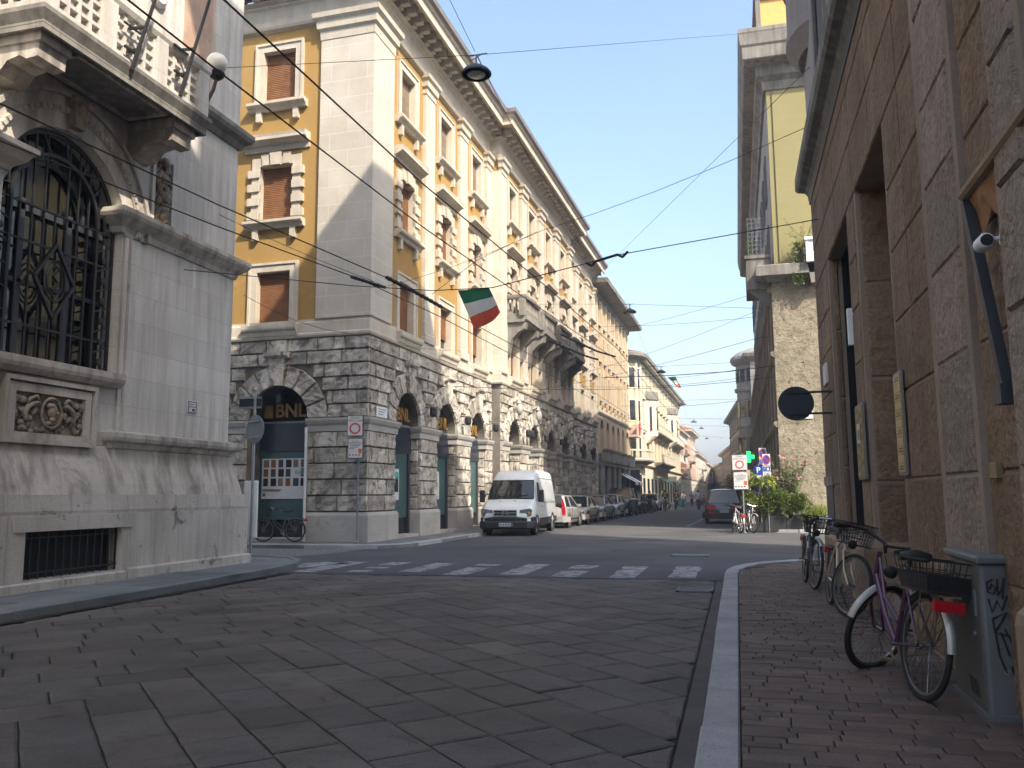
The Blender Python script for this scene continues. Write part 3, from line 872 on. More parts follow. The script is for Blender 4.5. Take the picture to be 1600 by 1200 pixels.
# windows: frame part with shutter, sill and hood as sub-parts
def window(par, T, cx, y, kind, w=WW, shut='wood', gap=None):
    z0, z1 = WIN[kind]; TT = (T or Matrix.Identity(4)) @ Matrix.Translation((0, y, 0))
    if kind == 'mid':
        mb = frame_mb(TT, cx, w, z0, z1, .3, -.07, .004); f2 = frame_mb(TT, cx, w, z0, z1, .055, .003, .29, True); off = len(mb.v); mb.v += f2.v; mb.f += [[i+off for i in f] for f in f2.f]; mb.t += f2.t
        for sx in (-1, 1):
            for k in range(4):
                zz = z0+.08+k*.48
                mb.box((cx+sx*(w/2+.0), -.13, zz), (cx+sx*(w/2+.42), .02, zz+.26))
        mb.prism([(cx-.16,z1-.0),(cx+.16,z1-.0),(cx+.22,z1+.42),(cx-.22,z1+.42)], -.15, .02)
        for sx in (-1, 1): mb.prism([(cx+sx*.24,z1+.02),(cx+sx*.5,z1+.02),(cx+sx*.56,z1+.4),(cx+sx*.28,z1+.4)], -.11, .02)
    else:
        mb = frame_mb(TT, cx, w, z0, z1, .3, -.06, .004); f2 = frame_mb(TT, cx, w, z0, z1, .055, .003, .29, True); off = len(mb.v); mb.v += f2.v; mb.f += [[i+off for i in f] for f in f2.f]; mb.t += f2.t
        f2 = frame_mb(TT, cx, w+.44, z0, z1+.22, .08, -.1, -.05)
        off = len(mb.v); mb.v += f2.v; mb.f += [[i+off for i in f] for f in f2.f]; mb.t += f2.t
    o = mb.build('window', M['trim'], par)
    open_ = gap if gap is not None else 0
    shutter_mb(TT, cx, w+.02, z0+open_, z1, .2).build('shutter', M[shut], o)
    mb = MB(TT); mb.face([(cx-w/2,.27,z0),(cx+w/2,.27,z0),(cx+w/2,.27,z1),(cx-w/2,.27,z1)]); mb.build('pane', M['glass'], o)
    if kind == 'low': sill_mb(TT @ Matrix.Translation((0,-.1,0)), cx, w+.75, 6.97, .2, .36, False).build('sill', M['trim'], o)
    else: sill_mb(TT, cx, w+.95, z0-.02, .3, .26, True, .36).build('sill', M['trim'], o)
    if kind == 'mid': hood_mb(TT, cx, w+1.2, z1+.5, .38, .48).build('hood', M['trim'], o)
for L, y in ((WC, 0), (WC2, -PR), (WC3, 0)):
    for c in L:
        for kd in ('low', 'mid', 'top'):
            if kd == 'mid' and L is WC2: window(BLD, None, c, y, kd, WW, rnd.choice(('wood','wood_pale')))
            else: window(BLD, None, c, y, kd, WW, 'wood_pale' if kd == 'top' else 'wood', rnd.choice((0, .35, .6)) if kd == 'low' and c > 4 else rnd.choice((0, 0, .25, .7)) if c > 4 else 0)
for kd in ('low', 'mid', 'top'): window(BLD, TFm, -3.4, 0, kd, WW)
# balconies of the projecting middle
for c in A2:
    mb = MB(); y0 = -PR
    mb.sweep([(0,9.5),(.95,9.5),(1.0,9.58),(1.08,9.62),(1.08,9.78),(0,9.78)], [(c-1.45,y0),(c+1.45,y0)])
    o = mb.build('balcony', M['concrete'], BLD)
    for sx in (-1, 1):
        mb = MB(); x = c+sx*1.12
        pr = [(0,7.9),(-.16,8.0),(-.22,8.35),(-.35,8.75),(-.65,9.05),(-.95,9.2),(-1.0,9.5),(0,9.5)]
        A = [mb.vert((x-.2,y0+p,z)) for p, z in pr]; B = [mb.vert((x+.2,y0+p,z)) for p, z in pr]
        mb.fi(A); mb.fi(B[::-1]); k = len(pr)
        for i in range(k): mb.fi((A[i],B[i],B[(i+1)%k],A[(i+1)%k]))
        mb.build('corbel', M['concrete'], o)
    mb = MB()
    ys = y0-.98
    mb.sweep([(-.1,10.62),(.06,10.62),(.09,10.7),(.09,10.8),(-.1,10.8)], [(c-1.36,y0),(c-1.36,ys),(c+1.36,ys),(c+1.36,y0)])
    mb.sweep([(-.08,9.78),(.03,9.78),(.03,9.92),(-.08,9.92)], [(c-1.36,y0),(c-1.36,ys),(c+1.36,ys),(c+1.36,y0)])
    for sx in (-1, 1): mb.box((c+sx*1.39-.16,ys-.03,9.78),(c+sx*1.39+.16-(sx>0)*.0,ys+.24,10.62))
    for k in range(11):
        x = c-1.05+2.1*k/10; mb.lathe([(.05,9.92),(.04,10.0),(.075,10.15),(.04,10.4),(.055,10.62)], (x,ys+.06,0), 'Z', 8)
    for sx in (-1, 1):
        for k in range(4): mb.lathe([(.05,9.92),(.04,10.0),(.075,10.15),(.04,10.4),(.055,10.62)], (c+sx*1.31,y0-.15-.2*k,0), 'Z', 8)
    mb.build('balustrade', M['concrete'], o)
# shop fronts in the arches
def shopfront(T, cx, y, kind):
    TT = (T or Matrix.Identity(4)) @ Matrix.Translation((cx, y, 0)); w = AW
    back = .78 if T is not None else (.36 if kind == 'bank' else .6)
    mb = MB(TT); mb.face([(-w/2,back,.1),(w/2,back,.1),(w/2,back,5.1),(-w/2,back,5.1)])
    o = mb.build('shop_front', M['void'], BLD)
    mb = MB(TT); mb.box((-w/2+.01,back-.1,2.95),(w/2-.01,back-.01,3.86)); mb.build('fascia', M['navy'], o)
    if kind == 'bank':
        mb = MB(TT); mb.box((-w/2+.01,back-.06,.75),(w/2-.32,back-.012,2.94)); mb.build('window_panel', M['teal'], o)
        mb = MB(TT); mb.box((w/2-.3,back-.12,.1),(w/2-.18,back-.01,2.94)); mb.build('door_post', M['dark_steel'], o)
        mb = MB(TT); text_mb(mb, 'BNL', .62, TF(.1, back-.16, 4.25), .04, bold=.012); mb.box((-.86,back-.2,4.04),(-.56,back-.12,4.46)); mb.build('lettering', M['gold'], o)
        mb = MB(TT); mb.box((-w/2,back-.12,3.86),(w/2,back-.02,3.93)); mb.build('ledge', M['galv_dull'], o)
    else:
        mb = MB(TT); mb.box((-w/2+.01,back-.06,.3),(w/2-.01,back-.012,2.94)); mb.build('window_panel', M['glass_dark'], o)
        mb = MB(TT); mb.box((-.05,back-.1,.1),(.05,back-.07,2.94)); mb.build('door_post', M['dark_steel'], o)
    mb = MB(TT); mb.box((-w/2,-.1,.1),(w/2,back,.2)); mb.build('step', M['plinthstone'], o)
    return o, TT, back
for k, c in enumerate(A1):
    o, TT, bk = shopfront(None, c, 0, 'bank')
    if k < 2:
        mb = MB(TT); mb.box((-.62,bk-.085,1.35),(.02,bk-.065,2.4)); po = mb.build('poster', M['offwhite'], o)
        if k == 0:
            mb = MB(TT); mb.box((-.55,bk-.095,1.62),(-.06,bk-.086,2.3)); mb.build('picture', M['void'], po)
            mb = MB(TT); mb.prism([(-.55,2.3),(-.06,2.3),(-.06,2.16),(-.2,2.02),(-.24,2.14),(-.38,1.98),(-.45,2.1),(-.55,2.05)], bk-.102, bk-.096); mb.build('print', M['poster_teal'], po)
        else:
            mb = MB(TT); mb.prism([(-.5,1.55),(-.3,1.55),(-.2,1.85),(-.32,1.92),(-.45,1.86)], bk-.095, bk-.086); mb.build('print', M['redpaint'], po)
            mb = MB(TT); mb.ball((-.26,bk-.088,2.08),.12,10,6,(.7,.05,1.2)); mb.build('picture', M['skin'], po)
for L, y in ((A2, -PR), (A3, 0)):
    for c in L: shopfront(None, c, y, 'shop')
# the arch facing the crossing
o, TT, bk = shopfront(TFm, -3.1, 0, 'bank')
mb = MB(TT); mb.box((-.95,bk-.1,1.42),(.72,bk-.07,2.72)); po = mb.build('poster', M['offwhite'], o)
cols = ['ink','dark_steel','brownstone','wood','navy','void','redshut','galv_dull']
for r in range(3):
    for c in range(6):
        if r == 1 and c == 4: continue
        x = -.92+c*.272; z = 2.40-r*.30
        mb = MB(TT); mb.box((x+.03,bk-.108,z+.03),(x+.20+(.03 if (c+r)%3==0 else 0),bk-.101,z+.28)); mb.build('picture', M[cols[(c*3+r*5)%7 if (c*r)%2 else (c+r)%4+2]], po)
mb = MB(TT); mb.box((-.9,bk-.108,1.5),(-.8,bk-.101,1.6)); mb.box((.5,bk-.14,2.22),(.7,bk-.11,2.4)); mb.build('print', M['poster_green'], po)
mb = MB(TT)
for k in range(3): mb.box((-.9,bk-.108,1.72-k*.03),(-.2-k*.05,bk-.102,1.732-k*.03))
for k in range(3): mb.box((.25,bk-.108,2.30-k*.045),(.5,bk-.102,2.312-k*.045))
mb.build('caption', M['ink'], po)
# drainpipe on the front
mb = MB(TFm); mb.tube([(-2.0,-.02,3.55),(-1.97,-.22,3.6),(-1.95,-.24,3.4),(-1.95,-.24,.12)], .045, 8); mb.build('downpipe', M['offwhite'], BLD)
# spotlights on the piers
for c, y in [(4.55,0),(8.4,0),(12.2,0),(16.2,-PR),(16.95,-PR),(19.95,-PR),(23.7,-PR),(31.8,0),(35.6,0)]:
    mb = MB(); mb.tube([(c,y-.05,4.62),(c,y-.28,4.66),(c,y-.42,4.58)], .018, 6)
    mb.lathe([(.03,0),(.1,.02),(.13,.1),(.13,.3),(.1,.36),(.02,.38)], (c,y-.42,4.28), 'Z', 10); mb.build('spotlight', M['iron'], BLD)
for x in (-4.0,-3.1): 
    mb = MB(TFm); mb.tube([(x,.5,4.75),(x,.1,4.8),(x,.02,4.7)], .015, 6); mb.lathe([(.03,0),(.09,.02),(.11,.28),(.02,.3)], (x,.02,4.44), 'Z', 10); mb.build('spotlight', M['iron'], BLD)
# carved heads over the arches of the middle
for c in A2:
    mb = MB(); mb.ball((c,-PR-.3,5.55),.26,10,8,(.8,.7,1.1)); mb.ball((c,-PR-.26,5.85),.2,10,6,(1.2,.7,.6)); mb.box((c-.28,-PR-.26,5.02),(c+.28,-PR-.1,5.35),.05); mb.build('carved_head', M['plinthstone'], BLD, True)
# street name plate on the corner pier
mb = MB(); mb.box((.42,-.13,3.96),(1.2,-.1,4.28)); o = mb.build('name_plate', M['white'], BLD)
mb = MB()
for k in range(3): mb.box((.52,-.134,4.2-k*.08),(1.1-k*.1,-.131,4.225-k*.08))
mb.build('lettering', M['galv_dull'], o)
# ================================================================== MARBLE PALAZZO (left foreground)
PAL = thing('marble_palazzo', 'pale marble palazzo with arched grille window and stone balcony at the left kerb', 'building', (-10.55, 0, 0), R(90))
TSd = lambda x, y=0: Matrix.Translation((x, y, 0)) @ Matrix(((0,1,0,0),(-1,0,0,0),(0,0,1,0),(0,0,0,1)))
WCX, WWD, WSP = 11.15, 2.7, 6.2
XE = 16.0
mb = MB()
wallface(mb, 8.0, XE, 2.4, 9.3, [(WCX, WWD, 3.5, WSP+WWD/2, True)], 0, .42, 18)
mb.face([(XE,0,.1),(XE,9,.1),(XE,9,17.6),(XE,0,17.6)])
mb.build('wall', M['marble'], PAL)
mb = MB(); wallface(mb, 8.0, XE, 9.3, 17.5, [(11.25, 1.6, 9.6, 12.6, False)], .02, .3); mb.build('upper_wall', M['marble'], PAL)
mb = MB(); wallface(mb, -6, 8.0, .1, 17.5, [(c, 1.9, 3.6, 6.6, True) for c in (-2.5, 3.0)], .0, .3)
for c in (-2.5, 3.0): mb.face([(c-1,.29,3.5),(c+1,.29,3.5),(c+1,.29,6.7),(c-1,.29,6.7)])
mb.build('near_wall', M['marble_rough'], PAL)
mb = MB(); mb.box((-6,-.0,17.5),(XE,9,17.6)); mb.sweep([(-.2,16.9),(.1,16.9),(.2,17.1),(.6,17.2),(.65,17.5),(-.2,17.5)], [(-6,0),(XE,0),(XE,9)]); mb.build('roof_cornice', M['marble_rough'], PAL)
# left pier standing forward
mb = MB(); mb.box((8.2,-.3,2.4),(9.62,.05,6.3)); o = mb.build('pier', M['marble'], PAL)
cn = [(-.05,6.28),(.05,6.3),(.08,6.36),(.2,6.46),(.26,6.56),(.32,6.6),(.32,6.68),(-.05,6.72)]
mb = MB(); mb.sweep(cn, [(8.2,-.3),(9.62,-.3),(9.62,.1)]); mb.build('capital', M['marble_rough'], o)
# cornice of the corner bay
mb = MB(); mb.sweep([(-.05,6.22),(.04,6.24),(.07,6.34),(.16,6.42),(.24,6.5),(.27,6.56),(.27,6.64),(-.05,6.7)], [(12.45,.25),(12.45,0),(XE,0),(XE,3)]); mb.build('cornice', M['marble_rough'], PAL)
mb = MB(); mb.sweep([(-.05,9.2),(.05,9.22),(.1,9.34),(.22,9.42),(.26,9.5),(.26,9.6),(-.05,9.66)], [(8.0,0),(XE,0),(XE,3)]); mb.build('string_course', M['concrete'], PAL)
# corner bay pilaster strip + upper panels
mb = MB(); mb.box((14.95,-.05,9.66),(15.95,.05,17)); mb.build('pilaster', M['marble'], PAL)
mb = MB(); mb.box((12.55,-.035,2.66),(12.95,.02,6.2)); mb.build('pilaster_strip', M['marble'], PAL)
mb = MB(); mb.box((13.95,-.02,9.75),(14.85,.05,13.5)); mb.build('pink_panel', M['pinkpanel'], PAL)
f = frame_mb(None, 13.1, .9, 9.9, 13.4, .1, -.04, .05); f.lathe([(.0,-.1),(.16,-.1),(.22,-.05),(.24,.0)], (13.1,0,11.2), 'Y', 20); f.build('moulded_panel', M['marble'], PAL)
# archivolt
def ring(mb, cx, sp, r0_, r1_, y0, y1, n=28, a0=0, a1=math.pi):
    for k in range(n):
        A = a0+(a1-a0)*k/n; B = a0+(a1-a0)*(k+1)/n
        q = [(cx+r*math.cos(t), sp+r*math.sin(t)) for r, t in ((r0_,A),(r1_,A),(r1_,B),(r0_,B))]
        mb.face([(x,y0,z) for x, z in q])
        mb.face([(q[1][0],y0,q[1][1]),(q[1][0],y1,q[1][1]),(q[2][0],y1,q[2][1]),(q[2][0],y0,q[2][1])])
        mb.face([(q[0][0],y0,q[0][1]),(q[0][0],y1,q[0][1]),(q[3][0],y1,q[3][1]),(q[3][0],y0,q[3][1])])
mb = MB()
ring(mb, WCX, WSP, 1.35, 1.62, -.05, .02); ring(mb, WCX, WSP, 1.62, 1.72, -.09, .02); ring(mb, WCX, WSP, 1.72, 1.9, -.06, .02); ring(mb, WCX, WSP, 1.9, 1.98, -.12, .02)
for k in range(40):
    a = math.pi*(k+.5)/40; x, z = WCX+1.67*math.cos(a), WSP+1.67*math.sin(a)
    mb.obox((x,-.1,z), Vector((math.cos(a),0,math.sin(a)))*.035, Vector((0,.02,0)), Vector((-math.sin(a),0,math.cos(a)))*.04)
mb.build('archivolt', M['marble_rough'], PAL)
mb = MB(); mb.prism([(WCX-.1,WSP+1.4),(WCX+.1,WSP+1.4),(WCX+.15,WSP+1.95),(WCX-.15,WSP+1.95)], -.2, .02); mb.ball((WCX,-.2,WSP+1.72),.09,10,8,(1,.7,1.4)); mb.build('keystone', M['relief'], PAL)
# jamb mouldings
for sx in (-1, 1):
    mb = MB(); x = WCX+sx*WWD/2
    mb.box((x+sx*.02,-.03,3.62),(x+sx*.12,.02,6.2)); mb.box((x+sx*.14,-.05,2.66),(x+sx*.2,.02,6.2)); mb.build('jamb_moulding', M['marble_rough'], PAL)
# window: grille, glass
mb = MB(); mb.face([(WCX-1.5,.41,3.4),(WCX+1.5,.41,3.4),(WCX+1.5,.41,7.7),(WCX-1.5,.41,7.7)]); W0 = mb.build('arched_window', M['glass_dark'], PAL)
mb = MB()
for x in (-.5,.5): mb.box((WCX+x-.05,.36,3.5),(WCX+x+.05,.4,6.3))
mb.box((WCX-1.35,.36,6.1),(WCX+1.35,.4,6.22)); mb.box((WCX-1.35,.36,4.9),(WCX+1.35,.4,4.97)); ring(mb, WCX, WSP, .78, .86, .36, .4, 16)
mb.build('casement', M['dark_steel'], W0)
mb = MB(); yb = .2
for k in range(11):
    x = -1.2+2.4*k/10
    if abs(x) < .12 : 
        mb.bar((WCX+x,yb,3.55),(WCX+x,yb,4.55), .028); mb.bar((WCX+x,yb,5.5),(WCX+x,yb,6.15), .028); continue
    zt = WSP + math.sqrt(max(.01, 1.33**2-x*x))*.98
    mb.bar((WCX+x,yb,3.55),(WCX+x,yb,zt), .03)
for x in (-1.3,-.92,.92,1.3): mb.bar((WCX+x,yb-.03,3.55),(WCX+x,yb-.03,WSP), .05, .04)
for z in (3.7,4.2,5.55,6.15): mb.bar((WCX-1.33,yb-.02,z),(WCX+1.33,yb-.02,z), .035, .03)
ring(mb, WCX, WSP, .9, .96, yb-.05, yb-.01, 20); ring(mb, WCX, WSP, 1.26, 1.33, yb-.05, yb-.01, 20)
for k in range(8):
    a = math.pi*(k+.5)/8; mb.bar((WCX+.93*math.cos(a),yb-.02,WSP+.93*math.sin(a)),(WCX+1.3*math.cos(a+.1),yb-.02,WSP+1.3*math.sin(a+.1)), .03)
for k in range(7):
    for sx in (-1, 1):
        z = 3.75+k*.36; mb.lathe([(.0,-.03),(.06,-.02),(.06,.02),(0,.03)], (WCX+sx*1.11,yb-.04,z+.1), 'Y', 8)
        mb.bar((WCX+sx*.94,yb-.03,z-.12),(WCX+sx*1.28,yb-.03,z+.02), .025)
D = [(0,.62),(.42,0),(0,-.62),(-.42,0)]; cz = 5.02
for k in range(4):
    a, b = D[k], D[(k+1)%4]; mb.bar((WCX+a[0],yb-.06,cz+a[1]),(WCX+b[0],yb-.06,cz+b[1]), .06, .05)
    a, b = [(p[0]*.6, p[1]*.6) for p in (D[k], D[(k+1)%4])]
for rr_ in (.2,.27):
    pts = [(WCX+rr_*.8*math.cos(t), yb-.07, cz+rr_*1.25*math.sin(t)) for t in [2*math.pi*i/20 for i in range(21)]]
    mb.tube(pts, .018, 5, False)
mb.tube([(WCX-.06,yb-.07,cz-.15),(WCX+.07,yb-.07,cz-.02),(WCX-.05,yb-.07,cz+.08),(WCX+.04,yb-.07,cz+.2)], .025, 5)
mb.build('grille', M['iron'], W0)
mb = MB(); mb.sweep([(-.4,3.4),(.12,3.4),(.2,3.48),(.22,3.54),(.22,3.64),(-.4,3.66)], [(9.65,0),(12.52,0)]); mb.build('sill', M['marble_rough'], W0)
# panel with carved medallion
mb = frame_mb(None, 11.03, 1.42, 2.5, 3.12, .13, -.1, .03, True)
f2 = frame_mb(None, 11.03, 1.75, 2.4, 3.28, .07, -.14, .03, True)
off = len(mb.v); mb.v += f2.v; mb.f += [[i+off for i in f] for f in f2.f]; mb.t += f2.t
o = mb.build('panel_frame', M['marble_rough'], PAL)
rr = random.Random(3)
mb = MB(); mb.face([(10.3,-.012,2.48),(11.76,-.012,2.48),(11.76,-.012,3.14),(10.3,-.012,3.14)])
cx, cz = 11.03, 2.83
mb.tube([(cx+.2*math.cos(t), -.09, cz+.235*math.sin(t)) for t in [2*math.pi*i/24 for i in range(25)]], .026, 6, False)
mb.lathe([(.0,-.05),(.17,-.04),(.19,.0)], (cx,0,cz), 'Y', 18)
mb.ball((cx+.02,-.08,cz+.03),.1,10,8,(.9,.8,1.15)); mb.ball((cx+.07,-.15,cz-.0),.03,6,5); mb.ball((cx-.02,-.09,cz+.11),.08,8,6,(1.2,.7,.6)); mb.ball((cx+.02,-.1,cz-.1),.055,8,6,(1.1,.7,.8)); mb.ball((cx+.0,-.07,cz-.16),.07,8,6,(1.4,.5,.6))
for sx in (-1, 1):
    pts = [(cx+sx*(.26+.1*math.sin(t*1.3)+t*.09), -.07, cz+.14*math.cos(t*1.1)) for t in [i*.32 for i in range(15)]]
    mb.tube(pts, [.05-.002*i for i in range(15)], 6)
    for k in range(26):
        u = rr.uniform(.22, .68); v = rr.uniform(-.28, .2); mb.ball((cx+sx*u,-.045,cz+v), rr.uniform(.03,.065), 7, 5, (rr.uniform(.7,1.4),.8,rr.uniform(.7,1.3)))
    mb.tube([(cx+sx*.25,-.08,cz+.16),(cx+sx*.33,-.1,cz+.24),(cx+sx*.42,-.08,cz+.2),(cx+sx*.44,-.06,cz+.1)], .03, 6)
for k in range(16): mb.ball((cx+rr.uniform(-.35,.35),-.04,cz-.27+rr.uniform(-.05,.04)), rr.uniform(.03,.05), 7, 5)
mb.build('carved_relief', M['relief'], o, True)
# tall carved strip beside the arch
mb = frame_mb(None, 13.5, .5, 6.75, 8.0, .08, -.05, .02, True); o = mb.build('strip_frame', M['marble'], PAL)
mb = MB(); mb.face([(13.24,-.006,6.72),(13.76,-.006,6.72),(13.76,-.006,8.03),(13.24,-.006,8.03)])
for k in range(60): mb.ball((13.5+rr.uniform(-.2,.2),-.03,6.8+1.15*k/60), rr.uniform(.035,.08), 7, 5, (1,.8,rr.uniform(.7,1.3)))
for k in range(4): mb.ball((13.5,-.06,6.92+k*.34), .13, 8, 6, (1,.6,.8))
mb.build('carved_relief', M['relief'], o, True)
# base: ledge, batter, bands, basement window
mb = MB(); mb.sweep([(-.05,2.36),(.1,2.36),(.13,2.44),(.22,2.48),(.24,2.54),(.24,2.62),(-.05,2.68)], [(12.5,.1),(12.5,0),(XE,0),(XE,3)]); mb.build('ledge', M['marble_rough'], PAL)
mb = MB(); mb.sweep([(-.1,1.55),(.24,1.55),(.2,1.75),(.1,2.1),(.06,2.36),(-.1,2.36)], [(12.5,0),(XE,0),(XE,3)])
mb.build('battered_base', M['marble_rough'], PAL)
mb = MB()
mb.fi([mb.vert(p) for p in ((8.0,-.28,1.55),(12.6,-.28,1.55),(12.35,-.02,2.36),(8.0,-.02,2.36))]); mb.face([(12.6,-.28,1.55),(12.6,0,1.55),(12.35,-.02,2.36)]); mb.face([(8,-.02,2.36),(12.35,-.02,2.36),(12.35,.05,2.42),(8,.05,2.42)])
mb.build('sloping_apron', M['marble_rough'], PAL)
mb = MB(); mb.sweep([(-.1,1.22),(.28,1.22),(.3,1.3),(.28,1.55),(-.1,1.56)], [(8.0,0),(XE,0),(XE,3)]); mb.build('base_band', M['marble_plinth'], PAL)
mb = MB(); wallface(mb, 8.0, XE+.34, .1, 1.24, [(11.45, 2.05, .28, 1.0, False)], -.34, .3)
mb.face([(XE+.34,-.34,.1),(XE+.34,3,.1),(XE+.34,3,1.24),(XE+.34,-.34,1.24)]); mb.face([(8,-.34,1.24),(XE+.34,-.34,1.24),(XE+.34,3,1.24),(8,3,1.24)])
mb.prism([(10.2,1.0),(12.7,1.0),(12.74,1.235),(10.16,1.235)], -.37, -.3)
mb.build('plinth', M['marble_plinth'], PAL)
mb = MB(); mb.sweep([(0,.1),(.06,.1),(.06,.27),(.04,.3),(0,.3)], [(12.6,-.34),(XE+.34,-.34),(XE+.34,2)]); mb.sweep([(0,.1),(.05,.1),(.05,.24),(0,.26)], [(8.0,-.34),(12.58,-.34)]); mb.build('footing', M['marble_plinth'], PAL)
mb = MB(); mb.face([(10.4,-.05,.2),(12.5,-.05,.2),(12.5,-.05,1.05),(10.4,-.05,1.05)]); o = mb.build('basement_window', M['void'], PAL)
mb = MB()
for k in range(13): x = 10.46+1.98*k/12; mb.bar((x,-.24,.29),(x,-.24,1.0), .022)
for z in (.38,.9): mb.bar((10.44,-.24,z),(12.46,-.24,z), .03, .02)
mb.build('grille', M['iron'], o)
# balcony
bx0, bx1, bo = 9.3, 13.2, -1.15
mb = MB(); mb.box((bx0,bo,8.32),(bx1,.02,8.54)); mb.sweep([(0,8.24),(-.06,8.24),(-.02,8.32),(.05,8.46),(.07,8.5),(.07,8.57),(-.02,8.58)], [(bx0,0),(bx0,bo),(bx1,bo),(bx1,0)][::1])
BAL = mb.build('balcony', M['concrete'], PAL)
for x in (9.7, 12.75):
    mb = MB(); pr = [(0,7.68),(-.25,7.72),(-.4,7.9),(-.62,7.95),(-.75,7.88),(-.95,7.9),(-.98,8.32),(0,8.32)]
    A = [mb.vert((x-.26,p,z)) for p, z in pr]; B = [mb.vert((x+.26,p,z)) for p, z in pr]; mb.fi(A); mb.fi(B[::-1])
    for i in range(len(pr)): j = (i+1) % len(pr); mb.fi((A[i],B[i],B[j],A[j]))
    mb.box((x-.3,-1.02,8.12),(x+.3,0,8.3)); mb.build('corbel', M['marble_rough'], BAL)
mb = frame_mb(None, 0, .1, 0, .1, .02, 0, .01); mb = MB()
for a, b in (((10.2,-.95),(12.3,-.95)),((10.2,-.15),(12.3,-.15)),((10.2,-.95),(10.2,-.15)),((12.3,-.95),(12.3,-.15))): mb.bar((a[0],a[1],8.3),(b[0],b[1],8.3), .07, .05)
mb.build('soffit_moulding', M['marble_rough'], BAL)
mb = MB(); yo = bo+.1
def lattice(mb, p, q, z0, z1):
    p = Vector(p); q = Vector(q); L = (q-p).length; d = (q-p)/L; n = max(2, round(L/.22)); nrm = Vector((-d.y, d.x, 0))
    for k in range(n+1):
        c = p + d*(L*k/n); mb.obox((c.x,c.y,(z0+z1)/2), d*.03, nrm*.05, Vector((0,0,(z1-z0)/2)))
    for z in [z0+(z1-z0)*i/4 for i in range(1,4)]: c = (p+q)/2; mb.obox((c.x,c.y,z), d*L/2, nrm*.047, Vector((0,0,.03)))
px = [bx0+.12, 10.62, 11.88, bx1-.12]
for a, b in zip(px, px[1:]): lattice(mb, (a+.15,yo,0), (b-.15,yo,0), 8.7, 9.42)
lattice(mb, (bx0+.12,yo+.15,0), (bx0+.12,0,0), 8.7, 9.42); lattice(mb, (bx1-.12,yo+.15,0), (bx1-.12,0,0), 8.7, 9.42)
for x in px: mb.box((x-.15,yo-.1,8.55),(x+.15,yo+.12,9.44))
mb.sweep([(-.1,9.42),(.07,9.42),(.11,9.5),(.11,9.6),(-.1,9.62)], [(bx0+.06,0),(bx0+.06,yo-.02),(bx1-.06,yo-.02),(bx1-.06,0)])
mb.sweep([(-.1,8.56),(.06,8.56),(.06,8.7),(-.1,8.7)], [(bx0+.06,0),(bx0+.06,yo-.02),(bx1-.06,yo-.02),(bx1-.06,0)])
mb.build('balustrade', M['marble'], BAL)
# house number plate
mb = MB(); mb.box((14.55,-.02,3.16),(14.85,.01,3.42),.01); o = mb.build('wall_plate', M['offwhite'], PAL)
mb = MB()
f = frame_mb(None, 14.7, .24, 3.19, 3.39, .015, -.025, -.019, True); mb = f
for k in range(2): mb.box((14.6,-.025,3.34-k*.05),(14.76+k*.04,-.021,3.352-k*.05))
mb.box((14.7,-.025,3.21),(14.78,-.021,3.26)); mb.build('lettering', M['ink'], o)
# globe lantern on the balcony corner, flagpoles
L = thing('globe_lantern', 'white globe lantern on an iron bracket beside the stone balcony', 'lantern', (-9.5, 13.12, 8.9))
mb = MB(); mb.tube([(0,-.05,-.35),(0,.1,-.1),(.1,.25,.35),(.12,.3,.62)], .035, 7); mb.lathe([(.04,.55),(.13,.62),(.16,.7),(.1,.74)], (.12,.3,0), 'Z', 10); mb.lathe([(.02,-.45),(.09,-.42),(.09,-.3),(.03,-.26)], (0,-.05,0), 'Z', 8); mb.build('bracket', M['iron'], L)
mb = MB(); mb.ball((.12,.3,.9), .2, 16, 12); mb.build('globe', M['globe'], L, True)
for lab, p, q in (('bare flagpole leaning out over the middle of the stone balcony rail', (-9.33,11.05,8.45), (-8.55,11.2,11.3)), ('bare flagpole leaning out at the far end of the stone balcony rail', (-9.33,12.3,8.6), (-8.5,12.5,12.0))):
    t = thing('flagpole', lab, 'flagpole', p, 0, 'flagpoles on the palazzo balcony')
    d = Vector(q)-Vector(p); mb = MB(); mb.tube([(0,0,0), tuple(d)], [.035,.022], 7); mb.build('pole', M['iron'], t)
    mb = MB(); c = d*.12; mb.bar((-.02,-.16,c.z), (-.02,.16,c.z), .04); mb.bar((-.1,0,c.z), (c.x,c.y,c.z), .05); c2 = d*.26; mb.bar((-.1,0,c2.z), (c2.x,c2.y,c2.z), .04); mb.bar((-.02,-.2,c2.z),(-.02,.2,c2.z), .03); mb.build('bracket', M['iron'], t)
# ================================================================== NEAR RIGHT BUILDING (bossed brown stone), frame: x = -world y
RB = thing('stone_building', 'tall brown bossed-stone building with deep openings above the brick pavement at right', 'building', (1.6, 0, 0))
TR = Matrix(((0,1,0,0),(-1,0,0,0),(0,0,1,0),(0,0,0,1)))
def RX(y): return -y
YE = 16.7
OPS = [(-10.12, 2.06, .45, 5.32, False), (-13.235, 2.37, .95, 5.30, False)]
mb = MB(TR); wallface(mb, -YE, 8, .1, 7.3, OPS, .0, .45)
mb.face([(-YE,0,.1),(-YE,11,.1),(-YE,11,7.3),(-YE,0,7.3)])
mb.build('wall', M['draft'], RB)
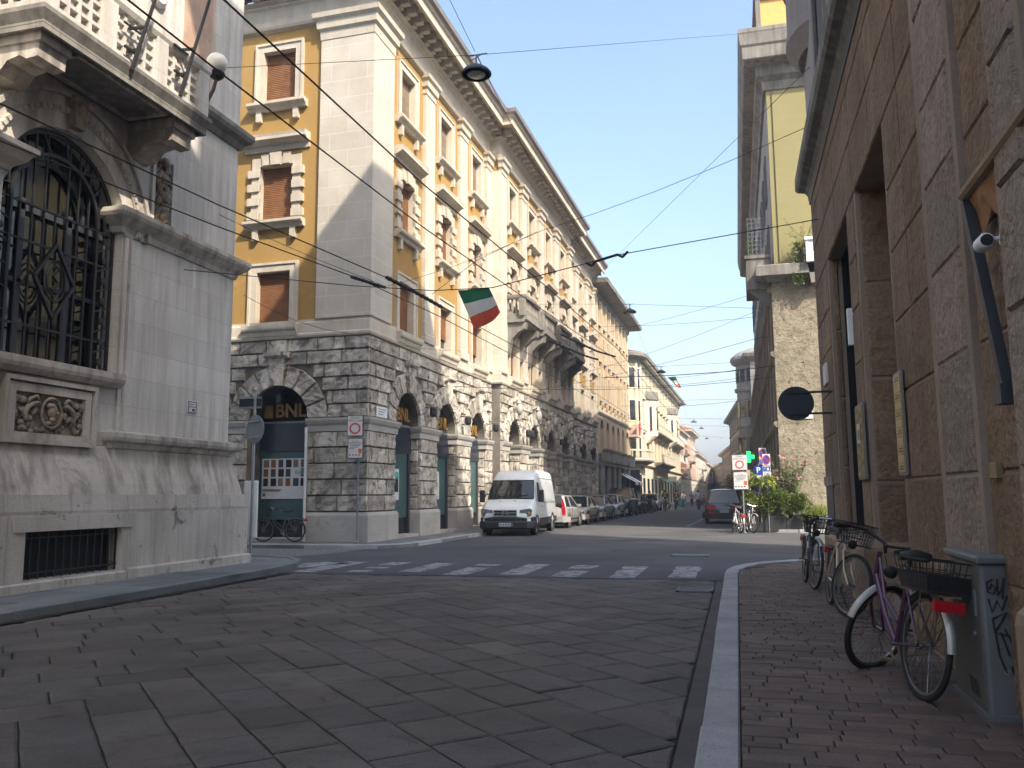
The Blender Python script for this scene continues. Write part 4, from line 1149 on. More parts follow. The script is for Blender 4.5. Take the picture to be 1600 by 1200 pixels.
# bossed blocks between the openings
ROWS = [.14, .92, 1.62, 2.46, 3.16, 3.87, 4.52, 5.30, 6.05, 6.75, 7.2]
def bosses(mb, ya, yb, rows, y=0.0, out=.016, mg=.016, n=6):
    for a, b in zip(rows, rows[1:]):
        rock(mb, [(-yb+mg, a+.007), (-ya-mg, a+.007), (-ya-mg, b-.007), (-yb+mg, b-.007)], y, out, n, 4, .003, .016)
mb = MB(TR)
lo = ROWS[:8]; hi = ROWS[7:]
bosses(mb, 7.3, 8.15, ROWS, mg=.006); bosses(mb, 8.15, 8.98, lo, mg=.006)
bosses(mb, 11.27, 11.95, lo); bosses(mb, 14.54, 15.35, lo); bosses(mb, 15.35, 16.62, lo)
for a, b in ((8.15,9.8),(9.8,11.3),(11.3,13.2),(13.2,14.6),(14.6,16.62)): bosses(mb, a, b, hi, mg=.006)
b5 = MB(TR); bosses(b5, 5.2, 6.12, ROWS, mg=.006); b5.build('bossed_strip', M['boss'], RB); mb.build('bossed_stonework', M['boss'], RB)
mb = MB(TR); bosses(mb, 3.2, 4.5, ROWS); bosses(mb, 1.0, 3.2, ROWS); bosses(mb, -3, 1.0, ROWS); mb.build('bossed_stonework', M['boss'], RB)
# pilaster with drafted margins
mb = MB(TR); mb.box((-7.28,-.05,.1),(-6.14,.03,7.28)); o = mb.build('pilaster', M['draft'], RB)
mb = MB(TR); bosses(mb, 6.24, 7.12, ROWS, -.05, .014, .0, 8); mb.build('bossed_face', M['bossgrey'], o)
mb = MB(TR); mb.box((-5.14,-.12,.1),(-4.55,.03,7.28)); o = mb.build('pilaster', M['draft'], RB)
mb = MB(TR); bosses(mb, 4.63, 5.06, ROWS, -.12, .025, .0, 6); mb.build('bossed_face', M['bossgrey'], o)
# jamb stones seen in the far reveals
for ya, x1 in ((11.15, .45), (14.42, .2)):
    mb = MB(Matrix.Translation((0, ya, 0)))
    rw = [.46,1.62,2.9,4.1,5.31] if ya < 12 else [.96,1.9,3.0,4.1,5.29]
    for a, b in zip(rw, rw[1:]): rock(mb, [(.05,a+.012),(x1-.06,a+.012),(x1-.06,b-.012),(.05,b-.012)], 0, .02, 4, 4, .004, .02)
    mb.build('jamb_stones', M['boss'], RB)
mb = MB(TR); mb.box((-11.15,.4,.45),(-9.09,.46,5.32)); o = mb.build('doorway_panel', M['plinthtan'], RB)
mb = MB(TR); mb.face([(-14.42,.44,.9),(-12.05,.44,.9),(-12.05,.44,5.3),(-14.42,.44,5.3)]); mb.face([(-14.415,.2,.95),(-14.415,.46,.95),(-14.415,.46,5.3),(-14.415,.2,5.3)]); mb.face([(-14.42,.2,5.29),(-12.06,.2,5.29),(-12.06,.46,5.29),(-14.42,.46,5.29)]); o = mb.build('window', M['void'], RB)  # near-black faces on inner reveal and head paint the dark of the interior
mb = MB(TR)
for x in (-14.3,-13.4,-12.5): mb.bar((x,.4,.95),(x,.4,5.3), .06)
mb.build('window_frame', M['iron'], o)
# rounded tan plinth
for a, b in ((11.2, 12.2), (3.0, 5.14)):
    mb = MB(TR); mb.sweep([(-.05,.1),(.16,.1),(.16,.78),(.15,.84),(.11,.89),(.04,.91),(-.05,.91)], [(-b,.35),(-b,0),(-a,0),(-a,.35)]); mb.build('plinth', M['plinthtan'], RB)
mb = MB(TR); mb.sweep([(-.05,.1),(.08,.1),(.08,.72),(.0,.8),(-.05,.8)], [(-YE+.0,0),(-12.35,0)]); mb.build('low_plinth', M['plinthtan'], RB)
# cornice over the ground floor
cpath = [(-YE-.0,9),(-YE,0),(9,0)]
mb = MB(TR); mb.sweep([(-.1,7.2),(.05,7.2),(.1,7.28),(.22,7.34),(.26,7.4),(.26,7.62),(.22,7.66),(.05,7.72),(-.1,7.75)], cpath); mb.build('cornice', M['concrete'], RB)
mb = MB(TR); mb.sweep([(-.1,7.02),(.03,7.02),(.05,7.2),(-.1,7.2)], cpath); mb.build('soffit_shade_band', M['iron'], RB)  # black band paints the shadow under the cornice soffit
# upper storeys
mb = MB(TR); ups = []
for y in (13.6, 9.6):
    for z in (8.3, 12.2, 16.2, 20.2): ups.append((-y, 1.3, z, z+2.3, False))
wallface(mb, -YE, -5.3, 7.7, 25.0, ups, .0, .35); mb.face([(-YE,0,7.7),(-YE,12,7.7),(-YE,12,25),(-YE,0,25)]); mb.face([(-5.3,0,7.7),(-5.3,12,7.7),(-5.3,12,25),(-5.3,0,25)])
mb.build('upper_wall', M['greystucco'], RB)
for c, w, z0, z1, _ in ups:
    mb = frame_mb(TR, c, w, z0, z1, .14, -.05, .02); o = mb.build('window', M['concrete'], RB)
    mb = MB(TR); mb.face([(c-w/2,.3,z0),(c+w/2,.3,z0),(c+w/2,.3,z1),(c-w/2,.3,z1)]); mb.build('pane', M['glass'], o)
mb = MB(TR); mb.face([(-YE-.9,-.9,26.0),(-5.0,-.9,26.0),(-5.0,12,26.0),(-YE-.9,12,26.0)])
mb.sweep([(-.2,24.9),(.1,24.9),(.3,25.3),(.9,25.5),(.95,26.05),(-.2,26.1)], [(-YE,12),(-YE,0),(-5.3,0)]); mb.build('roof_cornice', M['concrete'], RB)
mb = MB(TR); wallface(mb, -5.3, 30, 7.7, 19.6, [(-3.0+4*k, 1.3, z, z+2.3, False) for k in range(8) for z in (8.3, 12.2, 15.9)], .0, .35)
mb.build('low_wing_wall', M['greystucco'], RB)
mb = MB(TR); mb.box((-5.29,-.02,20.1),(-4.3,6,23.3)); mb.build('low_wing_sun_block', M['concrete'], RB)  # unseen block added to keep sun off the palazzo wall
mb = MB(TR); mb.face([(-5.3,-.9,20.1),(30,-.9,20.1),(30,12,20.1),(-5.3,12,20.1)]); mb.sweep([(-.2,19.3),(.2,19.4),(.85,19.7),(.9,20.1),(-.2,20.15)], [(-5.3,0),(30,0)]); mb.build('low_wing_roof', M['concrete'], RB)
# rounded balcony at the corner
mb = MB(); pts = []
NB = 18
def bal(r, z): return [(.55+1.15*0-r*math.cos(a)*.72, 16.2+r*math.sin(a), z) for a in [math.pi*(-.5)+math.pi*k/NB*1.0 for k in range(NB+1)]]
rows = [bal(.95,9.7), bal(1.2,9.95), bal(1.25,10.0), bal(1.25,10.15), bal(1.2,10.2), bal(1.2,11.2), bal(1.28,11.22), bal(1.28,11.4), bal(.2,11.4)]
mb.grid(rows); mb.face(rows[0]); mb.build('rounded_balcony', M['greystucco'], RB, False)
# small grey door, house plate, intercom
mb = MB(TR); mb.box((-16.5,-.03,.13),(-15.4,.02,1.62)); o = mb.build('metal_hatch', M['dark_steel'], RB)
mb = MB(TR); mb.box((-16.58,-.05,1.62),(-15.3,.02,1.78)); mb.build('lintel', M['draft'], o)
def plate(name, lab, cat, y0, y1, z0, z1, m, t=.02):
    o = MB(TR); o.box((-y1,-.03-t,z0),(-y0,-.005,z1),.004); o = o.build(name, M[m]); o.location = (1.6,0,0); return tag(o, lab, cat)
plate('street_plate', 'small pale enamel plate on the far edge of the brown stone wall', 'plate', 15.25, 15.75, 3.36, 3.72, 'offwhite')
plate('junction_box', 'little white junction box on the wall above the tall name boards', 'box', 11.9, 11.98, 3.45, 3.95, 'white', .05)
# brass name boards
def nameboard(lab, y0, y1, z0, z1, cols, m, rows, paper=False):
    t = thing('brass_nameboard', lab, 'nameboard', (1.6, (y0+y1)/2, z0)); T = TR
    yc = (y0+y1)/2
    T = TR.copy(); h = z1-z0
    def X(y): return -(y-yc)
    mb = MB(T); mb.box((X(y1),-.05,0),(X(y0),-.032,h)); mb.build('backing', M['galv_dull'], t)
    for c in range(cols):
        a = y0+.03+(y1-y0-.06)*c/cols; b = y0+.03+(y1-y0-.06)*(c+1)/cols-.02
        for k in range(rows):
            za, zb = .03+(h-.06)*k/rows, .03+(h-.06)*(k+1)/rows-.006
            mb = MB(T); mb.box((X(b),-.062,za),(X(a),-.05,zb)); p = mb.build('brass_plate', M[m], t)
            if (k+c) % 2 == 0:
                mb = MB(T); zc = (za+zb)/2
                for q in range(2): mb.box((X(b-.06-(.04*q)),-.066,zc-.018+q*.026),(X(a+.05),-.0625,zc-.006+q*.026))
                mb.build('lettering', M['brownstone'], p)
    if paper:
        mb = MB(T); mb.box((X(yc+.11),-.07,h*.48),(X(yc-.1),-.067,h*.74)); p = mb.build('notice', M['offwhite'], t); mb = MB(T); mb.box((X(yc+.05),-.074,h*.52),(X(yc-.06),-.0705,h*.66)); mb.build('print', M['galv_dull'], p)
nameboard('wide brass nameboard in two columns with a paper notice, beside the dark window', 11.24, 11.93, 1.66, 2.62, 2, 'brass_dull', 12, True)
nameboard('single tall brass nameboard in a steel frame next to the doorway', 8.66, 9.06, 1.66, 2.66, 1, 'brass', 11)
plate('wall_plate', 'little square brass plate low on the wall under the awning arm', 'plate', 5.84, 5.98, 1.58, 1.68, 'brass_dull')
# awning: front tube, scalloped cloth, arm
AW_ = thing('shop_awning', 'rolled brown awning with scalloped edge and grey folding arm at top right', 'awning', (1.55, 5.7, 3.35))
a0 = Vector((1.47,5.72,3.36))-Vector((1.55,5.7,3.35)); a1 = Vector((1.5,3.2,3.42))-Vector((1.55,5.7,3.35))
mb = MB(); mb.tube([a0, a1], .045, 10); mb.build('front_tube', M['plinthtan'], AW_)
mb = MB(); n = 40; top = []; bot = []
for k in range(n+1):
    p = a0.lerp(a1, k/n); top.append(p+Vector((.0,0,-.02))); bot.append(p+Vector((.05,0,-.2-.09*abs(math.sin(k*math.pi/5))-.006*k*0)))
mb.grid([top, [a.lerp(b,.5)+Vector((.02*math.sin(i),0,0)) for i,(a,b) in enumerate(zip(top,bot))], bot]); mb.build('valance', M['awning_brown'], AW_)
mb = MB(); mb.bar(a0+Vector((.0,-.02,-.05)), Vector((1.5,5.3,2.06))-Vector((1.55,5.7,3.35)), .06, .05); mb.box((-.1,-.45,-1.36),(0,-.3,-1.25)); mb.build('folding_arm', M['dark_steel'], AW_)
CC = thing('security_camera', 'small white bullet security camera on the wall under the awning tube', 'camera', (1.55, 5.22, 2.92))
mb = MB(); mb.lathe([(.03,0),(.045,.01),(.045,.12),(.03,.14)], (-.12,-.02,.0), 'Y', 12); mb.build('housing', M['white'], CC, True)
mb = MB(); mb.lathe([(.0,-.006),(.034,-.004),(.034,.004)], (-.12,-.02,0), 'Y', 12); mb.build('lens', M['black'], CC)
mb = MB(); mb.tube([(0,.08,.03),(-.06,.08,.03),(-.12,.08,.0)], .014, 6); mb.lathe([(.04,-.02),(.04,.01)], (0,.08,.03), 'X', 10); mb.build('bracket', M['white'], CC)

# ================================================================== RIGHT BACKGROUND BUILDING with the green-yellow gable
GB = thing('gable_building', 'tall building with blank green-yellow gable above a pudding-stone base behind the planters', 'building', (1.68, 35.4, 0))
mb = MB(); wallface(mb, 0, 13, 0, 10.15, [], 0, .1); mb.build('stone_base', M['ceppo'], GB)
mb = MB(); mb.sweep([(-.1,10.05),(.1,10.05),(.2,10.15),(.6,10.22),(.6,10.62),(.5,10.68),(-.1,10.7)], [(-.0,3),(-.0,0),(13,0)][::-1][::-1]); mb.build('coping', M['concrete'], GB)
mb = MB(); wallface(mb, .16, 13, 10.6, 19.4, [], .05, .1); mb.build('gable', M['gable'], GB)
# street front, frame turned to face the street: x = -world y
mb = MB(TR); LB = 52
sl_ = [(-2.2-1.55*k, .42, z0, z1, False) for k in range(31) for z0, z1 in ((.9,3.6),(4.6,6.6),(7.3,9.3))]
wallface(mb, -LB, 0, 0, 10.1, sl_, .02, .25); mb.build('street_wall', M['brownstone'], GB)
mb = MB(TR)
LU = 36
wallface(mb, -LU, -.05, 10.1, 19.4, [(-3.2-3.1*k, 1.1, z, z+1.9, False) for k in range(11) for z in (11.2, 14.4)], .15, .25); mb.face([(-LU,.15,10.1),(-LU,9,10.1),(-LU,9,19.4),(-LU,.15,19.4)]); mb.build('upper_street_wall', M['greystucco'], GB)
mb = MB(TR); mb.face([(-LB,.24,.3),(0,.24,.3),(0,.24,9.6),(-LB,.24,9.6)]); mb.face([(-LU,.38,10.3),(0,.38,10.3),(0,.38,19),(-LU,.38,19)]); mb.face([(-LB,0,10.1),(-LU,0,10.1),(-LU,9,10.1),(-LB,9,10.1)]); mb.build('window_backing', M['glass_dark'], GB)
for z in (4.1, 6.95, 9.6):
    mb = MB(TR); mb.sweep([(-.1,z),(.06,z),(.16,z+.1),(.18,z+.22),(-.1,z+.3)], [(-LB,.02),(-.02,.02)]); mb.build('string_course', M['brownstone'], GB)
for k in range(17):
    mb = MB(TR); x = -.5-3.1*k; mb.box((x-.16,-.06,.1),(x+.16,.05,9.58)); mb.build('pilaster', M['brownstone'], GB)
for k in range(11):
    for z in (11.2, 14.4):
        mb = frame_mb(TR, -3.2-3.1*k, 1.1, z, z+1.9, .15, .08, .2); mb.build('window_surround', M['concrete'], GB)
gp = [(-LB,.12),(0,.12),(0,.1)]
cp_ = [(13,0),(0,0),(0,LB)]
CP = [(13,.05),(.1,.05),(.1,LU)]
mb = MB()
prof = [(-.2,18.3),(.06,18.35),(.1,18.7),(.3,18.9),(.34,19.3),(.78,19.4),(.84,19.46),(.86,19.95),(.92,20.05),(.98,20.5),(1.0,20.56),(1.0,20.72),(-.3,20.8)]
mb.sweep([(-o, z) for o, z in prof], CP); mb.build('cornice', M['concrete'], GB)
mb = MB(); mb.box((-.0+.1,.3,20.7),(11,8,23.6)); mb.build('attic_wall', M['orange'], GB)
mb = MB(); mb.box((-.1,.1,20.75),(.1,.3,23.6)); mb.box((-.1,.1,23.6),(11,8,23.8)); mb.box((.1,.2,22.6),(11,.3,23.6)); mb.build('attic_frame', M['greystone'], GB)
# corner balcony with trellis
mb = MB(); mb.box((-.95,.35,9.9),(.02,2.6,10.12)); mb.box((-.95,.35,10.12),(-.86,2.6,11.2)); mb.box((-.86,.35,10.12),(.02,.44,11.2)); mb.box((-1.0,.3,11.2),(.02,2.65,11.34))
mb.prism([(-.9,9.9),(0,9.1),(0,9.9)], .5, .75); o = mb.build('balcony', M['concrete'], GB)
mb = MB(); mb.box((-.5,.33,10.35),(-.28,.352,11.0)); mb.build('railing_slot', M['galv'], o)
mb = MB()
for k in range(5): mb.bar((-.15-.17*k,.4,11.34),(-.15-.17*k,.4,13.0), .018)
for k in range(9): mb.bar((-.86,.4,11.4+.19*k),(-.12,.4,11.4+.19*k), .018)
mb.build('trellis', M['galv_dull'], o)
mb = MB(); mb.box((1.35,-.8,10.62),(5.5,0,10.78)); mb.box((1.35,-.8,10.78),(1.45,-.05,11.5)); mb.box((1.3,-.85,11.5),(5.5,-.72,11.62)); mb.box((1.45,-.78,10.78),(5.5,-.72,11.5)); o = mb.build('balcony', M['white'], GB)
mb = MB(); mb.prism([(1.4,10.62),(1.7,10.62),(1.7,9.8),(1.5,9.8)], -.6, -.02); mb.build('bracket', M['concrete'], o)
mb = MB(); mb.box((1.66,-.80,10.8),(1.76,-.785,11.48)); mb.build('red_stripe', M['redshut'], o)
mb = MB(); mb.box((.62,-.04,4.42),(1.34,.01,4.98)); o = mb.build('name_plate', M['white'], GB)
mb = MB(); mb.box((.74,-.044,4.58),(1.1,-.041,4.62))
for k in range(2): mb.box((.72,-.044,4.5-k*.03),(1.22,-.041,4.512-k*.03))
mb.build('lettering', M['galv_dull'], o)
# ================================================================== FAR STREET
def rowhouse(name, label, loc, rz, L, ztop, wall, floors, nb, ww=1.1, wh=1.9, base='greystone', zb=4.0, trim='trim', shut=None, over=.5, corn=.5, roof='rooftile', balc=(), depth=10, shops=None, nearwall=True, cat='building', pil=False, wins=True):
    t = thing(name, label, cat, loc, rz)
    bay = L/nb; cs = [bay*(k+.5) for k in range(nb)]
    ops = [(c, ww, z, z+wh, False) for c in cs for z in floors]
    mb = MB(); wallface(mb, 0, L, zb, ztop, ops, 0, .22)
    for x in (0, L): mb.face([(x,0,0),(x,depth,0),(x,depth,ztop),(x,0,ztop)])
    mb.build('wall', M[wall], t)
    sh = shops or (bay*.62, 3.2)
    mb = MB(); wallface(mb, 0, L, 0, zb, [(c, sh[0], .1, sh[1], False) for c in cs], -.04, .4); mb.build('ground_floor', M[base], t)
    for c in cs:
        mb = MB(); mb.face([(c-sh[0]/2,.34,.1),(c+sh[0]/2,.34,.1),(c+sh[0]/2,.34,sh[1]),(c-sh[0]/2,.34,sh[1])]); mb.build('shop_window', M['glass_dark'], t)
    mb = MB(); mb.sweep([(-.1,zb-.1),(.1,zb-.1),(.18,zb+.05),(.18,zb+.2),(-.1,zb+.24)], [(0,0),(L,0)]); mb.build('string_course', M[trim], t)
    for c in cs:
        for i, z in enumerate(floors):
            mb = frame_mb(None, c, ww, z, z+wh, .16, -.05, .03); mb.sweep([(0,z-.2),(.18,z-.16),(.2,z-.02),(0,z)], [(c-ww/2-.3,0),(c+ww/2+.3,0)])
            o = mb.build('window', M[trim], t)
            mb = MB(); mb.face([(c-ww/2,.2,z),(c+ww/2,.2,z),(c+ww/2,.2,z+wh),(c-ww/2,.2,z+wh)]); mb.build('pane', M['glass'] if rnd.random() < .7 else M['wood_pale'], o)
            if shut and rnd.random() < .8:
                mb = MB()
                for sx in (-1, 1): mb.box((c+sx*(ww/2+.02),-.1,z),(c+sx*(ww+.0),-.055,z+wh))
                mb.build('shutters', M[shut], o)
    for (x0, x1, z) in balc:
        mb = MB(); mb.sweep([(0,z-.3),(.3,z-.3),(.8,z-.1),(.9,z-.06),(.9,z+.1),(0,z+.1)], [(x0,0),(x1,0)]); o = mb.build('balcony', M['concrete'], t)
        mb = MB(); mb.sweep([(-.06,z+.95),(.06,z+.95),(.06,z+1.1),(-.06,z+1.1)], [(x0+.05,0),(x0+.05,-.8),(x1-.05,-.8),(x1-.05,0)])
        k = max(4, int((x1-x0)/.28))
        for i in range(k+1): x = x0+.08+(x1-x0-.16)*i/k; mb.bar((x,-.8,z+.1),(x,-.8,z+.96), .1)
        mb.build('balustrade', M['trim'], o)
    mb = MB(); mb.sweep([(-.1,ztop-.6),(.05,ztop-.6),(.1,ztop-.3),(corn*.6,ztop-.12),(corn,ztop-.06),(corn,ztop+.22),(corn+.08,ztop+.3),(-.1,ztop+.36)], [(0,depth),(0,0),(L,0),(L,depth)]); mb.build('cornice', M[trim], t)
    mb = MB(); e = corn+.05; mb.face([(-e,-e,ztop+.32),(L+e,-e,ztop+.32),(L-1,depth*.55,ztop+2.4),(1,depth*.55,ztop+2.4)]); mb.face([(-e,-e,ztop+.32),(1,depth*.55,ztop+2.4),(-e,depth,ztop+.32)]); mb.face([(L+e,-e,ztop+.32),(L-1,depth*.55,ztop+2.4),(L+e,depth,ztop+.32)]); mb.build('roof', M[roof], t)
    return t, cs
def fpt(s, off=0):
    a = R(1.1); return (-10.95+math.sin(a)*s+math.cos(a)*off, 23.97+math.cos(a)*s-math.sin(a)*off, 0)
RZ = R(90-1.1)
# --- beige building with the wide eaves
B2 = thing('beige_building', 'beige stone building with wide flat eaves and arched loggia past the corner building', 'building', fpt(39.8), RZ)
LB2 = 18.2
mb = MB(); ops_ = [(1.6+2.14*k, .75, z, z+2.0, False) for k in range(8) for z in (8.9, 12.0, 14.9)]
wallface(mb, 0, LB2, 7.6, 17.4, ops_, 0, .25); mb.face([(LB2,0,0),(LB2,10,0),(LB2,10,17.4),(LB2,0,17.4)]); mb.build('wall', M['beige'], B2)
for k in range(8):
    c = 1.6+2.14*k
    for z in (8.9, 12.0, 14.9):
        mb = frame_mb(None, c, .75, z, z+2.0, .12, -.06, .03); mb.sweep([(0,z-.25),(.2,z-.2),(.22,z-.02),(0,z)], [(c-.6,0),(c+.6,0)]); o = mb.build('window', M['trim'], B2)
        mb = MB(); mb.face([(c-.375,.22,z),(c+.375,.22,z),(c+.375,.22,z+2),(c-.375,.22,z+2)]); mb.build('pane', M['glass'], o)
    mb = MB(); x = .53+2.14*k; mb.box((x-.28,-.16,8.3),(x+.28,.02,16.9)); mb.build('pilaster', M['beige'], B2)
mb = MB(); wallface(mb, 0, LB2, 4.6, 7.65, [(2.2+2.8*k, 1.5, 5.0, 7.3, True) for k in range(6)], -.05, .7); mb.build('loggia_wall', M['beige'], B2)
for k in range(6):
    c = 2.2+2.8*k
    mb = MB(); mb.face([(c-.8,.6,4.9),(c+.8,.6,4.9),(c+.8,.6,7.4),(c-.8,.6,7.4)]); mb.build('loggia_arch', M['glass_dark'], B2)
    mb = MB(); q = [(c-1.0+2.0*i/10, -.05-.55*math.sin(math.pi*i/10)) for i in range(11)]
    for z0, z1, g_ in ((3.7,4.0,.0),(4.0,4.85,.12),(4.85,5.0,.2)):
        mb.grid([[(x, y-g_, z0) for x, y in q], [(x, y-g_, z1) for x, y in q]])
    mb.face([(x, y-.2, 5.0) for x, y in q]); mb.build('bowed_balcony', M['concrete'], B2)
mb = MB(); wallface(mb, 0, LB2, 0, 4.6, [(2.2+2.8*k, 1.9, .1, 3.6, False) for k in range(6)], -.02, 1.0); mb.build('ground_floor', M['greystone'], B2)
for k in range(6):
    c = 2.2+2.8*k
    mb = MB(); mb.face([(c-1,.8,.1),(c+1,.8,.1),(c+1,.8,3.7),(c-1,.8,3.7)]); mb.build('shop_window', M['glass_dark'], B2)
    mb = MB(); mb.lathe([(.26,.1),(.24,.4),(.2,3.5),(.28,3.7)], (c-1.4,-.22,0), 'Z', 10); mb.build('column', M['greystone'], B2)
mb = MB(); mb.sweep([(-.1,7.6),(.1,7.62),(.22,7.8),(.22,8.0),(-.1,8.1)], [(0,0),(LB2,0)]); mb.build('string_course', M['trim'], B2)
mb = MB(); mb.sweep([(-.2,16.9),(.1,16.95),(.2,17.35),(1.05,17.5),(1.25,17.6),(1.3,17.9),(1.2,18.0),(-.3,18.15)], [(.3,4),(.3,0),(LB2,0),(LB2,8)]); mb.build('eaves', M['concrete'], B2)
for k in range(2):
    o = MB(); x = 10.2+2.8*k; q = [(x,-.1,3.3),(x+2.2,-.1,3.3),(x+2.2,-1.5,2.5),(x,-1.5,2.5)]
    o.face(q); o.face([q[3],q[2],(x+2.2,-1.5,2.25),(x,-1.5,2.25)]); o.build('awning', M['awning'], B2)
# corner balcony with red flowers
mb = MB(); mb.box((LB2-1.2,-.9,6.9),(LB2+.8,.1,7.1)); mb.box((LB2-1.2,-.9,7.1),(LB2+.8,-.8,8.2)); mb.box((LB2+.7,-.8,7.1),(LB2+.8,.1,8.2)); mb.build('corner_balcony', M['pink'], B2)
mb = MB(); mb.prism([(LB2-.2,7.2),(LB2+.6,7.2),(LB2+.8,8.3),(LB2-.3,8.2)], -.98, -.92); mb.build('hanging_banner', M['redpaint'], B2)
# --- yellow building with the rounded corner
YB = thing('yellow_building', 'yellow palace with rounded corner, bay windows and long stone balconies in mid street', 'building', fpt(58.8, .5), RZ)
LY = 51; rad = 3.2
def rcorner(off=0, nseg=8, L=LY):
    p = [(0-off, 8)] + [(rad-(rad+off)*math.cos(a), rad-(rad+off)*math.sin(a)) for a in [math.pi/2*k/nseg for k in range(nseg+1)]] + [(L, -off)]
    return p
mb = MB(); mb.sweep([(-.2,0),(0,0),(0,4.4),(-.2,4.4)], rcorner()); mb.build('ground_floor', M['cream'], YB)
cs = [rad+2.0+3.6*k for k in range(13)]
mb = MB(); wallface(mb, rad, LY, 4.4, 15.2, [(c, 1.15, z, z+2.1, False) for c in cs for z in (5.2, 8.7, 12.0)], 0, .25)
pc = rcorner()[:-1]
mb.grid([[(x,y,4.4) for x, y in pc], [(x,y,15.2) for x, y in pc]]); mb.face([(LY,0,0),(LY,9,0),(LY,9,15.2),(LY,0,15.2)])
mb.build('wall', M['yellow'], YB)
for i, c in enumerate(cs):
    for z in (5.2, 8.7, 12.0):
        mb = frame_mb(None, c, 1.15, z, z+2.1, .22, -.08, .03); mb.sweep([(0,z+2.45),(.3,z+2.55),(.3,z+2.7),(0,z+2.75)], [(c-1,0),(c+1,0)]); o = mb.build('window', M['cream'], YB)
        mb = MB(); mb.face([(c-.575,.22,z),(c+.575,.22,z),(c+.575,.22,z+2.1),(c-.575,.22,z+2.1)]); mb.build('pane', M['glass'] if rnd.random()<.6 else M['wood_pale'], o)
    mb = MB(); x = c-1.8; mb.box((x-.3,-.1,4.5),(x+.3,.03,14.6)); mb.build('pilaster', M['cream'], YB)
    mb = MB(); mb.box((c-.75,-.05,.3),(c+.75,.0,3.1)); mb.build('shop_window', M['glass_dark'], YB)
for k in range(4):
    a = math.pi/2*(k+.5)/4; p = Vector((rad-rad*math.cos(a), rad-rad*math.sin(a), 0)); n_ = Vector((-math.cos(a),-math.sin(a),0)); t_ = Vector((-n_.y,n_.x,0))
    for z in (5.0, 8.7, 12.0):
        mb = MB(); mb.obox(p+n_*.0+Vector((0,0,z+1.1)), t_*.55, n_*.06, Vector((0,0,1.15))); o = mb.build('window', M['cream'], YB)
        mb = MB(); mb.obox(p+n_*.03+Vector((0,0,z+1.1)), t_*.4, n_*.05, Vector((0,0,1.0))); mb.build('pane', M['glass'], o)
    mb = MB(); mb.obox(p+Vector((0,0,1.8)), t_*.4, n_*.05, Vector((0,0,1.6))); mb.build('shop_window', M['glass_dark'], YB)
for k in range(5):
    a = math.pi/2*k/4; p = Vector((rad-rad*math.cos(a), rad-rad*math.sin(a), 0)); n_ = Vector((-math.cos(a),-math.sin(a),0))
    mb = MB(); mb.tube([p+n_*.08+Vector((0,0,4.5)), p+n_*.08+Vector((0,0,14.6))], .2, 8); mb.build('half_column', M['cream'], YB)
for z in (4.3, 7.9): 
    mb = MB(); mb.sweep([(-.1,z),(.12,z),(.25,z+.15),(.25,z+.3),(-.1,z+.35)], rcorner()); mb.build('string_course', M['cream'], YB)
mb = MB(); mb.sweep([(-.2,14.5),(.1,14.6),(.15,14.9),(.5,15.1),(.95,15.2),(1.0,15.5),(.9,15.6),(-.3,15.7)], rcorner()); mb.build('cornice', M['concrete'], YB)
mb = MB()
for k in range(60): x = rad+.4+k*.79; mb.box((x-.12,-.8,14.95),(x+.12,-.1,15.15))
mb.sweep([(-.1,14.9),(.14,14.92),(.14,14.98),(-.1,15.0)], rcorner()); mb.build('brackets', M['cream'], YB)
mb = MB(); pr = rcorner(.85)
mb.face([(x,y,15.66) for x, y in pr]+[(LY,8,15.66)]); 
ctr = (rad+3, 6, 18.0)
for a, b in zip(pr, pr[1:]): mb.face([(a[0],a[1],15.66),(b[0],b[1],15.66),(b[0]*.9+2,6,17.8) if b[0] > 10 else ctr, ctr])
mb.build('roof', M['rooftile'], YB)
def rbalc(x0, x1, z, out, curved=False):
    path = [(x0,0),(x1,0)]
    if curved: path = [p for p in rcorner() if p[0] < rad+.1][1:] + [(x1,0)]
    mb = MB(); mb.sweep([(0,z-.35),(out*.4,z-.3),(out*.9,z-.08),(out,z-.05),(out,z+.1),(0,z+.1)], path); o = mb.build('balcony', M['concrete'], YB)
    mb = MB(); mb.sweep([(out-.2,z+.95),(out-.02,z+.95),(out-.02,z+1.1),(out-.2,z+1.1)], path); mb.sweep([(out-.16,z+.1),(out-.06,z+.1),(out-.06,z+.25),(out-.16,z+.25)], path)
    L_ = 0
    for a, b in zip(path, path[1:]):
        a = Vector(a); b = Vector(b); d = (b-a); nn = Vector((d.y,-d.x)).normalized(); k = max(1, int(d.length/.3))
        for i in range(k): p = a+d*(i+.5)/k+nn*(out-.11); mb.bar((p.x,p.y,z+.2),(p.x,p.y,z+1.0), .13)
    mb.build('balustrade', M['cream'], o)
rbalc(0, rad+2.4, 4.75, 1.1, True); rbalc(14, 30, 4.9, 1.1); rbalc(14, 30, 8.3, .9); rbalc(36, 48, 8.3, .9)
for c, z0, z1, nm in ((8.6, 7.6, 11.4, 'bay_window'), (33.0, 8.4, 12.0, 'bay_window')):
    mb = MB(); q = [(c-1.5+3.0*i/10, -1.2*math.sin(math.pi*i/10)) for i in range(11)]
    mb.grid([[(x,y*.3,z0-.8) for x,y in q],[(x,y,z0) for x,y in q],[(x,y,z1) for x,y in q]]); mb.face([(x,y,z1) for x,y in q]); o = mb.build(nm, M['cream'], YB)
    for i in (2,5,8):
        mb = MB(); mb.box((q[i][0]-.3,q[i][1]-.03,z0+.6),(q[i][0]+.3,q[i][1]+.1,z1-.7)); mb.build('pane', M['glass'], o)
    mb = MB(); mb.sweep([(0,z1),(.15,z1+.05),(.15,z1+.9),(0,z1+.95)], q); mb.build('parapet', M['concrete'], o)
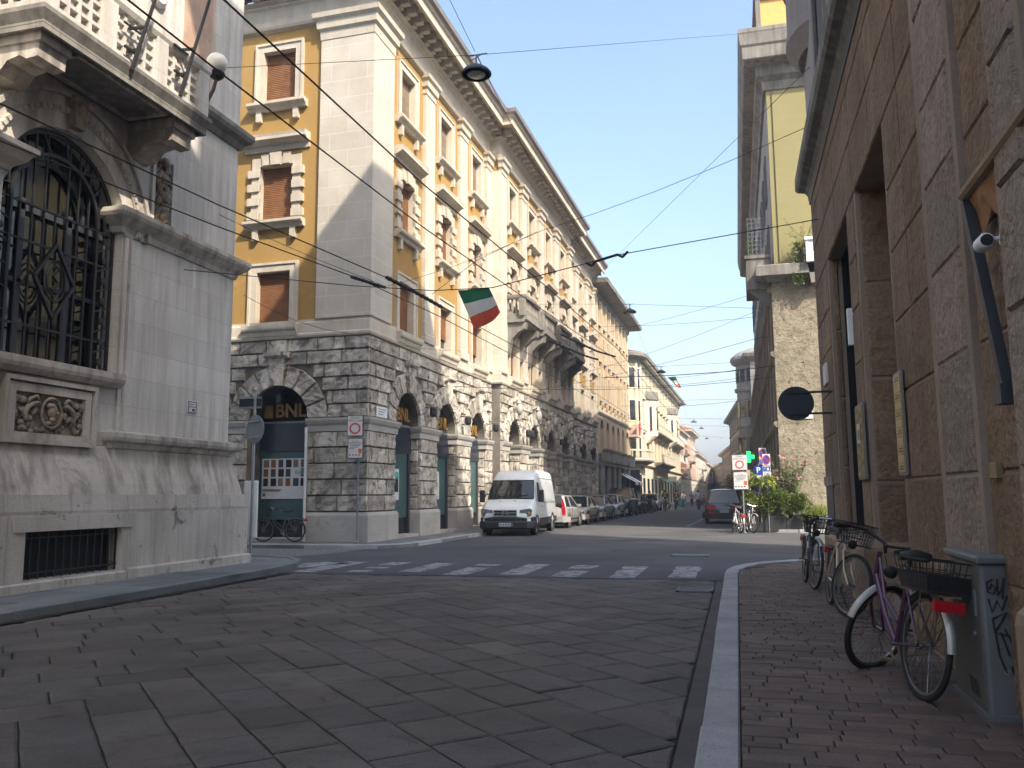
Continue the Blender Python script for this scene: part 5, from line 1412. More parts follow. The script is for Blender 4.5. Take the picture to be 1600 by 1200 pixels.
for x0, x1, z, m in ((20,23,3.4,'green_awning'),(39,42,3.3,'green_awning')):
    mb = MB(); q = [(x0,-.05,z),(x1,-.05,z),(x1,-1.5,z-.8),(x0,-1.5,z-.8)]; mb.face(q); mb.face([q[3],q[2],(x1,-1.5,z-1.0),(x0,-1.5,z-1.0)]); mb.build('awning', M[m], YB)
# --- further left: white, pink, tiled houses
rowhouse('white_house', 'white house with dark red shutters and small balcony far down on the left side', fpt(112, .2), RZ, 17, 11.4, 'pale', (4.6, 8.0), 5, shut='redshut', balc=((2,5.5,4.5),(8.5,11.5,8.0)), base='cream')
rowhouse('pink_house', 'pink and cream house under a projecting flat roof further along the left row', fpt(130, .2), RZ, 20, 12.6, 'pink', (4.6, 7.4, 10.0), 6, wh=1.6, corn=.9, base='pale', balc=((3,8,7.2),))
rowhouse('low_white_house', 'low white house with terracotta roof near the end of the left row', fpt(151, .3), RZ, 34, 9.4, 'pale', (4.4, 6.8), 8, wh=1.5, base='cream', balc=((4,9,4.3),(18,23,6.7)))
rowhouse('far_cream_house', 'small cream house closing the far left end of the street', fpt(186, .4), RZ, 36, 8.6, 'cream', (4.2, 6.2), 8, wh=1.3, base='greystone')
# --- right row
def rpt(y, x): return (x, y, 0)
TB = thing('bay_tower_building', 'grey stone building with a round corner bay tower on the right of the street', 'building', (1.75, 118, 0), R(-90))
LT = 29.5
mb = MB(); ops_ = [(2.0+3.6*k, 1.2, z, z+2.0, False) for k in range(8) for z in (5.4, 9.0, 12.4)]; wallface(mb, 0, LT, 0, 15.5, ops_, 0, .25); mb.face([(LT,0,0),(LT,10,0),(LT,10,15.5),(LT,0,15.5)]); mb.build('wall', M['greystone'], TB)
for c, w, z0, z1, _ in ops_:
    mb = frame_mb(None, c, w, z0, z1, .18, -.06, .03); o = mb.build('window', M['concrete'], TB); mb = MB(); mb.face([(c-w/2,.2,z0),(c+w/2,.2,z0),(c+w/2,.2,z1),(c-w/2,.2,z1)]); mb.build('pane', M['glass'], o)
mb = MB(); c = (LT-2.2, .3, 0)
mb.lathe([(1.3,3.9),(1.75,4.4),(1.85,4.5),(1.85,4.7),(1.7,4.75),(1.7,8.1),(1.85,8.2),(1.85,8.45),(1.7,8.5),(1.7,11.8),(1.9,11.9),(1.95,12.2),(1.72,12.3),(1.72,14.6),(2.1,14.8),(2.3,15.2),(2.2,15.5),(1.6,16.0),(.01,16.6)], c, 'Z', 22); o = mb.build('bay_tower', M['greystone'], TB)
for z in (5.4, 9.1, 12.6):
    for k in range(7):
        a = math.pi + math.pi*k/7 + .22
        mb = MB(); p = Vector((c[0]+1.71*math.cos(a), c[1]+1.71*math.sin(a), z+.9)); n_ = Vector((math.cos(a),math.sin(a),0)); mb.obox(p, Vector((-n_.y,n_.x,0))*.26, n_*.03, Vector((0,0,.85 if z < 12 else .7))); mb.build('pane', M['glass'], o)
mb = MB(); 
for k in range(26):
    a = 2*math.pi*k/26; mb.bar((c[0]+2.0*math.cos(a),c[1]+2.0*math.sin(a),4.6),(c[0]+2.0*math.cos(a),c[1]+2.0*math.sin(a),5.5), .1)
mb.lathe([(1.95,5.45),(2.06,5.45),(2.06,5.6),(1.95,5.6)], c, 'Z', 22, True); mb.lathe([(1.5,4.3),(2.08,4.55),(2.08,4.66),(1.5,4.66)], c, 'Z', 22, True); mb.build('balcony', M['concrete'], o)
mb = MB(); mb.sweep([(-.1,14.8),(.1,14.9),(.6,15.3),(.7,15.6),(-.1,15.8)], [(0,8),(0,0),(LT,0),(LT,8)]); mb.build('cornice', M['concrete'], TB)
mb = MB(); mb.face([(0,-.5,15.7),(LT,-.5,15.7),(LT,8,16.6),(0,8,16.6)]); mb.build('roof', M['rooftile'], TB)
a2 = math.atan2(1.7+.9, 40)
rowhouse('grey_house', 'grey-tan house with a curved eave behind the round bay tower', (-.9, 152, 0), R(-90)+a2, 33.5, 13.6, 'tan', (5, 8.2, 11.0), 9, corn=.9, base='brownstone', trim='concrete')
a3 = math.atan2(6.1, 83)
rowhouse('tiled_house', 'ochre-tan house with terracotta roof and dormers on the far right side', (-3.0, 192, 0), R(-90)+a3, 38, 9.6, 'tan', (4.6, 7.2), 9, wh=1.5, corn=.8, base='brownstone')
rowhouse('far_tan_house', 'narrow dull tan house at the far right end of the street', (-6.3, 238, 0), R(-90)+a3, 44, 7.8, 'tan', (4.2,), 9, wh=1.5, corn=.6, base='brownstone')
rowhouse('end_house', 'pale house standing across the far end of the street', (-22, 250, 0), 0, 34, 7.4, 'cream', (4.2,), 8, wh=1.5, base='greystone')
# ================================================================== VEHICLES
def paintmat(name, col, metal=.0, rough=.28):
    m = flat(name, col, rough, metal, .03, 3, coat=.7); return m
M['van_white'] = paintmat('white_van_paint', (.56,.61,.63))
M['silver'] = paintmat('silver_paint', (.33,.325,.31), .2, .3)
M['beige_paint'] = paintmat('champagne_paint', (.44,.41,.35), .15, .3)
M['grey_paint'] = paintmat('grey_paint', (.27,.28,.29), .1)
M['palegrey_paint'] = paintmat('pale_grey_paint', (.43,.44,.45), .1, .3)
M['black_paint'] = paintmat('black_paint', (.008,.008,.01), 0, .45)
M['darkblue_paint'] = paintmat('dark_blue_paint', (.02,.025,.04))
M['charcoal'] = paintmat('charcoal_paint', (.016,.018,.022), .1)
M['plastic'] = flat('dark_bumper_plastic', (.02,.022,.027), .6)
M['tyre'] = flat('tyre_rubber', (.014,.014,.014), .85)
M['alloy'] = flat('wheel_rim', (.42,.43,.44), .35, .7)
M['headlight'] = flat('headlight_glass', (.2,.215,.225), .1, .3, .35, 25)
M['taillight'] = flat('red_lamp_glass', (.4,.012,.02), .15)
M['amber'] = flat('amber_lamp', (.75,.3,.03), .2)
M['plate'] = flat('number_plate', (.55,.58,.62), .5)
M['chrome'] = flat('chrome', (.6,.6,.6), .15, 1)
def wheel(par, x, y, r, w=.19):
    sx = 1 if x > 0 else -1
    mb = MB(); ri = r*.66
    prof = [(ri,-w/2),(r-.03,-w/2),(r,-w/2+.035),(r,w/2-.035),(r-.03,w/2),(ri,w/2)]
    mb.lathe(prof, (x, y, r), 'X', 28, True); o = mb.build('wheel', M['tyre'], par); autosmooth(o)
    mb = MB(); xo = x+sx*w*.42
    mb.lathe([(ri,xo-x-sx*.0),(ri-.03,xo-x),(ri-.05,xo-x-sx*.05),(.01,xo-x-sx*.05)], (x,y,r), 'X', 24)
    for k in range(6):
        a = 2*math.pi*k/6+.3; mb.obox((xo-sx*.02, y+math.cos(a)*ri*.5, r+math.sin(a)*ri*.5), (.025,0,0), Vector((0,math.cos(a),math.sin(a)))*ri*.5, Vector((0,-math.sin(a),math.cos(a)))*.05)
    mb.lathe([(.07,xo-x-sx*.03),(.07,xo-x+sx*.01),(.005,xo-x+sx*.015)], (x,y,r), 'X', 12)
    mb.build('rim', M['alloy'], o)
def car(name, label, loc, rz, L, W, H, paint, group, kind='hatch', lights='split', r=.31, far=False):
    """front at +y"""
    t = thing(name, label, 'car', loc, rz, group)
    h = L/2; w = W/2; z0 = .22; zb = .62*H if kind != 'suv' else .60*H
    hood = .27*L if kind != 'mpv' else .19*L
    # lower body stations: y, belt z, half-width, bottom z
    if kind in ('hatch','mpv','suv'):
        st = [(-h, zb-.12, w*.80, .36), (-h+.08, zb-.02, w*.93, .26), (-h+.45, zb+.02, w, .2), (0, zb, w, .2), (h-hood-.25, zb-.02, w, .2), (h-hood+.2, zb-.06, w, .2), (h-.45, zb-.16, w*.975, .2), (h-.15, zb-.26, w*.88, .24), (h, zb-.40, w*.70, .34)]
    else:
        st = [(-h, zb-.12, w*.80, .36), (-h+.1, zb-.01, w*.93, .26), (-h+.5, zb+.03, w, .2), (0, zb, w, .2), (h-hood-.2, zb-.02, w, .2), (h-.5, zb-.14, w*.97, .2), (h-.15, zb-.22, w*.88, .24), (h, zb-.38, w*.7, .34)]
    mb = MB(); rows = []
    for y, zs, ww, zl in st:
        half = [(ww*.86,zl),(ww*.97,zl+.1),(ww,zl+.3*(zs-zl)/.5),(ww*.99,zs-.16),(ww*.95,zs-.04),(ww*.88,zs),(ww*.45,zs+.025)]
        rows.append([(x,y,z) for x, z in half] + [(0,y,zs+.03)] + [(-x,y,z) for x, z in half[::-1]])
    mb.grid(rows); mb.face(rows[0]); mb.face(rows[-1])
    mb.face([(-w*.86,-h+.1,.26),(w*.86,-h+.1,.26),(w*.86,h-.2,.26),(-w*.86,h-.2,.26)])
    bo = mb.build('body', M[paint], t); autosmooth(bo, 50)
    # greenhouse
    if kind == 'hatch': yr0, yr1, yf1, yf0 = -h+.1, -h+.42, h-hood-.75, h-hood+.05
    elif kind == 'suv': yr0, yr1, yf1, yf0 = -h+.12, -h+.5, h-hood-.7, h-hood+.0
    elif kind == 'mpv': yr0, yr1, yf1, yf0 = -h+.08, -h+.3, h-hood-.95, h-hood+.1
    else: yr0, yr1, yf1, yf0 = -h+.75, -h+1.35, h-hood-.75, h-hood+.02
    wb, wr = w*.9, w*.70; zr = H-.03; zbb = zb-.01
    def ring(y, z, ww): return [(ww*s, y, z) for s in (-1,-.5,0,.5,1)]
    mb = MB(); n = 6; rows = []
    for k in range(n+1):
        u = k/n; y = yr1+(yf1-yr1)*u; c = .04*math.sin(math.pi*min(1,max(0,u)))
        rows.append([(-wr-.03,y,zr-.09),(-wr,y,zr-.03+c*.5),(-wr*.5,y,zr+c),(0,y,zr+.012+c),(wr*.5,y,zr+c),(wr,y,zr-.03+c*.5),(wr+.03,y,zr-.09)])
    mb.grid(rows)
    for s in (-1, 1):
        mb.bar((s*wb,yf0,zbb),(s*(wr+.01),yf1,zr-.06), .07, .05); mb.bar((s*wb,yr0,zbb),(s*(wr+.01),yr1,zr-.06), .12, .07)
        ym = (yr0+yf0)/2-.1; mb.bar((s*(wb+.0),ym,zbb),(s*(wr+.015),ym-.05,zr-.07), .02, .08)
    ro = mb.build('roof', M[paint], t); autosmooth(ro, 40)
    def pane(nm, q, bow=.03):
        mb = MB(); A, B, C, D = [Vector(p) for p in q]; nn = (B-A).cross(D-A).normalized(); rows = []
        for j in range(4):
            rows.append([tuple((A.lerp(B, i/4)).lerp(D.lerp(C, i/4), j/3) + nn*bow*math.sin(math.pi*i/4)) for i in range(5)])
        mb.grid(rows); o = mb.build(nm, M['glass_dark' if kind in ('suv','mpv') else 'glass'], t, True); return o
    pane('windscreen', [(-wb+.02,yf0,zbb),(wb-.02,yf0,zbb),(wr,yf1,zr-.03),(-wr,yf1,zr-.03)])
    pane('rear_window', [(wb-.04,yr0,zbb),(-wb+.04,yr0,zbb),(-wr,yr1,zr-.03),(wr,yr1,zr-.03)])
    for s in (-1, 1):
        q = [(s*wb,yr0+.05,zbb),(s*wb,yf0-.03,zbb),(s*(wr+.015),yf1,zr-.07),(s*(wr+.015),yr1,zr-.07)]
        pane('side_window', q if s > 0 else [q[1],q[0],q[3],q[2]], .01)
    # wheels and arches
    yw = (h-.78, -h+.72)
    for s in (-1, 1):
        for y in yw:
            wheel(t, s*(w-.1), y, r)
            mb = MB(); mb.lathe([(r+.02,-.02),(r+.07,-.02),(r+.07,.012),(r+.02,.012)], (s*(w-.01),y,r), 'X', 24, True); mb.build('wheel_arch', M['plastic'], bo)
        # door seams, mirror, handle
        mb = MB(); mb.obox((s*(w+.07), yf0-.3, zb+.06), (.09,0,0),(0,.05,0),(0,0,.06)); mb.build('mirror', M[paint], t)
        mb = MB()
        for y in (yf0-.35, ym if False else (yr0+yf0)/2-.1, yr0+.55): mb.obox((s*(w*.995), y, (z0+zb)/2+.04), (.006,0,0),(0,.006,0),(0,0,(zb-z0)/2-.1))
        mb.obox((s*(w*1.0), 0, .40), (.012,0,0), (0, h-1.0, 0), (0,0,.03)); mb.build('door_trim', M['plastic'], bo)
    # lamps, bumpers, plates
    for s in (-1, 1):
        mb = MB(); mb.obox((s*w*.66,h-.14,zb-.33),(.19,0,0),(s*0,.13,0),(0,0,.075)); o = mb.build('headlight', M['headlight'], t)
        if lights == 'tall':
            mb = MB(); mb.prism([(0,zb-.35),(s*.13,zb-.32),(s*.10,zb+.1),(s*.0,H-.18),(-s*.05,H-.18),(-s*.02,zb+.0)], 0, .12); o = mb.build('tail_light', M['taillight'], t); o.location = (s*w*.80,-h-.02,0)
        else:
            mb = MB(); mb.obox((s*w*.68,-h+.06,zb-.2),(.22,0,0),(0,.08,0),(0,0,.085)); o = mb.build('tail_light', M['taillight'], t)
            if kind == 'suv':
                mb = MB(); mb.obox((s*w*.66,-h-.02,.52),(.2,0,0),(0,.03,0),(0,0,.055)); mb.build('reflector', M['taillight'], t)
    for y, sg in ((-h, -1), (h, 1)):
        mb = MB(); mb.sweep([(-.2,.28),(.0,.28),(.05,.34),(.05,.46),(.0,.52),(-.2,.52)], [(w*.97*sg,y-sg*.38),(w*.72*sg,y-sg*.02),(-w*.72*sg,y-sg*.02),(-w*.97*sg,y-sg*.38)][::-1]); mb.build('bumper', M['plastic' if kind == 'suv' else paint], t)
        mb = MB(); mb.obox((0,y+sg*.075,(.42 if sg > 0 else .66 if kind != 'suv' else .62)),(.25,0,0),(0,.008,0),(0,0,.055)); o = mb.build('number_plate', M['plate'], t)
        mb = MB()
        for s in (-1, 1): mb.obox((s*.225,y+sg*.084,(.42 if sg > 0 else .66 if kind != 'suv' else .62)),(.024,0,0),(0,.003,0),(0,0,.05))
        mb.build('blue_band', M['blue'], o)
        mb = MB(); zc = (.42 if sg > 0 else .66 if kind != 'suv' else .62)
        for k in range(6): mb.obox((-.15+.06*k,y+sg*.084,zc),(.018,0,0),(0,.003,0),(0,0,.032))
        mb.build('characters', M['ink'], o)
    mb = MB(); mb.obox((0,h-.03,zb-.42),(.36,0,0),(0,.06,0),(0,0,.05)); mb.build('grille', M['plastic'], t)
    mb = MB(); mb.lathe([(.0,-.006),(.05,-.004),(.05,.004),(.0,.006)], (0,-h+.02 if kind == 'suv' else -h-.01,zb-.14), 'Y', 12); mb.build('badge', M['chrome'], t)
    return t
GC = 'cars parked along the left kerb'
XC = -8.18
car('parked_car', 'silver hatchback with tall red tail lamps parked right behind the white van', (XC,39.2,0), R(-1.1), 3.9, 1.68, 1.50, 'silver', GC, 'hatch', 'tall')
car('parked_car', 'champagne sedan parked nose to nose with the silver hatchback, facing the camera', (XC+.0,44.2,0), R(178.9), 4.3, 1.72, 1.44, 'beige_paint', GC, 'sedan')
car('parked_car', 'mid grey sedan next behind the champagne one in the row at the kerb', (XC+.1,49.3,0), R(178.9), 4.4, 1.74, 1.46, 'grey_paint', GC, 'sedan')
car('parked_car', 'pale grey hatchback between the mid grey sedan and the tall black people carrier', (XC+.18,54.3,0), R(178.9), 4.0, 1.70, 1.48, 'palegrey_paint', GC, 'hatch')
car('parked_car', 'tall black people carrier, highest car of the row by the kerb', (XC+.25,60.0,0), R(178.9), 4.8, 1.86, 1.95, 'black_paint', GC, 'mpv', r=.33)
car('parked_car', 'black hatchback hidden behind the tall black people carrier', (XC+.35,65.6,0), R(178.9), 4.1, 1.72, 1.52, 'black_paint', GC, 'hatch')
car('parked_car', 'dark blue hatchback with bright headlamps near the far end of the row', (XC+.6,71.4,0), R(178.9), 4.1, 1.74, 1.55, 'darkblue_paint', GC, 'hatch')
car('parked_car', 'small silver car at the very end of the row near the stroller', (XC+.6,77.5,0), R(178.9), 3.8, 1.66, 1.5, 'palegrey_paint', GC, 'hatch')
car('parked_suv', 'charcoal off-roader seen from behind at the right kerb by the traffic signs', (-.72,45.4,0), R(1.5), 4.3, 1.84, 1.70, 'charcoal', 'cars parked at the right kerb', 'suv', r=.35)
# ------------------------------------------------------------------ the white van (front at -y)
VAN = thing('white_van', 'white high-roof delivery van with black bumper parked by the rusticated arches', 'van', (-8.22, 30.15, 0), R(3.0))
Lv = 5.6; wv = .99
st = []  # y, ztop, half width at waist, half width at top, bottom
for y, zt, wm, wt, zb_ in ((.02,.80,.80,.72,.40),(.1,.98,.90,.80,.34),(.28,1.10,.97,.86,.34),(.62,1.24,.99,.89,.34),(.92,1.32,.99,.9,.34),(1.2,1.70,.99,.87,.34),(1.46,2.05,.99,.82,.34),(1.66,2.24,.99,.80,.34),(1.95,2.38,.99,.78,.34),(2.4,2.45,.99,.79,.34),(3.6,2.46,.99,.8,.34),(5.2,2.44,.99,.8,.34),(5.55,2.41,.975,.79,.36),(5.6,2.38,.95,.77,.4)):
    st.append((y, zt, wm, wt, zb_))
mb = MB(); rows = []
for y, zt, wm, wt, zl in st:
    zw = min(1.15, zt-.12)
    half = [(wm*.95,zl),(wm,zl+.12),(wm,min(.8,zl+.35)),(wm,zw),(wt+(wm-wt)*.45,zw+(zt-zw)*.55),(wt,zt-.09*min(1,(zt-zw))),(wt-.07,zt-.01),(wt*.4,zt+.02)]
    rows.append([(x,y,z) for x, z in half]+[(0,y,zt+.025)]+[(-x,y,z) for x, z in half[::-1]])
mb.grid(rows); mb.face(rows[0]); mb.face(rows[-1]); mb.face([(-.9,.1,.36),(.9,.1,.36),(.9,5.5,.36),(-.9,5.5,.36)])
o = mb.build('body', M['van_white'], VAN); autosmooth(o, 42); VB = o
mb = MB(); q0, q1 = (.945, 1.335), (1.43, 2.01)   # (y,z) windscreen foot / top
A0, A1_ = .88, .80
rows = []
for j in range(5):
    v = j/4; y = q0[0]+(q1[0]-q0[0])*v; z = q0[1]+(q1[1]-q0[1])*v; hw = A0+(A1_-A0)*v
    rows.append([(hw*s, y-.035-.05*(1-s*s)+.02, z+.03) for s in (-1,-.5,0,.5,1)])
mb.grid(rows); mb.build('windscreen', M['glass'], VAN, True)
mb = MB(); fr = [rows[0][0],rows[0][2],rows[0][4],rows[2][4],rows[4][4],rows[4][2],rows[4][0],rows[2][0],rows[0][0]]; mb.tube([(p[0],p[1]-.004,p[2]) for p in fr], .022, 5); mb.bar((-.5,.93,1.44),(.1,.97,1.47), .02); mb.bar((0,.9,1.43),(.65,.97,1.5), .02); mb.build('screen_seal', M['black'], VAN)
for s in (-1, 1):
    mb = MB(); q = [(1.25,1.24),(1.98,1.24),(1.98,1.95),(1.62,1.97)]
    def sidex(z): return s*(.99-(max(0,z-1.15))*.158+.012)
    mb.face([(sidex(z),y,z) for y, z in q]); mb.build('side_window', M['glass_dark'], VAN)
    mb = MB()
    for y in (1.22, 2.14, 3.55): mb.bar((sidex(.5),y,.5),(sidex(2.0),y,2.0), .012)
    mb.bar((sidex(1.2),2.2,1.2),(sidex(1.2),5.4,1.2), .012, .02); mb.bar((sidex(2.15),2.2,2.13),(sidex(2.15),5.4,2.13), .012, .015); mb.box((sidex(1.05)-.012,1.9,1.04),(sidex(1.05)+.012,2.06,1.09)); mb.build('door_seams', M['galv_dull'], VB)
    mb = MB(); mb.box((s*.985,1.5,.36),(s*1.02,4.25,.62)); mb.box((s*.985,4.85,.38),(s*1.02,5.5,.62)); mb.build('side_moulding', M['plastic'], VAN)
    mb = MB(); mb.box((s*1.0,1.02,1.42),(s*1.04,1.1,1.5)); mb.box((s*1.04,1.0,1.22),(s*1.24,1.12,1.68),.04); mb.build('mirror', M['plastic'], VAN)
    for y in (.93, 4.55):
        wheel(VAN, s*.88, y, .33, .2)
        mb = MB(); mb.lathe([(.34,-.01),(.43,-.01),(.43,.02),(.34,.02)], (s*.99,y,.34), 'X', 24, True); mb.build('wheel_arch', M['plastic'], VB)
    mb = MB(); mb.prism([(s*.48,.74),(s*.93,.73),(s*.95,.96),(s*.9,1.0),(s*.52,.94)], -.0, .14); hl = mb.build('headlight', M['headlight'], VAN); hl.location = (0,.035,0)
    if s > 0:
        mb = MB(); mb.ball((.86,.03,.84), .075, 10, 8, (1,.5,1)); mb.build('indicator', M['amber'], hl, True)
mb = MB(); mb.sweep([(-.35,.24),(.02,.24),(.08,.3),(.09,.5),(.05,.55),(.06,.64),(.02,.69),(-.35,.70)], [(-.99,.55),(-.94,.2),(-.75,.06),(0,.0),(.75,.06),(.94,.2),(.99,.55)]); mb.build('front_bumper', M['plastic'], VAN)
mb = MB(); mb.box((-.48,-.045,.72),(.45,.1,.97),.02); gr = mb.build('grille', M['van_white'], VAN)
mb = MB()
for z in (.752,.855): mb.box((-.43,-.056,z),(.40,-.043,z+.078))
mb.build('grille_slot', M['black'], gr)
mb = MB()
for z in (.76,.85):
    mb.bar((-.14,-.068,z),(-.015,-.068,z+.09), .035); mb.bar((-.015,-.068,z+.09),(.11,-.068,z), .035)
mb.build('chevron_badge', M['chrome'], gr)
mb = MB(); mb.box((-.27,-.11,.36),(.27,-.095,.48)); pl_ = mb.build('number_plate', M['plate'], VAN)
mb = MB(); mb.box((-.27,-.114,.36),(-.22,-.11,.48)); mb.box((.22,-.114,.36),(.27,-.11,.48)); mb.build('blue_band', M['blue'], pl_)
mb = MB()
for k in range(7): mb.box((-.2+.06*k,-.114,.385),(-.165+.06*k,-.11,.455))
mb.build('characters', M['ink'], pl_)
mb = MB(); mb.tube([(-.02,1.98,2.45),(-.02,1.92,2.6)], .008, 5); mb.lathe([(.03,2.44),(.02,2.48)], (-.02,1.98,0), 'Z', 8); mb.build('aerial', M['black'], VAN)
for x in (-.35,.22):
    mb = MB(); mb.ball((x,.62,1.275), .02, 8, 6); mb.build('washer_jet', M['black'], VAN)
# ================================================================== BICYCLES
M['purple'] = paintmat('purple_frame', (.065,.014,.045), 0, .35)
M['white_frame'] = paintmat('white_frame', (.6,.59,.56), 0, .35)
M['cream_frame'] = paintmat('cream_frame', (.5,.44,.33), 0, .4)
M['dark_frame'] = paintmat('dark_frame', (.03,.035,.04), 0, .35)
M['mudguard'] = flat('worn_metal_mudguard', (.42,.41,.38), .45, .5, .25, 6)
M['spoke'] = flat('spoke_steel', (.2,.2,.2), .35, .8)
M['basketblack'] = flat('black_basket', (.02,.02,.021), .6)
M['saddle'] = flat('black_saddle', (.02,.02,.02), .55)
M['rust'] = flat('rusty_steel', (.2,.14,.09), .6, .5, .3)
M['grip'] = flat('rubber_grip', (.012,.012,.012), .7)
def bike(label, loc, rz, lean, steer, paint, group, front_basket=False, rear_basket=False, mud='mudguard', stepthru=True, coarse=False, stand=True):
    """rear contact at origin, front wheel toward +y"""
    t = thing('bicycle', label, 'bicycle', loc, rz, group)
    t.rotation_euler = (0, lean, rz)
    r = .335; WB = 1.07; n = 20 if coarse else 36
    F = Matrix.Translation((0, WB-.02, 0)) @ Matrix.Rotation(steer, 4, Vector((0,-.3,1)).normalized()) @ Matrix.Translation((0, -(WB-.02), 0))
    def W(T, y):
        mb = MB(T); mb.lathe([(r+.022*math.cos(a), .021*math.sin(a)) for a in [2*math.pi*k/8 for k in range(8)]], (0,y,r+.015), 'X', n, True); o = mb.build('wheel', M['tyre'], t, True)
        mb = MB(T); mb.lathe([(r-.02,-.012),(r-.02,.012),(r-.036,.009),(r-.036,-.009)], (0,y,r+.015), 'X', n, True); mb.lathe([(.02,-.045),(.024,-.03),(.012,-.025),(.012,.025),(.024,.03),(.02,.045)], (0,y,r+.015), 'X', 10); mb.build('rim', M['spoke'], o)
        mb = MB(T); ns = 18 if coarse else 32
        for k in range(ns):
            a = 2*math.pi*k/ns; b = a+(.35 if k % 2 else -.35); s = .03 if (k//2) % 2 else -.03
            mb.bar((s,y+.022*math.cos(b),r+.015+.022*math.sin(b)),(0,y+(r-.03)*math.cos(a),r+.015+(r-.03)*math.sin(a)), .0035 if not coarse else .006)
        mb.build('spokes', M['spoke'], o)
        if mud:
            a0, a1 = (R(25), R(195)) if T is None else (R(40), R(165))
            if T is None: a0, a1 = R(10), R(205)
            def arcp(a, dr, dx): return (dx, y-(r+.045+dr)*math.cos(a) if T is None else y+(r+.045+dr)*math.cos(math.pi-a), r+.015+(r+.045+dr)*math.sin(a))
            mb = MB(T); rows = []
            lo_, hi_ = (R(2), R(150)) if T is None else (R(48), R(176))
            for k in range(17):
                a = lo_+(hi_-lo_)*k/16
                if T is not None: a = math.pi-a
                rows.append([(dx, y-(r+.04+dz)*math.cos(a), r+.015+(r+.04+dz)*math.sin(a)) for dx, dz in ((-.032,-.012),(-.02,.004),(0,.01),(.02,.004),(.032,-.012))])
            mb.grid(rows); mg = mb.build('mudguard', M[mud], t, True)
            a = lo_ if T is None else math.pi-hi_ if False else (lo_ if T is None else math.pi-hi_)
            mb = MB(T); aa = lo_ if T is None else math.pi-lo_
            return o
        return o
    W(None, 0); W(F, WB)
    hz, hy = .80, WB-.29     # head tube bottom
    ht = Vector((0, WB-.20, .72)); hb_ = Vector((0, WB-.26, .93)); bb = Vector((0,.44,.29)); st = Vector((0,.30,.82)); ra = Vector((0,0,r+.015))
    mb = MB()
    mb.tube([ht,hb_], .02, 8)
    if stepthru:
        mb.tube([ht+Vector((0,-.01,.03)), Vector((0,.66,.48)), bb+Vector((0,.06,.05)), bb], .021, 8); mb.tube([hb_+Vector((0,.0,-.05)), Vector((0,.68,.6)), Vector((0,.42,.45))], .015, 8)
    else:
        mb.tube([ht, bb], .02, 8); mb.tube([hb_+Vector((0,0,-.04)), st+Vector((0,0,-.1))], .017, 8)
    mb.tube([bb, st], .017, 8)
    for s in (-.055,.055): mb.tube([bb+Vector((s*.6,0,0)), ra+Vector((s,0,0))], .010, 6); mb.tube([st+Vector((s*.3,0,-.08)), ra+Vector((s,0,0))], .009, 6)
    mb.build('frame', M[paint], t)
    mb = MB(F)
    for s in (-.05,.05): mb.tube([Vector((s,WB-.19,.71)), Vector((s,WB-.12,.5)), Vector((s,WB,r+.015))], .011, 6)
    mb.tube([(-.05,WB-.19,.71),(.05,WB-.19,.71)], .015, 6); mb.build('fork', M[paint], t)
    mb = MB(F); top = Vector((0,WB-.29,.985))
    mb.tube([hb_, top], .013, 7); mb.tube([top+Vector(p) for p in ((-.29,-.24,.0),(-.28,-.12,.035),(-.2,-.0,.05),(-.08,.03,.02),(0,.03,.0),(.08,.03,.02),(.2,0,.05),(.28,-.12,.035),(.29,-.24,.0))], .0115, 8); hbar = mb.build('handlebar', M['grip'] if paint == 'purple' else M['chrome'], t)
    for s in (-1, 1):
        mb = MB(F); mb.tube([top+Vector((s*.283,-.13,.03)), top+Vector((s*.292,-.26,-.004))], .018, 8); mb.build('grip', M['grip'], hbar)
        mb = MB(F); mb.tube([top+Vector((s*.27,-.1,.03)), top+Vector((s*.22,-.05,.0)), top+Vector((s*.25,-.2,-.03))], .007, 5); mb.build('brake_lever', M['spoke'], hbar)
    mb = MB(F)
    for s in (-1, 1): mb.tube([top+Vector((s*.2,-.04,.03)), top+Vector((s*.16,.16,.02)), top+Vector((s*.05,.17,-.15)), Vector((s*.02,WB-.16,.76))], .004, 5)
    mb.build('brake_cable', M['grip'], t)
    mb = MB(); mb.tube([st, st+Vector((0,-.02,.1))], .013, 7); sp = st+Vector((0,-.02,.12))
    rows = []
    for k, (y, w_, z) in enumerate(((-.13,.06,.0),(-.11,.1,.02),(-.04,.1,.015),(.03,.055,.005),(.1,.03,.0),(.15,.018,-.01))): rows.append([(sp.x-w_,sp.y+y,sp.z+z-.04),(sp.x-w_,sp.y+y,sp.z+z),(sp.x,sp.y+y,sp.z+z+.022),(sp.x+w_,sp.y+y,sp.z+z),(sp.x+w_,sp.y+y,sp.z+z-.04)])
    mb.grid(rows); mb.face(rows[0]); mb.face(rows[-1]); mb.build('saddle', M['saddle'], t, True)
    mb = MB(); mb.lathe([(.02,-.005),(.085,-.004),(.085,.004),(.02,.005)], (.045,bb.y,bb.z), 'X', 20)
    for s, a in ((1, .6), (-1, .6+math.pi)):
        e = bb+Vector((s*.07, .17*math.cos(a), .17*math.sin(a))); mb.bar(bb+Vector((s*.06,0,0)), e, .02, .012); mb.obox(e+Vector((s*.06,0,0)), (.045,0,0),(0,.035,0),(0,0,.01))
    mb.tube([bb+Vector((.045,0,.085)), ra+Vector((.045,0,.04))], .005, 4); mb.tube([bb+Vector((.045,0,-.085)), ra+Vector((.045,0,-.04))], .005, 4); mb.build('crank', M['rust'], t)
    mb = MB(); zr = .71
    for s in (-.06,.06): mb.tube([ra+Vector((s,0,0)), Vector((s,-.02,zr))], .006, 5); mb.tube([ra+Vector((s,0,0)), Vector((s,-.26,zr))], .006, 5); mb.bar((s,-.32,zr),(s,.27,zr), .012)
    for y in (-.32,-.16,0,.14): mb.bar((-.06,y,zr),(.06,y,zr), .01)
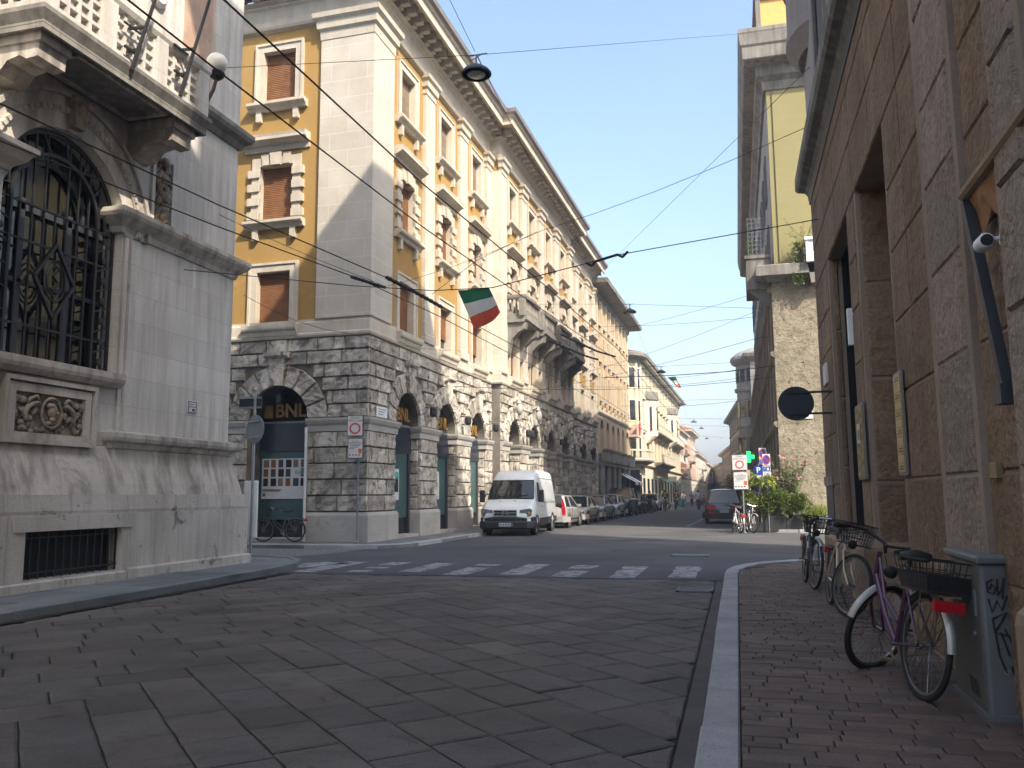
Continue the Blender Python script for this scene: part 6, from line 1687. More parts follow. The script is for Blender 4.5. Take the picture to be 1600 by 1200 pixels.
    mb.build('rack', M['rust'], t)
    mb = MB(); mb.obox((-.03,-.35,zr-.06),(.095,0,0),(0,.02,0),(0,0,.035)); mb.build('rear_light', M['taillight'], t)
    if stand:
        mb = MB(); mb.tube([bb+Vector((-.04,-.1,-.02)), bb+Vector((-.16,-.16,-.285))], .009, 5); mb.build('kickstand', M['spoke'], t)
    def basket(T, c, a, b, h_, nm='basket', solid=False):
        mb = MB(T)
        def loop(z, k): return [(c[0]+sx*a*k, c[1]+sy*b*k, z) for sx, sy in ((-1,-1),(1,-1),(1,1),(-1,1))]
        lv = [(0,.8),(.33,.87),(.66,.93),(1,1.0)]
        for v, k in lv:
            P = loop(c[2]+h_*v, k)
            for i in range(4): mb.bar(P[i], P[(i+1)%4], .012 if v in (0,1) else .006)
        lo, hi = loop(c[2], .8), loop(c[2]+h_, 1)
        for i in range(4):
            for k in range(9):
                p = Vector(lo[i]).lerp(Vector(lo[(i+1)%4]), k/9); q = Vector(hi[i]).lerp(Vector(hi[(i+1)%4]), k/9); mb.bar(p, q, .005)
        for k in range(9):
            mb.bar(Vector(lo[0]).lerp(Vector(lo[1]), k/9), Vector(lo[3]).lerp(Vector(lo[2]), k/9), .006)
        if solid:
            for i in range(4): 
                A, B = Vector(lo[i]), Vector(lo[(i+1)%4]); C, D = Vector(hi[(i+1)%4]), Vector(hi[i])
                mb.face([A, B, B.lerp(C,.55), A.lerp(D,.55)])
            mb.face(lo)
        mb.build(nm, M['basketblack'], t)
    if rear_basket: basket(None, (0.02,-.10,zr+.02), .2, .24, .2, solid=True)
    if front_basket: basket(F, (0,WB-.1,.80), .18, .14, .24)
    mb = MB(F); mb.lathe([(.015,-.05),(.05,0),(.052,.03),(.0,.035)], (0,WB-.13,.80), 'Y', 12); mb.build('headlamp', M['basketblack'], t, True)
    return t
GR = 'bicycles leaning along the brown stone wall'
bike('purple step-through bicycle with a black rear basket and worn steel mudguards beside the grey cabinet', (1.14,6.38,.12), R(14), R(7), R(-62), 'purple', GR, rear_basket=True, stand=False)
bike('cream bicycle with wire front basket facing the camera, second from the grey cabinet', (1.06,11.45,.12), R(183), R(-6), R(26), 'cream_frame', GR, front_basket=True, mud=None, stepthru=False)
bike('dark bicycle with handlebar basket farthest along the brown stone wall', (.97,14.2,.12), R(182), R(-5), R(8), 'dark_frame', GR, front_basket=True)
bike('dark bicycle parked sideways under the photo poster of the bank arch', (-13.12,23.6,.12), R(90), R(3), R(12), 'dark_frame', 'bicycles standing by themselves', front_basket=True, mud=None, stepthru=True)
bike('white bicycle locked to the right-hand sign pole beside the planters', (.05,32.9,.02), R(16), R(6), R(-20), 'white_frame', 'bicycles at the right-hand sign pole', stepthru=False, coarse=True)
bike('white and red bicycle standing nearer the planters than the other one', (.28,34.2,.02), R(192), R(-5), R(12), 'white_frame', 'bicycles at the right-hand sign pole', stepthru=False, coarse=True)
# ================================================================== STREET FURNITURE
# --- grey utility cabinet with graffiti
CB = thing('utility_cabinet', 'grey utility cabinet with black graffiti tag against the brown stone wall', 'cabinet', (1.535, 6.34, .1))
mb = MB(); mb.box((-.095,-.4,.0),(.12,.42,.95),.02); mb.build('body', M['cab'], CB)
mb = MB(); mb.box((-.12,-.43,.95),(.13,.45,1.0),.015); mb.build('lid', M['cab'], CB)
mb = MB(); mb.box((-.103,-.36,.06),(-.094,.38,.92)); dr = mb.build('door', M['cab_olive'], CB)
mb = MB(); mb.box((-.113,-.3,.62),(-.102,-.26,.78)); mb.lathe([(.02,-.115),(.02,-.102)], (0,-.22,.5), 'X', 10); mb.build('handle', M['galv_dull'], dr)
mb = MB()
for k in range(4): mb.obox((-.105,-.2+.05*k,.16), (.003,0,0),(0,.008,0),(0,.02,.05))
mb.build('vent', M['black'], dr)
mb = MB(); mb.box((-.125,-.45,-.0),(.13,.45,.05)); mb.build('plinth', M['cab'], CB)
mb = MB(); yf = -.408
def stroke(P, w=.006): mb.tube([(p[0]*.8-.085, yf, p[1]) for p in P], w, 5)
stroke([(.07,.86),(.03,.84),(.03,.78),(.07,.77),(.09,.81),(.06,.83),(.045,.80)]); stroke([(.10,.86),(.10,.76),(.13,.80),(.15,.87)]); stroke([(.15,.87),(.13,.74)])
stroke([(.03,.74),(.05,.66),(.09,.73),(.12,.67),(.16,.76)]); stroke([(.05,.62),(.15,.66),(.06,.54),(.16,.52)]); stroke([(.05,.62),(.08,.40),(.12,.30)]); stroke([(.10,.54),(.15,.40)]); stroke([(.13,.56),(.18,.46)]); stroke([(.16,.34),(.17,.30)], .008); stroke([(.185,.35),(.195,.31)], .008)
mb.build('graffiti', M['black'], CB)
mb = MB(); mb.lathe([(.022,-.004),(.0,-.006)], (.02,-.402,.30), 'Y', 14); mb.build('sticker', M['galv'], CB)
# --- round sign seen from behind, on two wall arms
RS = thing('round_sign', 'round traffic sign seen from behind on two wall arms at the brown stone corner', 'road sign', (1.02, 15.0, 2.72))
mb = MB(); mb.lathe([(.0,-.012),(.285,-.012),(.292,0),(.285,.012),(.0,.012)], (0,0,.28), 'Y', 40); autosmooth(mb.build('disc', M['blind_back'], RS))
mb = MB()
for z in (.46, .10): mb.bar((-.12,-.03,z),(.6,-.03,z), .035)
mb.build('arm', M['iron'], RS)
# --- pole with the back of a round sign, a blue arrow board and a white board
PS = thing('sign_pole', 'galvanised pole at the palazzo corner with round sign back and blue direction board', 'road sign', (-10.36, 16.72, .1))
mb = MB(); mb.tube([(0,0,0),(0,0,3.7)], .03, 10); mb.lathe([(.06,0),(.06,.03),(.03,.05)], (0,0,0), 'Z', 10); mb.build('pole', M['galv'], PS)
mb = MB(Matrix.Rotation(R(-22), 4, 'Z')); mb.lathe([(.0,-.01),(.31,-.01),(.318,0),(.31,.01),(.0,.01)], (.1,-.05,2.88), 'Y', 32); o = mb.build('round_plate', M['galv_dull'], PS); autosmooth(o)
mb = MB(Matrix.Rotation(R(-22), 4, 'Z')); mb.bar((-.12,-.075,2.7),(.25,-.075,2.7), .03); mb.bar((-.12,-.075,3.05),(.25,-.075,3.05), .03); mb.build('clamp', M['galv'], PS)
mb = MB(Matrix.Rotation(R(-22), 4, 'Z')); mb.lathe([(.0,.012),(.29,.012),(.29,.016),(.0,.016)], (.1,-.05,2.88), 'Y', 32); mb.build('sign_face', M['redpaint'], PS)
mb = MB(); mb.box((-.42,.03,3.36),(.14,.07,3.62)); dbo = mb.build('direction_board', M['navy'], PS)
mb = MB(); mb.box((-.42,.01,3.36),(.14,.03,3.4)); mb.box((-.42,.01,3.58),(.14,.03,3.62)); mb.build('rail', M['galv'], dbo)
mb = MB(); mb.box((-.24,.05,.5),(.1,.09,1.75),.01); mb.build('white_board', M['white'], PS)
# --- traffic zone signs
def plateframe(par, name, T, w, h, mat, back='dark_steel', th=.1):
    mb = MB(T); mb.box((-w/2,0,-h/2),(w/2,th,h/2),.01); c = mb.build('sign_box', M[back], par)
    mb = MB(T); mb.box((-w/2+.02,-.006,-h/2+.02),(w/2-.02,.001,h/2-.02)); return mb.build(name, M[mat], c)
def ringmb(T, r, w, z, y):
    mb = MB(T); mb.lathe([(r-w,y-.003),(r,y-.003),(r,y+.002),(r-w,y+.002)], (0,0,z), 'Y', 32, True); return mb
def zonesign(label, loc, rz, w, z1, h1, z2, h2, th, mat, back, zpole):
    t = thing('traffic_zone_sign', label, 'road sign', loc, rz)
    mb = MB(); mb.tube([(0,th+.03,0),(0,th+.03,zpole)], .032, 10); mb.lathe([(.07,0),(.07,.04),(.035,.06)], (0,th+.03,0), 'Z', 10); mb.build('pole', M['galv_dull'], t)
    T = Matrix.Translation((-.08,0,z1)); f = plateframe(t, 'sign_face', T, w, h1, mat, back, th)
    rr_ = h1*.27; ringmb(T, rr_, rr_*.28, -h1*.13, -.008).build('red_ring', M['redpaint'], f)
    mb = MB(T); text_mb(mb, 'ZONA', h1*.13, TF(0,-.009,h1*.38), .001); text_mb(mb, 'traffico limitato', h1*.125, TF(0,-.009,h1*.245), .001); mb.build('lettering', M['ink'], f)
    T = Matrix.Translation((-.06,0,z2)); w2 = w*.95; f = plateframe(t, 'notice_face', T, w2, h2, mat, back, th)
    mb = MB(T)
    text_mb(mb, '0 - 24', h2*.11, TF(-.01,-.009,h2*.36), .001)
    for k, (a, b) in enumerate(((-.42,.36),(-.40,.40),(-.3,.3),(-.34,.2),(-.4,-.05))): mb.box((a*w2,-.009,h2*(.27-.075*k)),(b*w2,-.007,h2*(.292-.075*k)))
    for k in range(4): mb.box((-.4*w2+k*.2*w2,-.009,-h2*.36),(-.3*w2+k*.2*w2,-.007,-h2*.30))
    mb.build('lettering', M['ink'], f)
    mb = MB(T); mb.box((w2*.2,-.01,-h2*.24),(w2*.42,-.007,-h2*.02)); mb.build('camera_symbol', M['orangesq'], f)
    return t
zonesign('grey boxed traffic zone sign with red ring on a dark pole at the bank corner', (-10.85,23.1,.12), R(14), .48, 3.45, .62, 2.78, .6, .13, 'offwhite', 'dark_steel', 3.1)
zonesign('flat white traffic zone sign with red ring on a grey pole by the planters', (.2,33.0,.02), R(-1), .56, 2.62, .58, 1.94, .66, .02, 'offwhite', 'galv', 2.95)
# --- no parking signs and parking sign
def noparking(label, loc, blue, plates, zc):
    t = thing('no_parking_sign', label, 'road sign', loc); t.scale = (.72, .72, 1)
    mb = MB(); mb.tube([(0,.05,0),(0,.05,zc+.35)], .03, 8); mb.build('pole', M['galv_dull'], t)
    mb = MB(); mb.box((-.2,0,zc-.2),(.2,.02,zc+.24)); b = mb.build('backboard', M['offwhite'], t)
    T = Matrix.Translation((0,-.006,zc+.02)); mb = MB(T); mb.lathe([(.0,-.002),(.17,-.002),(.17,.003)], (0,0,0), 'Y', 28); mb.build('blue_disc', M['violet'], b)
    mb = ringmb(T, .19, .035, 0, -.006); mb.obox((0,-.006,0), Vector((.7,0,-.7))*.17, (0,.002,0), Vector((.7,0,.7))*.016); mb.build('red_ring', M['redpaint'], b)
    mb = MB(); mb.box((-.2,0,zc-.42),(.2,.02,zc-.22)); p = mb.build('tow_plate', M['offwhite'], t)
    mb = MB(); mb.box((-.18,-.006,zc-.4),(.18,0,zc-.24)); p2 = mb.build('blue_panel', M['blue'], p)
    mb = MB(); text_mb(mb, 'P', .12, TF(-.09,-.009,zc-.32), .001); mb.box((.0,-.009,zc-.37),(.12,-.007,zc-.33)); mb.box((.03,-.009,zc-.33),(.09,-.007,zc-.28)); mb.build('symbol', M['white'], p2)
    if plates:
        mb = MB(); mb.box((-.2,0,zc-.62),(.2,.02,zc-.44)); p = mb.build('text_plate', M['offwhite'], t)
        mb = MB()
        for k in range(2): mb.box((-.14,-.004,zc-.5-.06*k),(.15,0,zc-.485-.06*k))
        mb.build('lettering', M['ink'], p)
noparking('nearer no parking sign with a blue symbol panel and text plate below', (1.12,33.9,.02), True, True, 2.72)
noparking('farther no parking sign, half hidden behind the nearer one', (1.05,35.9,.1), False, False, 2.98)
t = thing('parking_sign', 'small square blue parking sign with white P beside the no parking signs', 'road sign', (.82,34.3,.02))
mb = MB(); mb.tube([(0,.05,0),(0,.05,2.6)], .025, 8); mb.build('pole', M['galv_dull'], t)
mb = MB(); mb.box((-.17,0,2.18),(.17,.02,2.52)); f = mb.build('sign_face', M['blue'], t)
mb = MB(); text_mb(mb, 'P', .3, TF(0,-.004,2.35), .003, bold=.006); mb.build('letter', M['white'], f)
mb = MB(); mb.box((-.17,0,2.05),(.17,.02,2.16)); mb.build('under_plate', M['offwhite'], t)
# --- lit pharmacy cross
t = thing('pharmacy_cross', 'lit green pharmacy cross behind the white traffic zone sign', 'shop sign', (.56,40.0,2.78))
mb = MB(); a, b = .25, .085
mb.prism([(-b,-a),(b,-a),(b,-b),(a,-b),(a,b),(b,b),(b,a),(-b,a),(-b,b),(-a,b),(-a,-b),(-b,-b)], -.06, .06); c = mb.build('cross', M['greencross'], t); c.location = (0,0,.35)
mb = MB(); mb.bar((.1,0,.35),(.85,0,.35), .05); mb.build('bracket', M['dark_steel'], t)
# --- dark parking meter / info board far left, street name boards
t = thing('info_board', 'tall dark blue information board on the pavement before the yellow building', 'board', (-9.2, 79.0, .1))
mb = MB(); mb.box((-.55,-.08,.3),(.55,.08,3.6),.03); mb.build('panel', M['navy'], t)
mb = MB(); mb.box((-.5,-.09,.35),(.5,-.082,1.7)); mb.build('poster', M['poster_teal'], t)
mb = MB(); mb.box((-.1,-.05,0),(.1,.05,.3)); mb.build('foot', M['dark_steel'], t)

# ================================================================== HANGING LAMPS, WIRES, FLAGS
def lamp(label, x, y, z, d=.62):
    t = thing('hanging_lamp', label, 'street lamp', (x, y, z), 0, 'street lamps hung over the road')
    r = d/2
    mb = MB(); mb.lathe([(.0,.2),(.07,.2),(.09,.17),(.5*r,.14),(.86*r,.06),(r,.0),(r,-.03),(.93*r,-.045),(.9*r,-.02),(.9*r,.02)], (0,0,0), 'Z', 28); autosmooth(mb.build('shade', M['dark_steel'], t))
    mb = MB(); mb.lathe([(.62*r,-.04),(.5*r,-.055),(.0,-.06)], (0,0,0), 'Z', 24); mb.lathe([(.9*r,-.03),(.62*r,-.03)], (0,0,0), 'Z', 24); mb.build('glass', M['lamp_glass'], t, True)
    mb = MB(); mb.tube([(0,0,.18),(0,0,.42)], .02, 6); mb.bar((-.25,0,.42),(.25,0,.42), .025); mb.bar((-.12,0,.3),(.12,0,.42), .015); mb.build('hanger', M['galv_dull'], t)
LY_ = ((16.5,10.55,.66,'nearest hanging lamp, seen from below with its glass, above the zebra crossing'), (43.8,11.0,.7,'grey hanging lamp against the sky beside the wide eaves of the beige building'), (62.6,10.4,.7,'hanging lamp in front of the cornice of the yellow building'), (88.2,10.6,.75,'hanging lamp below the small flag over mid street'), (112,10.7,.8,'hanging lamp far away beyond the one below the small flag'), (137,11.7,.8,'tiny hanging lamp, second last in the row of lamps'), (162,11.6,.8,'tiniest hanging lamp at the end of the row of lamps'))
for y, z, d, lb in LY_: lamp(lb, -5.1, y, z, d)
def wire(label, pts, r=.0065, sag=0, name='cable', group='span cables over the street', n=14):
    P = []
    pts = [Vector(p) for p in pts]
    for a, b in zip(pts, pts[1:]):
        k = n if len(pts) == 2 else max(2, n//3)
        for i in range(k): 
            q = a.lerp(b, i/k); P.append(q - Vector((0,0,sag*4*(i/k)*(1-i/k))))
    P.append(pts[-1]); o0 = pts[0]
    mb = MB(); mb.tube([p-o0 for p in P], r, 5); o = mb.build(name, M['wire'], None); o.location = o0
    return tag(o, label, 'cable', group)
CW = 'trolley contact wires over the road'
wire('rightmost of the near trolley wires running from above the camera up the street', [(-4.35,-3,5.8),(-4.06,10.6,5.8),(-3.7,16.5,5.8),(-3.29,25,5.8),(-3.4,60,5.8),(-4.2,120,5.8)], .0105, 0, 'contact_wire', CW)
wire('second trolley wire from the right, over the middle of the paving', [(-5.1,-3,5.8),(-4.94,7.1,5.8),(-4.74,12.4,5.8),(-4.46,16.4,5.8),(-3.63,26.6,5.8),(-4.1,60,5.8),(-4.9,120,5.8)], .0105, 0, 'contact_wire', CW)
wire('third trolley wire from the right, passing the palazzo balcony to a dark insulator', [(-7.8,-3,5.6),(-7.3,6.75,5.6),(-6.94,10.1,5.6),(-6.26,14.57,5.6),(-6.1,17.2,5.6),(-5.7,28,5.7),(-5.4,60,5.8)], .0105, 0, 'contact_wire', CW)
wire('leftmost trolley wire, closest to the palazzo window', [(-8.9,-3,5.6),(-8.08,7.5,5.6),(-7.53,10.9,5.6),(-6.81,14.4,5.6),(-6.5,18,5.6),(-6.2,30,5.7),(-6.0,60,5.8)], .0105, 0, 'contact_wire', CW)
def beam(label, pts, r=.04):
    t = thing('wire_switch', label, 'wire fitting', pts[0], 0, 'trolley wire switches')
    P = [Vector(p)-Vector(pts[0]) for p in pts]; mb = MB(); mb.tube(P, r, 7); mb.build('beam', M['iron'], t)
    mb = MB()
    for a, b in zip(P, P[1:]):
        k = max(2, int((b-a).length/.11))
        for i in range(k): q = a.lerp(b, i/k); mb.ball(q, r*(1.5 if i % 2 else 1.2), 8, 6, (1,1,.8))
    mb.build('insulator_beads', M['dark_steel'], t)
beam('longer knobbly black wire switch in front of the first facade window, right of the other', [(-6.26,14.5,5.6),(-6.2,15.8,5.62),(-6.12,17.2,5.6)], .036)
beam('shorter knobbly black wire switch at the corner pier, left of the other', [(-6.84,14.2,5.58),(-6.6,15.2,5.6)], .032)
beam('far pair of wire switches, upper one before the stone balconies', [(-4.5,22.4,5.85),(-4.0,25.4,5.85),(-3.6,26.6,5.85)], .028)
beam('far pair of wire switches, lower one before the stone balconies', [(-4.75,22.0,5.62),(-4.25,24.8,5.62),(-4.0,25.6,5.62)], .028)
EPT = [(-10.55,14.27,6.02)]
wire('heavy span cable with the large flag, between palazzo and brown stone wall', [(-10.55,14.27,6.02),(-7.05,14.63,5.53),(-5.45,14.8,5.36),(-4.3,14.9,5.36),(-2.5,15.0,5.72),(-1.95,15.1,5.86),(1.6,15.43,6.32)], .009, .0, 'span_cable')
wire('short bent insulator rod in the heavy span cable against the sky', [(-2.52,14.98,5.72),(-2.42,14.98,5.66),(-2.34,14.99,5.74),(-1.95,15.05,5.85),(-1.86,15.06,5.8),(-1.76,15.07,5.9)], .026, 0, 'insulator_rod')
wire('lamp span cable of the nearest hanging lamp from palazzo to gable building', [(-10.4,14.8,10.55),(-5.1,16.5,10.97),(1.55,35.4,21.0)], .0065, .0, 'span_cable')
wire('long cable from the brown wall top to the far eaves of the corner building', [(1.6,15.6,9.27),(-10.2,61,17.0)], .0065, 0, 'span_cable')
wire('cable climbing from the bank corner pier to the brown wall near its corner', [(1.6,16.2,8.4),(-4.6,20.6,8.25),(-10.85,25.1,8.3)], .0065, .12, 'span_cable')
wire('lengthwise cable linking the nearest hanging lamp to the eaves', [(-9.35,36.0,19.0),(-5.1,16.6,11.0)], .0065, .2, 'span_cable')
wire('lengthwise cable from the nearest hanging lamp back over the street', [(-5.1,16.4,11.0),(-5.3,2,13.5)], .0065, .1, 'span_cable')
for i, (y, z, d, lb) in enumerate(LY_[1:]):
    wx = -10.5+.0192*(y-24)-.0; rx = 1.6 if y < 100 else 1.6-(y-100)*.06
    wire('lamp span cable carrying the ' + lb.replace(', second last in the row of lamps','  second last of the row').replace(' hanging',' hung').replace(' at the end of the row of lamps',' ending the row').split(' against')[0].split(' in front')[0].split(' below')[0] + (' over the wide eaves','  before the yellow cornice',' under the small flag',' farther than the flag','','')[i], [(wx,y,z+.75),(-5.1,y,z+.43),(rx,y-4,z-.1 if i else 9.9)], .009+.002*i, 0, 'span_cable')
wire('cable from the pudding-stone wall across to the first stone balcony', [(3.6,35.38,8.2),(1.2,36,7.9),(-10.2,44,7.05)], .01, .15, 'span_cable')
wire('cable from the pudding-stone wall to the middle of the shaded facade, lower of two', [(3.6,35.38,6.35),(-3.6,37.2,6.1),(-10.8,31.2,5.75)], .012, .1, 'span_cable')
wire('thick trolley guide rod in front of the round bay tower', [(2.8,35.38,6.7),(-.2,36.2,6.55),(-2.6,37,6.6),(-5.8,39,6.9)], .018, 0, 'span_cable')
wire('cable from the pudding-stone wall to the eaves of the yellow building', [(3.6,35.38,7.0),(-9.5,84,12.8)], .012, .3, 'span_cable')
wire('faint cable between the beige building and the gable building cornice', [(-10.0,60,13.6),(1.4,52,12.0)], .012, .15, 'span_cable')
wire('slack cable across the street in front of the beige loggia', [(-10.2,58,9.0),(1.5,50,8.2)], .012, .3, 'span_cable')
wire('slack cable across the street beyond the beige loggia', [(-9.8,76,9.4),(1.6,66,8.6)], .014, .3, 'span_cable')
wire('short cable from the palazzo wall insulator to the shorter black wire switch', [(-10.5,15.3,7.5),(-6.7,14.9,5.65)], .0065, .05, 'span_cable')
wire('thin dropped cable from the palazzo edge across the bank corner to the third arch pier', [(-10.45,16.25,5.95),(-9.8,20.0,5.75),(-10.7,32.6,7.4)], .0065, .15, 'span_cable')
wire('small diagonal strut cable beside the longer black wire switch', [(-5.9,16.0,5.6),(-5.3,17.2,6.6),(-4.7,20.5,8.2)], .0065, 0, 'span_cable')
wire('thin cable from the second balcony over to the gable building coping', [(-10.1,43.2,9.4),(1.5,36.5,10.0)], .008, .25, 'span_cable')
wire('thin cable low over the road between the stone balconies and the corner trellis', [(-10.1,47,8.0),(1.0,37,9.2)], .008, .3, 'span_cable')
LAB = ('lengthwise cable between the nearest hanging lamp and the grey one by the wide eaves', 'lengthwise cable from the lamp by the wide eaves to the lamp before the yellow cornice', 'lengthwise cable from the lamp before the yellow cornice to the lamp under the small flag', 'lengthwise cable leaving the lamp under the small flag up the street', 'lengthwise cable up to the second last lamp of the row', 'lengthwise cable between the last two lamps of the row')
for (ya, za, _, la), (yb, zb_, _, lb_), lbl in zip(LY_, LY_[1:], LAB):
    wire(lbl, [(-5.1,ya,za+.43),(-5.1,yb,zb_+.43)], .007, .9, 'span_cable', 'lengthwise lamp cables')
# flags
def flagobj(label, c, mats, name='hanging_flag'):
    """c: TL, TR, BR, BL corner points"""
    t = thing(name, label, 'flag', c[0]); o0 = Vector(c[0]); TL, TR_, BR, BL = [Vector(p)-o0 for p in c]; nrm = (TR_-TL).cross(BL-TL).normalized(); wv = (TR_-TL).length*.06
    def P(u, v):
        p = TL.lerp(TR_, u).lerp(BL.lerp(BR, u), v); k = 1 if v > 0 else 0
        return p + nrm*(wv*math.sin(u*7+v*3)*(.3+v)) + Vector((0,0,-wv*.9*math.sin(math.pi*u)*(v+.2)))
    for i, m in enumerate(mats):
        mb = MB(); rows = [[P(u/14, (i+j/6)/3) for u in range(15)] for j in range(7)]
        mb.grid(rows); mb.grid([[p+nrm*.004 for p in r] for r in rows]); mb.build(('green_band','white_band','red_band')[i], M[m], t, True)
FM = ('flag_green','flag_white','flag_red')
flagobj('large green, white and red flag hanging from the span cable over the street', [(-4.98,14.9,5.36),(-4.36,14.9,5.36),(-4.14,14.9,4.87),(-4.65,14.9,4.56)], FM)
flagobj('small faded green, white and red flag hanging far up the street', [(-2.75,37.1,6.55),(-2.4,37.0,6.55),(-2.18,37,6.05),(-2.35,37,6.08)], FM)

# ================================================================== PLANTS
def leafmat(name, c1, c2):
    m, nt, b = newmat(name); g = G(nt)
    at = g.n('ShaderNodeAttribute', attribute_name='tint')
    g.set(b.inputs['Base Color'], g.mix(at.outputs['Fac'], c1, c2)); b.inputs['Roughness'].default_value = .55; b.inputs['Specular IOR Level'].default_value = .35
    tr = g.n('ShaderNodeBsdfTranslucent'); g.set(tr.inputs[0], g.mix(at.outputs['Fac'], c1, c2))
    mx = g.n('ShaderNodeMixShader'); mx.inputs[0].default_value = .3; g.L.new(b.outputs[0], mx.inputs[1]); g.L.new(tr.outputs[0], mx.inputs[2])
    g.L.new(mx.outputs[0], nt.nodes['Material Output'].inputs[0]); return m
M['leaf'] = leafmat('bush_leaf', (.05,.085,.015), (.17,.22,.05))
M['leaf_yellow'] = leafmat('yellow_green_leaf', (.10,.16,.02), (.30,.33,.06))
M['leaf_olive'] = leafmat('oleander_leaf', (.06,.10,.03), (.17,.22,.08))
M['flower'] = leafmat('pink_flower', (.6,.2,.3), (.75,.4,.5))
M['stem'] = flat('woody_stem', (.12,.09,.06), .9)
M['planter'] = flat('planter_box', (.022,.024,.026), .6, .1)
pr_ = random.Random(21)
def leaf(mb, p, d, L, w, bend=.2):
    d = Vector(d).normalized(); s = d.cross(Vector((pr_.uniform(-1,1),pr_.uniform(-1,1),pr_.uniform(-.3,1)))).normalized(); up = s.cross(d)
    p = Vector(p); mb.tint = pr_.random()
    mb.face([p, p+d*L*.5+s*w, p+d*L-up*L*bend, p+d*L*.5-s*w])
def blob(mb, c, rx, ry, rz, n, L=.1, w=.025):
    for k in range(n):
        while True:
            q = Vector((pr_.uniform(-1,1),pr_.uniform(-1,1),pr_.uniform(-1,1)))
            if .35 < q.length < 1: break
        p = Vector((c[0]+q.x*rx, c[1]+q.y*ry, c[2]+q.z*rz)); leaf(mb, p, q+Vector((pr_.uniform(-.6,.6),pr_.uniform(-.6,.6),.3)), L*pr_.uniform(.6,1.3), w*pr_.uniform(.7,1.3))
for i, (x, lb) in enumerate(((.75,'dark grey box planter at the street end, left of the three'), (1.42,'dark grey box planter in the middle of the three'), (2.05,'dark grey box planter nearest the brown wall, right of the three'))):
    t = thing('planter_box', lb, 'planter', (x,34.35,.02), 0, 'box planters before the pudding-stone wall')
    mb = MB(); mb.box((-.31,-.28,0),(.31,.28,.6),.02); mb.build('box', M['planter'], t)
    mb = MB(); mb.box((-.32,-.29,.54),(.32,.29,.6)); mb.build('rim', M['dark_steel'], t)
def bush(label, c, rx, ry, rz, n, m='leaf', clumps=9, L=.11, w=.024):
    t = thing('shrub', label, 'shrub', (c[0],c[1],c[2]-rz)); o = Vector((c[0],c[1],c[2]-rz))
    mb = MB()
    for k in range(clumps):
        a = pr_.uniform(0,6.28); q = (pr_.uniform(-.7,.7)*rx, pr_.uniform(-.6,.6)*ry, rz+pr_.uniform(-.5,.6)*rz)
        blob(mb, q, rx*.42, ry*.5, rz*.45, n//clumps, L, w)
    mb.build('foliage', M[m], t)
    mb = MB()
    for k in range(5): mb.tube([(pr_.uniform(-.1,.1)*rx,0,-.1),(pr_.uniform(-.5,.5)*rx,pr_.uniform(-.3,.3)*ry,rz*1.2)], .012, 4)
    mb.build('stems', M['stem'], t)
bush('dense yellow-green shrub spilling over the left box planter', (.70,34.2,1.05), .55, .4, .55, 2300, 'leaf_yellow')
bush('dense dark green shrub in the middle box planter', (1.4,34.15,1.02), .6, .42, .55, 2900, 'leaf')
bush('dark green shrub over the right box planter', (2.08,34.2,.95), .58, .4, .5, 2300, 'leaf')
def oleander(label, base, hgt, spread, n, m='leaf_olive', flowers=0, ns=14):
    t = thing('oleander', label, 'shrub', base); mb = MB(); ml = MB(); mf = MB()
    for k in range(ns):
        a = pr_.uniform(0,6.28); r = pr_.uniform(.2,1)*spread; hh = hgt*pr_.uniform(.6,1)
        tip = Vector((math.cos(a)*r, math.sin(a)*r*.6, hh)); P = [Vector((math.cos(a)*.06,math.sin(a)*.06,0)), Vector((math.cos(a)*r*.35,math.sin(a)*r*.2,hh*.5)), tip]
        mb.tube(P, [.016,.012,.005], 4)
        for j in range(n):
            u = pr_.uniform(.3,1); p = P[1].lerp(P[2], (u-.5)*2) if u > .5 else P[0].lerp(P[1], u*2)
            leaf(ml, p, (pr_.uniform(-1,1),pr_.uniform(-1,1),pr_.uniform(.1,1.1)), pr_.uniform(.12,.22), .016, .3)
        if k < flowers:
            for j in range(16): leaf(mf, tip+Vector((pr_.uniform(-.09,.09),pr_.uniform(-.09,.09),pr_.uniform(-.05,.07))), (pr_.uniform(-1,1),pr_.uniform(-1,1),pr_.uniform(0,1)), .07, .032)
    mb.build('stems', M['stem'], t); ml.build('foliage', M[m], t)
    if flowers: mf.build('blossom_petals', M['flower'], t)
oleander('tall thin oleander with pink blossoms rising from the right planters', (1.95,34.5,.5), 2.4, 1.05, 62, 'leaf_olive', 13, 26)
oleander('lower oleander with a single pink blossom above the middle planter', (1.35,34.5,.5), 1.9, .6, 60, 'leaf_olive', 2, 16)
t = thing('yellow_shrub', 'young yellow-green tree with drooping leaves beside the right-hand zone sign', 'shrub', (.85,34.0,.4)); mb = MB(); mb.tube([(0,0,0),(.02,0,.9),(0,0,1.6)], [.03,.022,.012], 6); mb.build('trunk', M['stem'], t)
mb = MB()
for k in range(16):
    a = 2*math.pi*k/16; c = Vector((.34*math.cos(a),.25*math.sin(a),1.62+pr_.uniform(-.2,.18)))
    for j in range(22): leaf(mb, c*1.0+Vector((pr_.uniform(-.14,.14),pr_.uniform(-.14,.14),pr_.uniform(-.1,.1))), (math.cos(a),math.sin(a),pr_.uniform(-.6,.3)), .19, .028, .35)
mb.build('foliage', M['leaf_yellow'], t)
t = thing('potted_grass', 'grassy pale green plant in a dark pot right beside the brown corner', 'potted plant', (2.95,34.4,.02)); mb = MB(); mb.lathe([(.18,0),(.26,.45),(.28,.5),(.24,.5),(.2,.42),(.0,.42)], (0,0,0), 'Z', 16); mb.build('pot', M['planter'], t)
mb = MB()
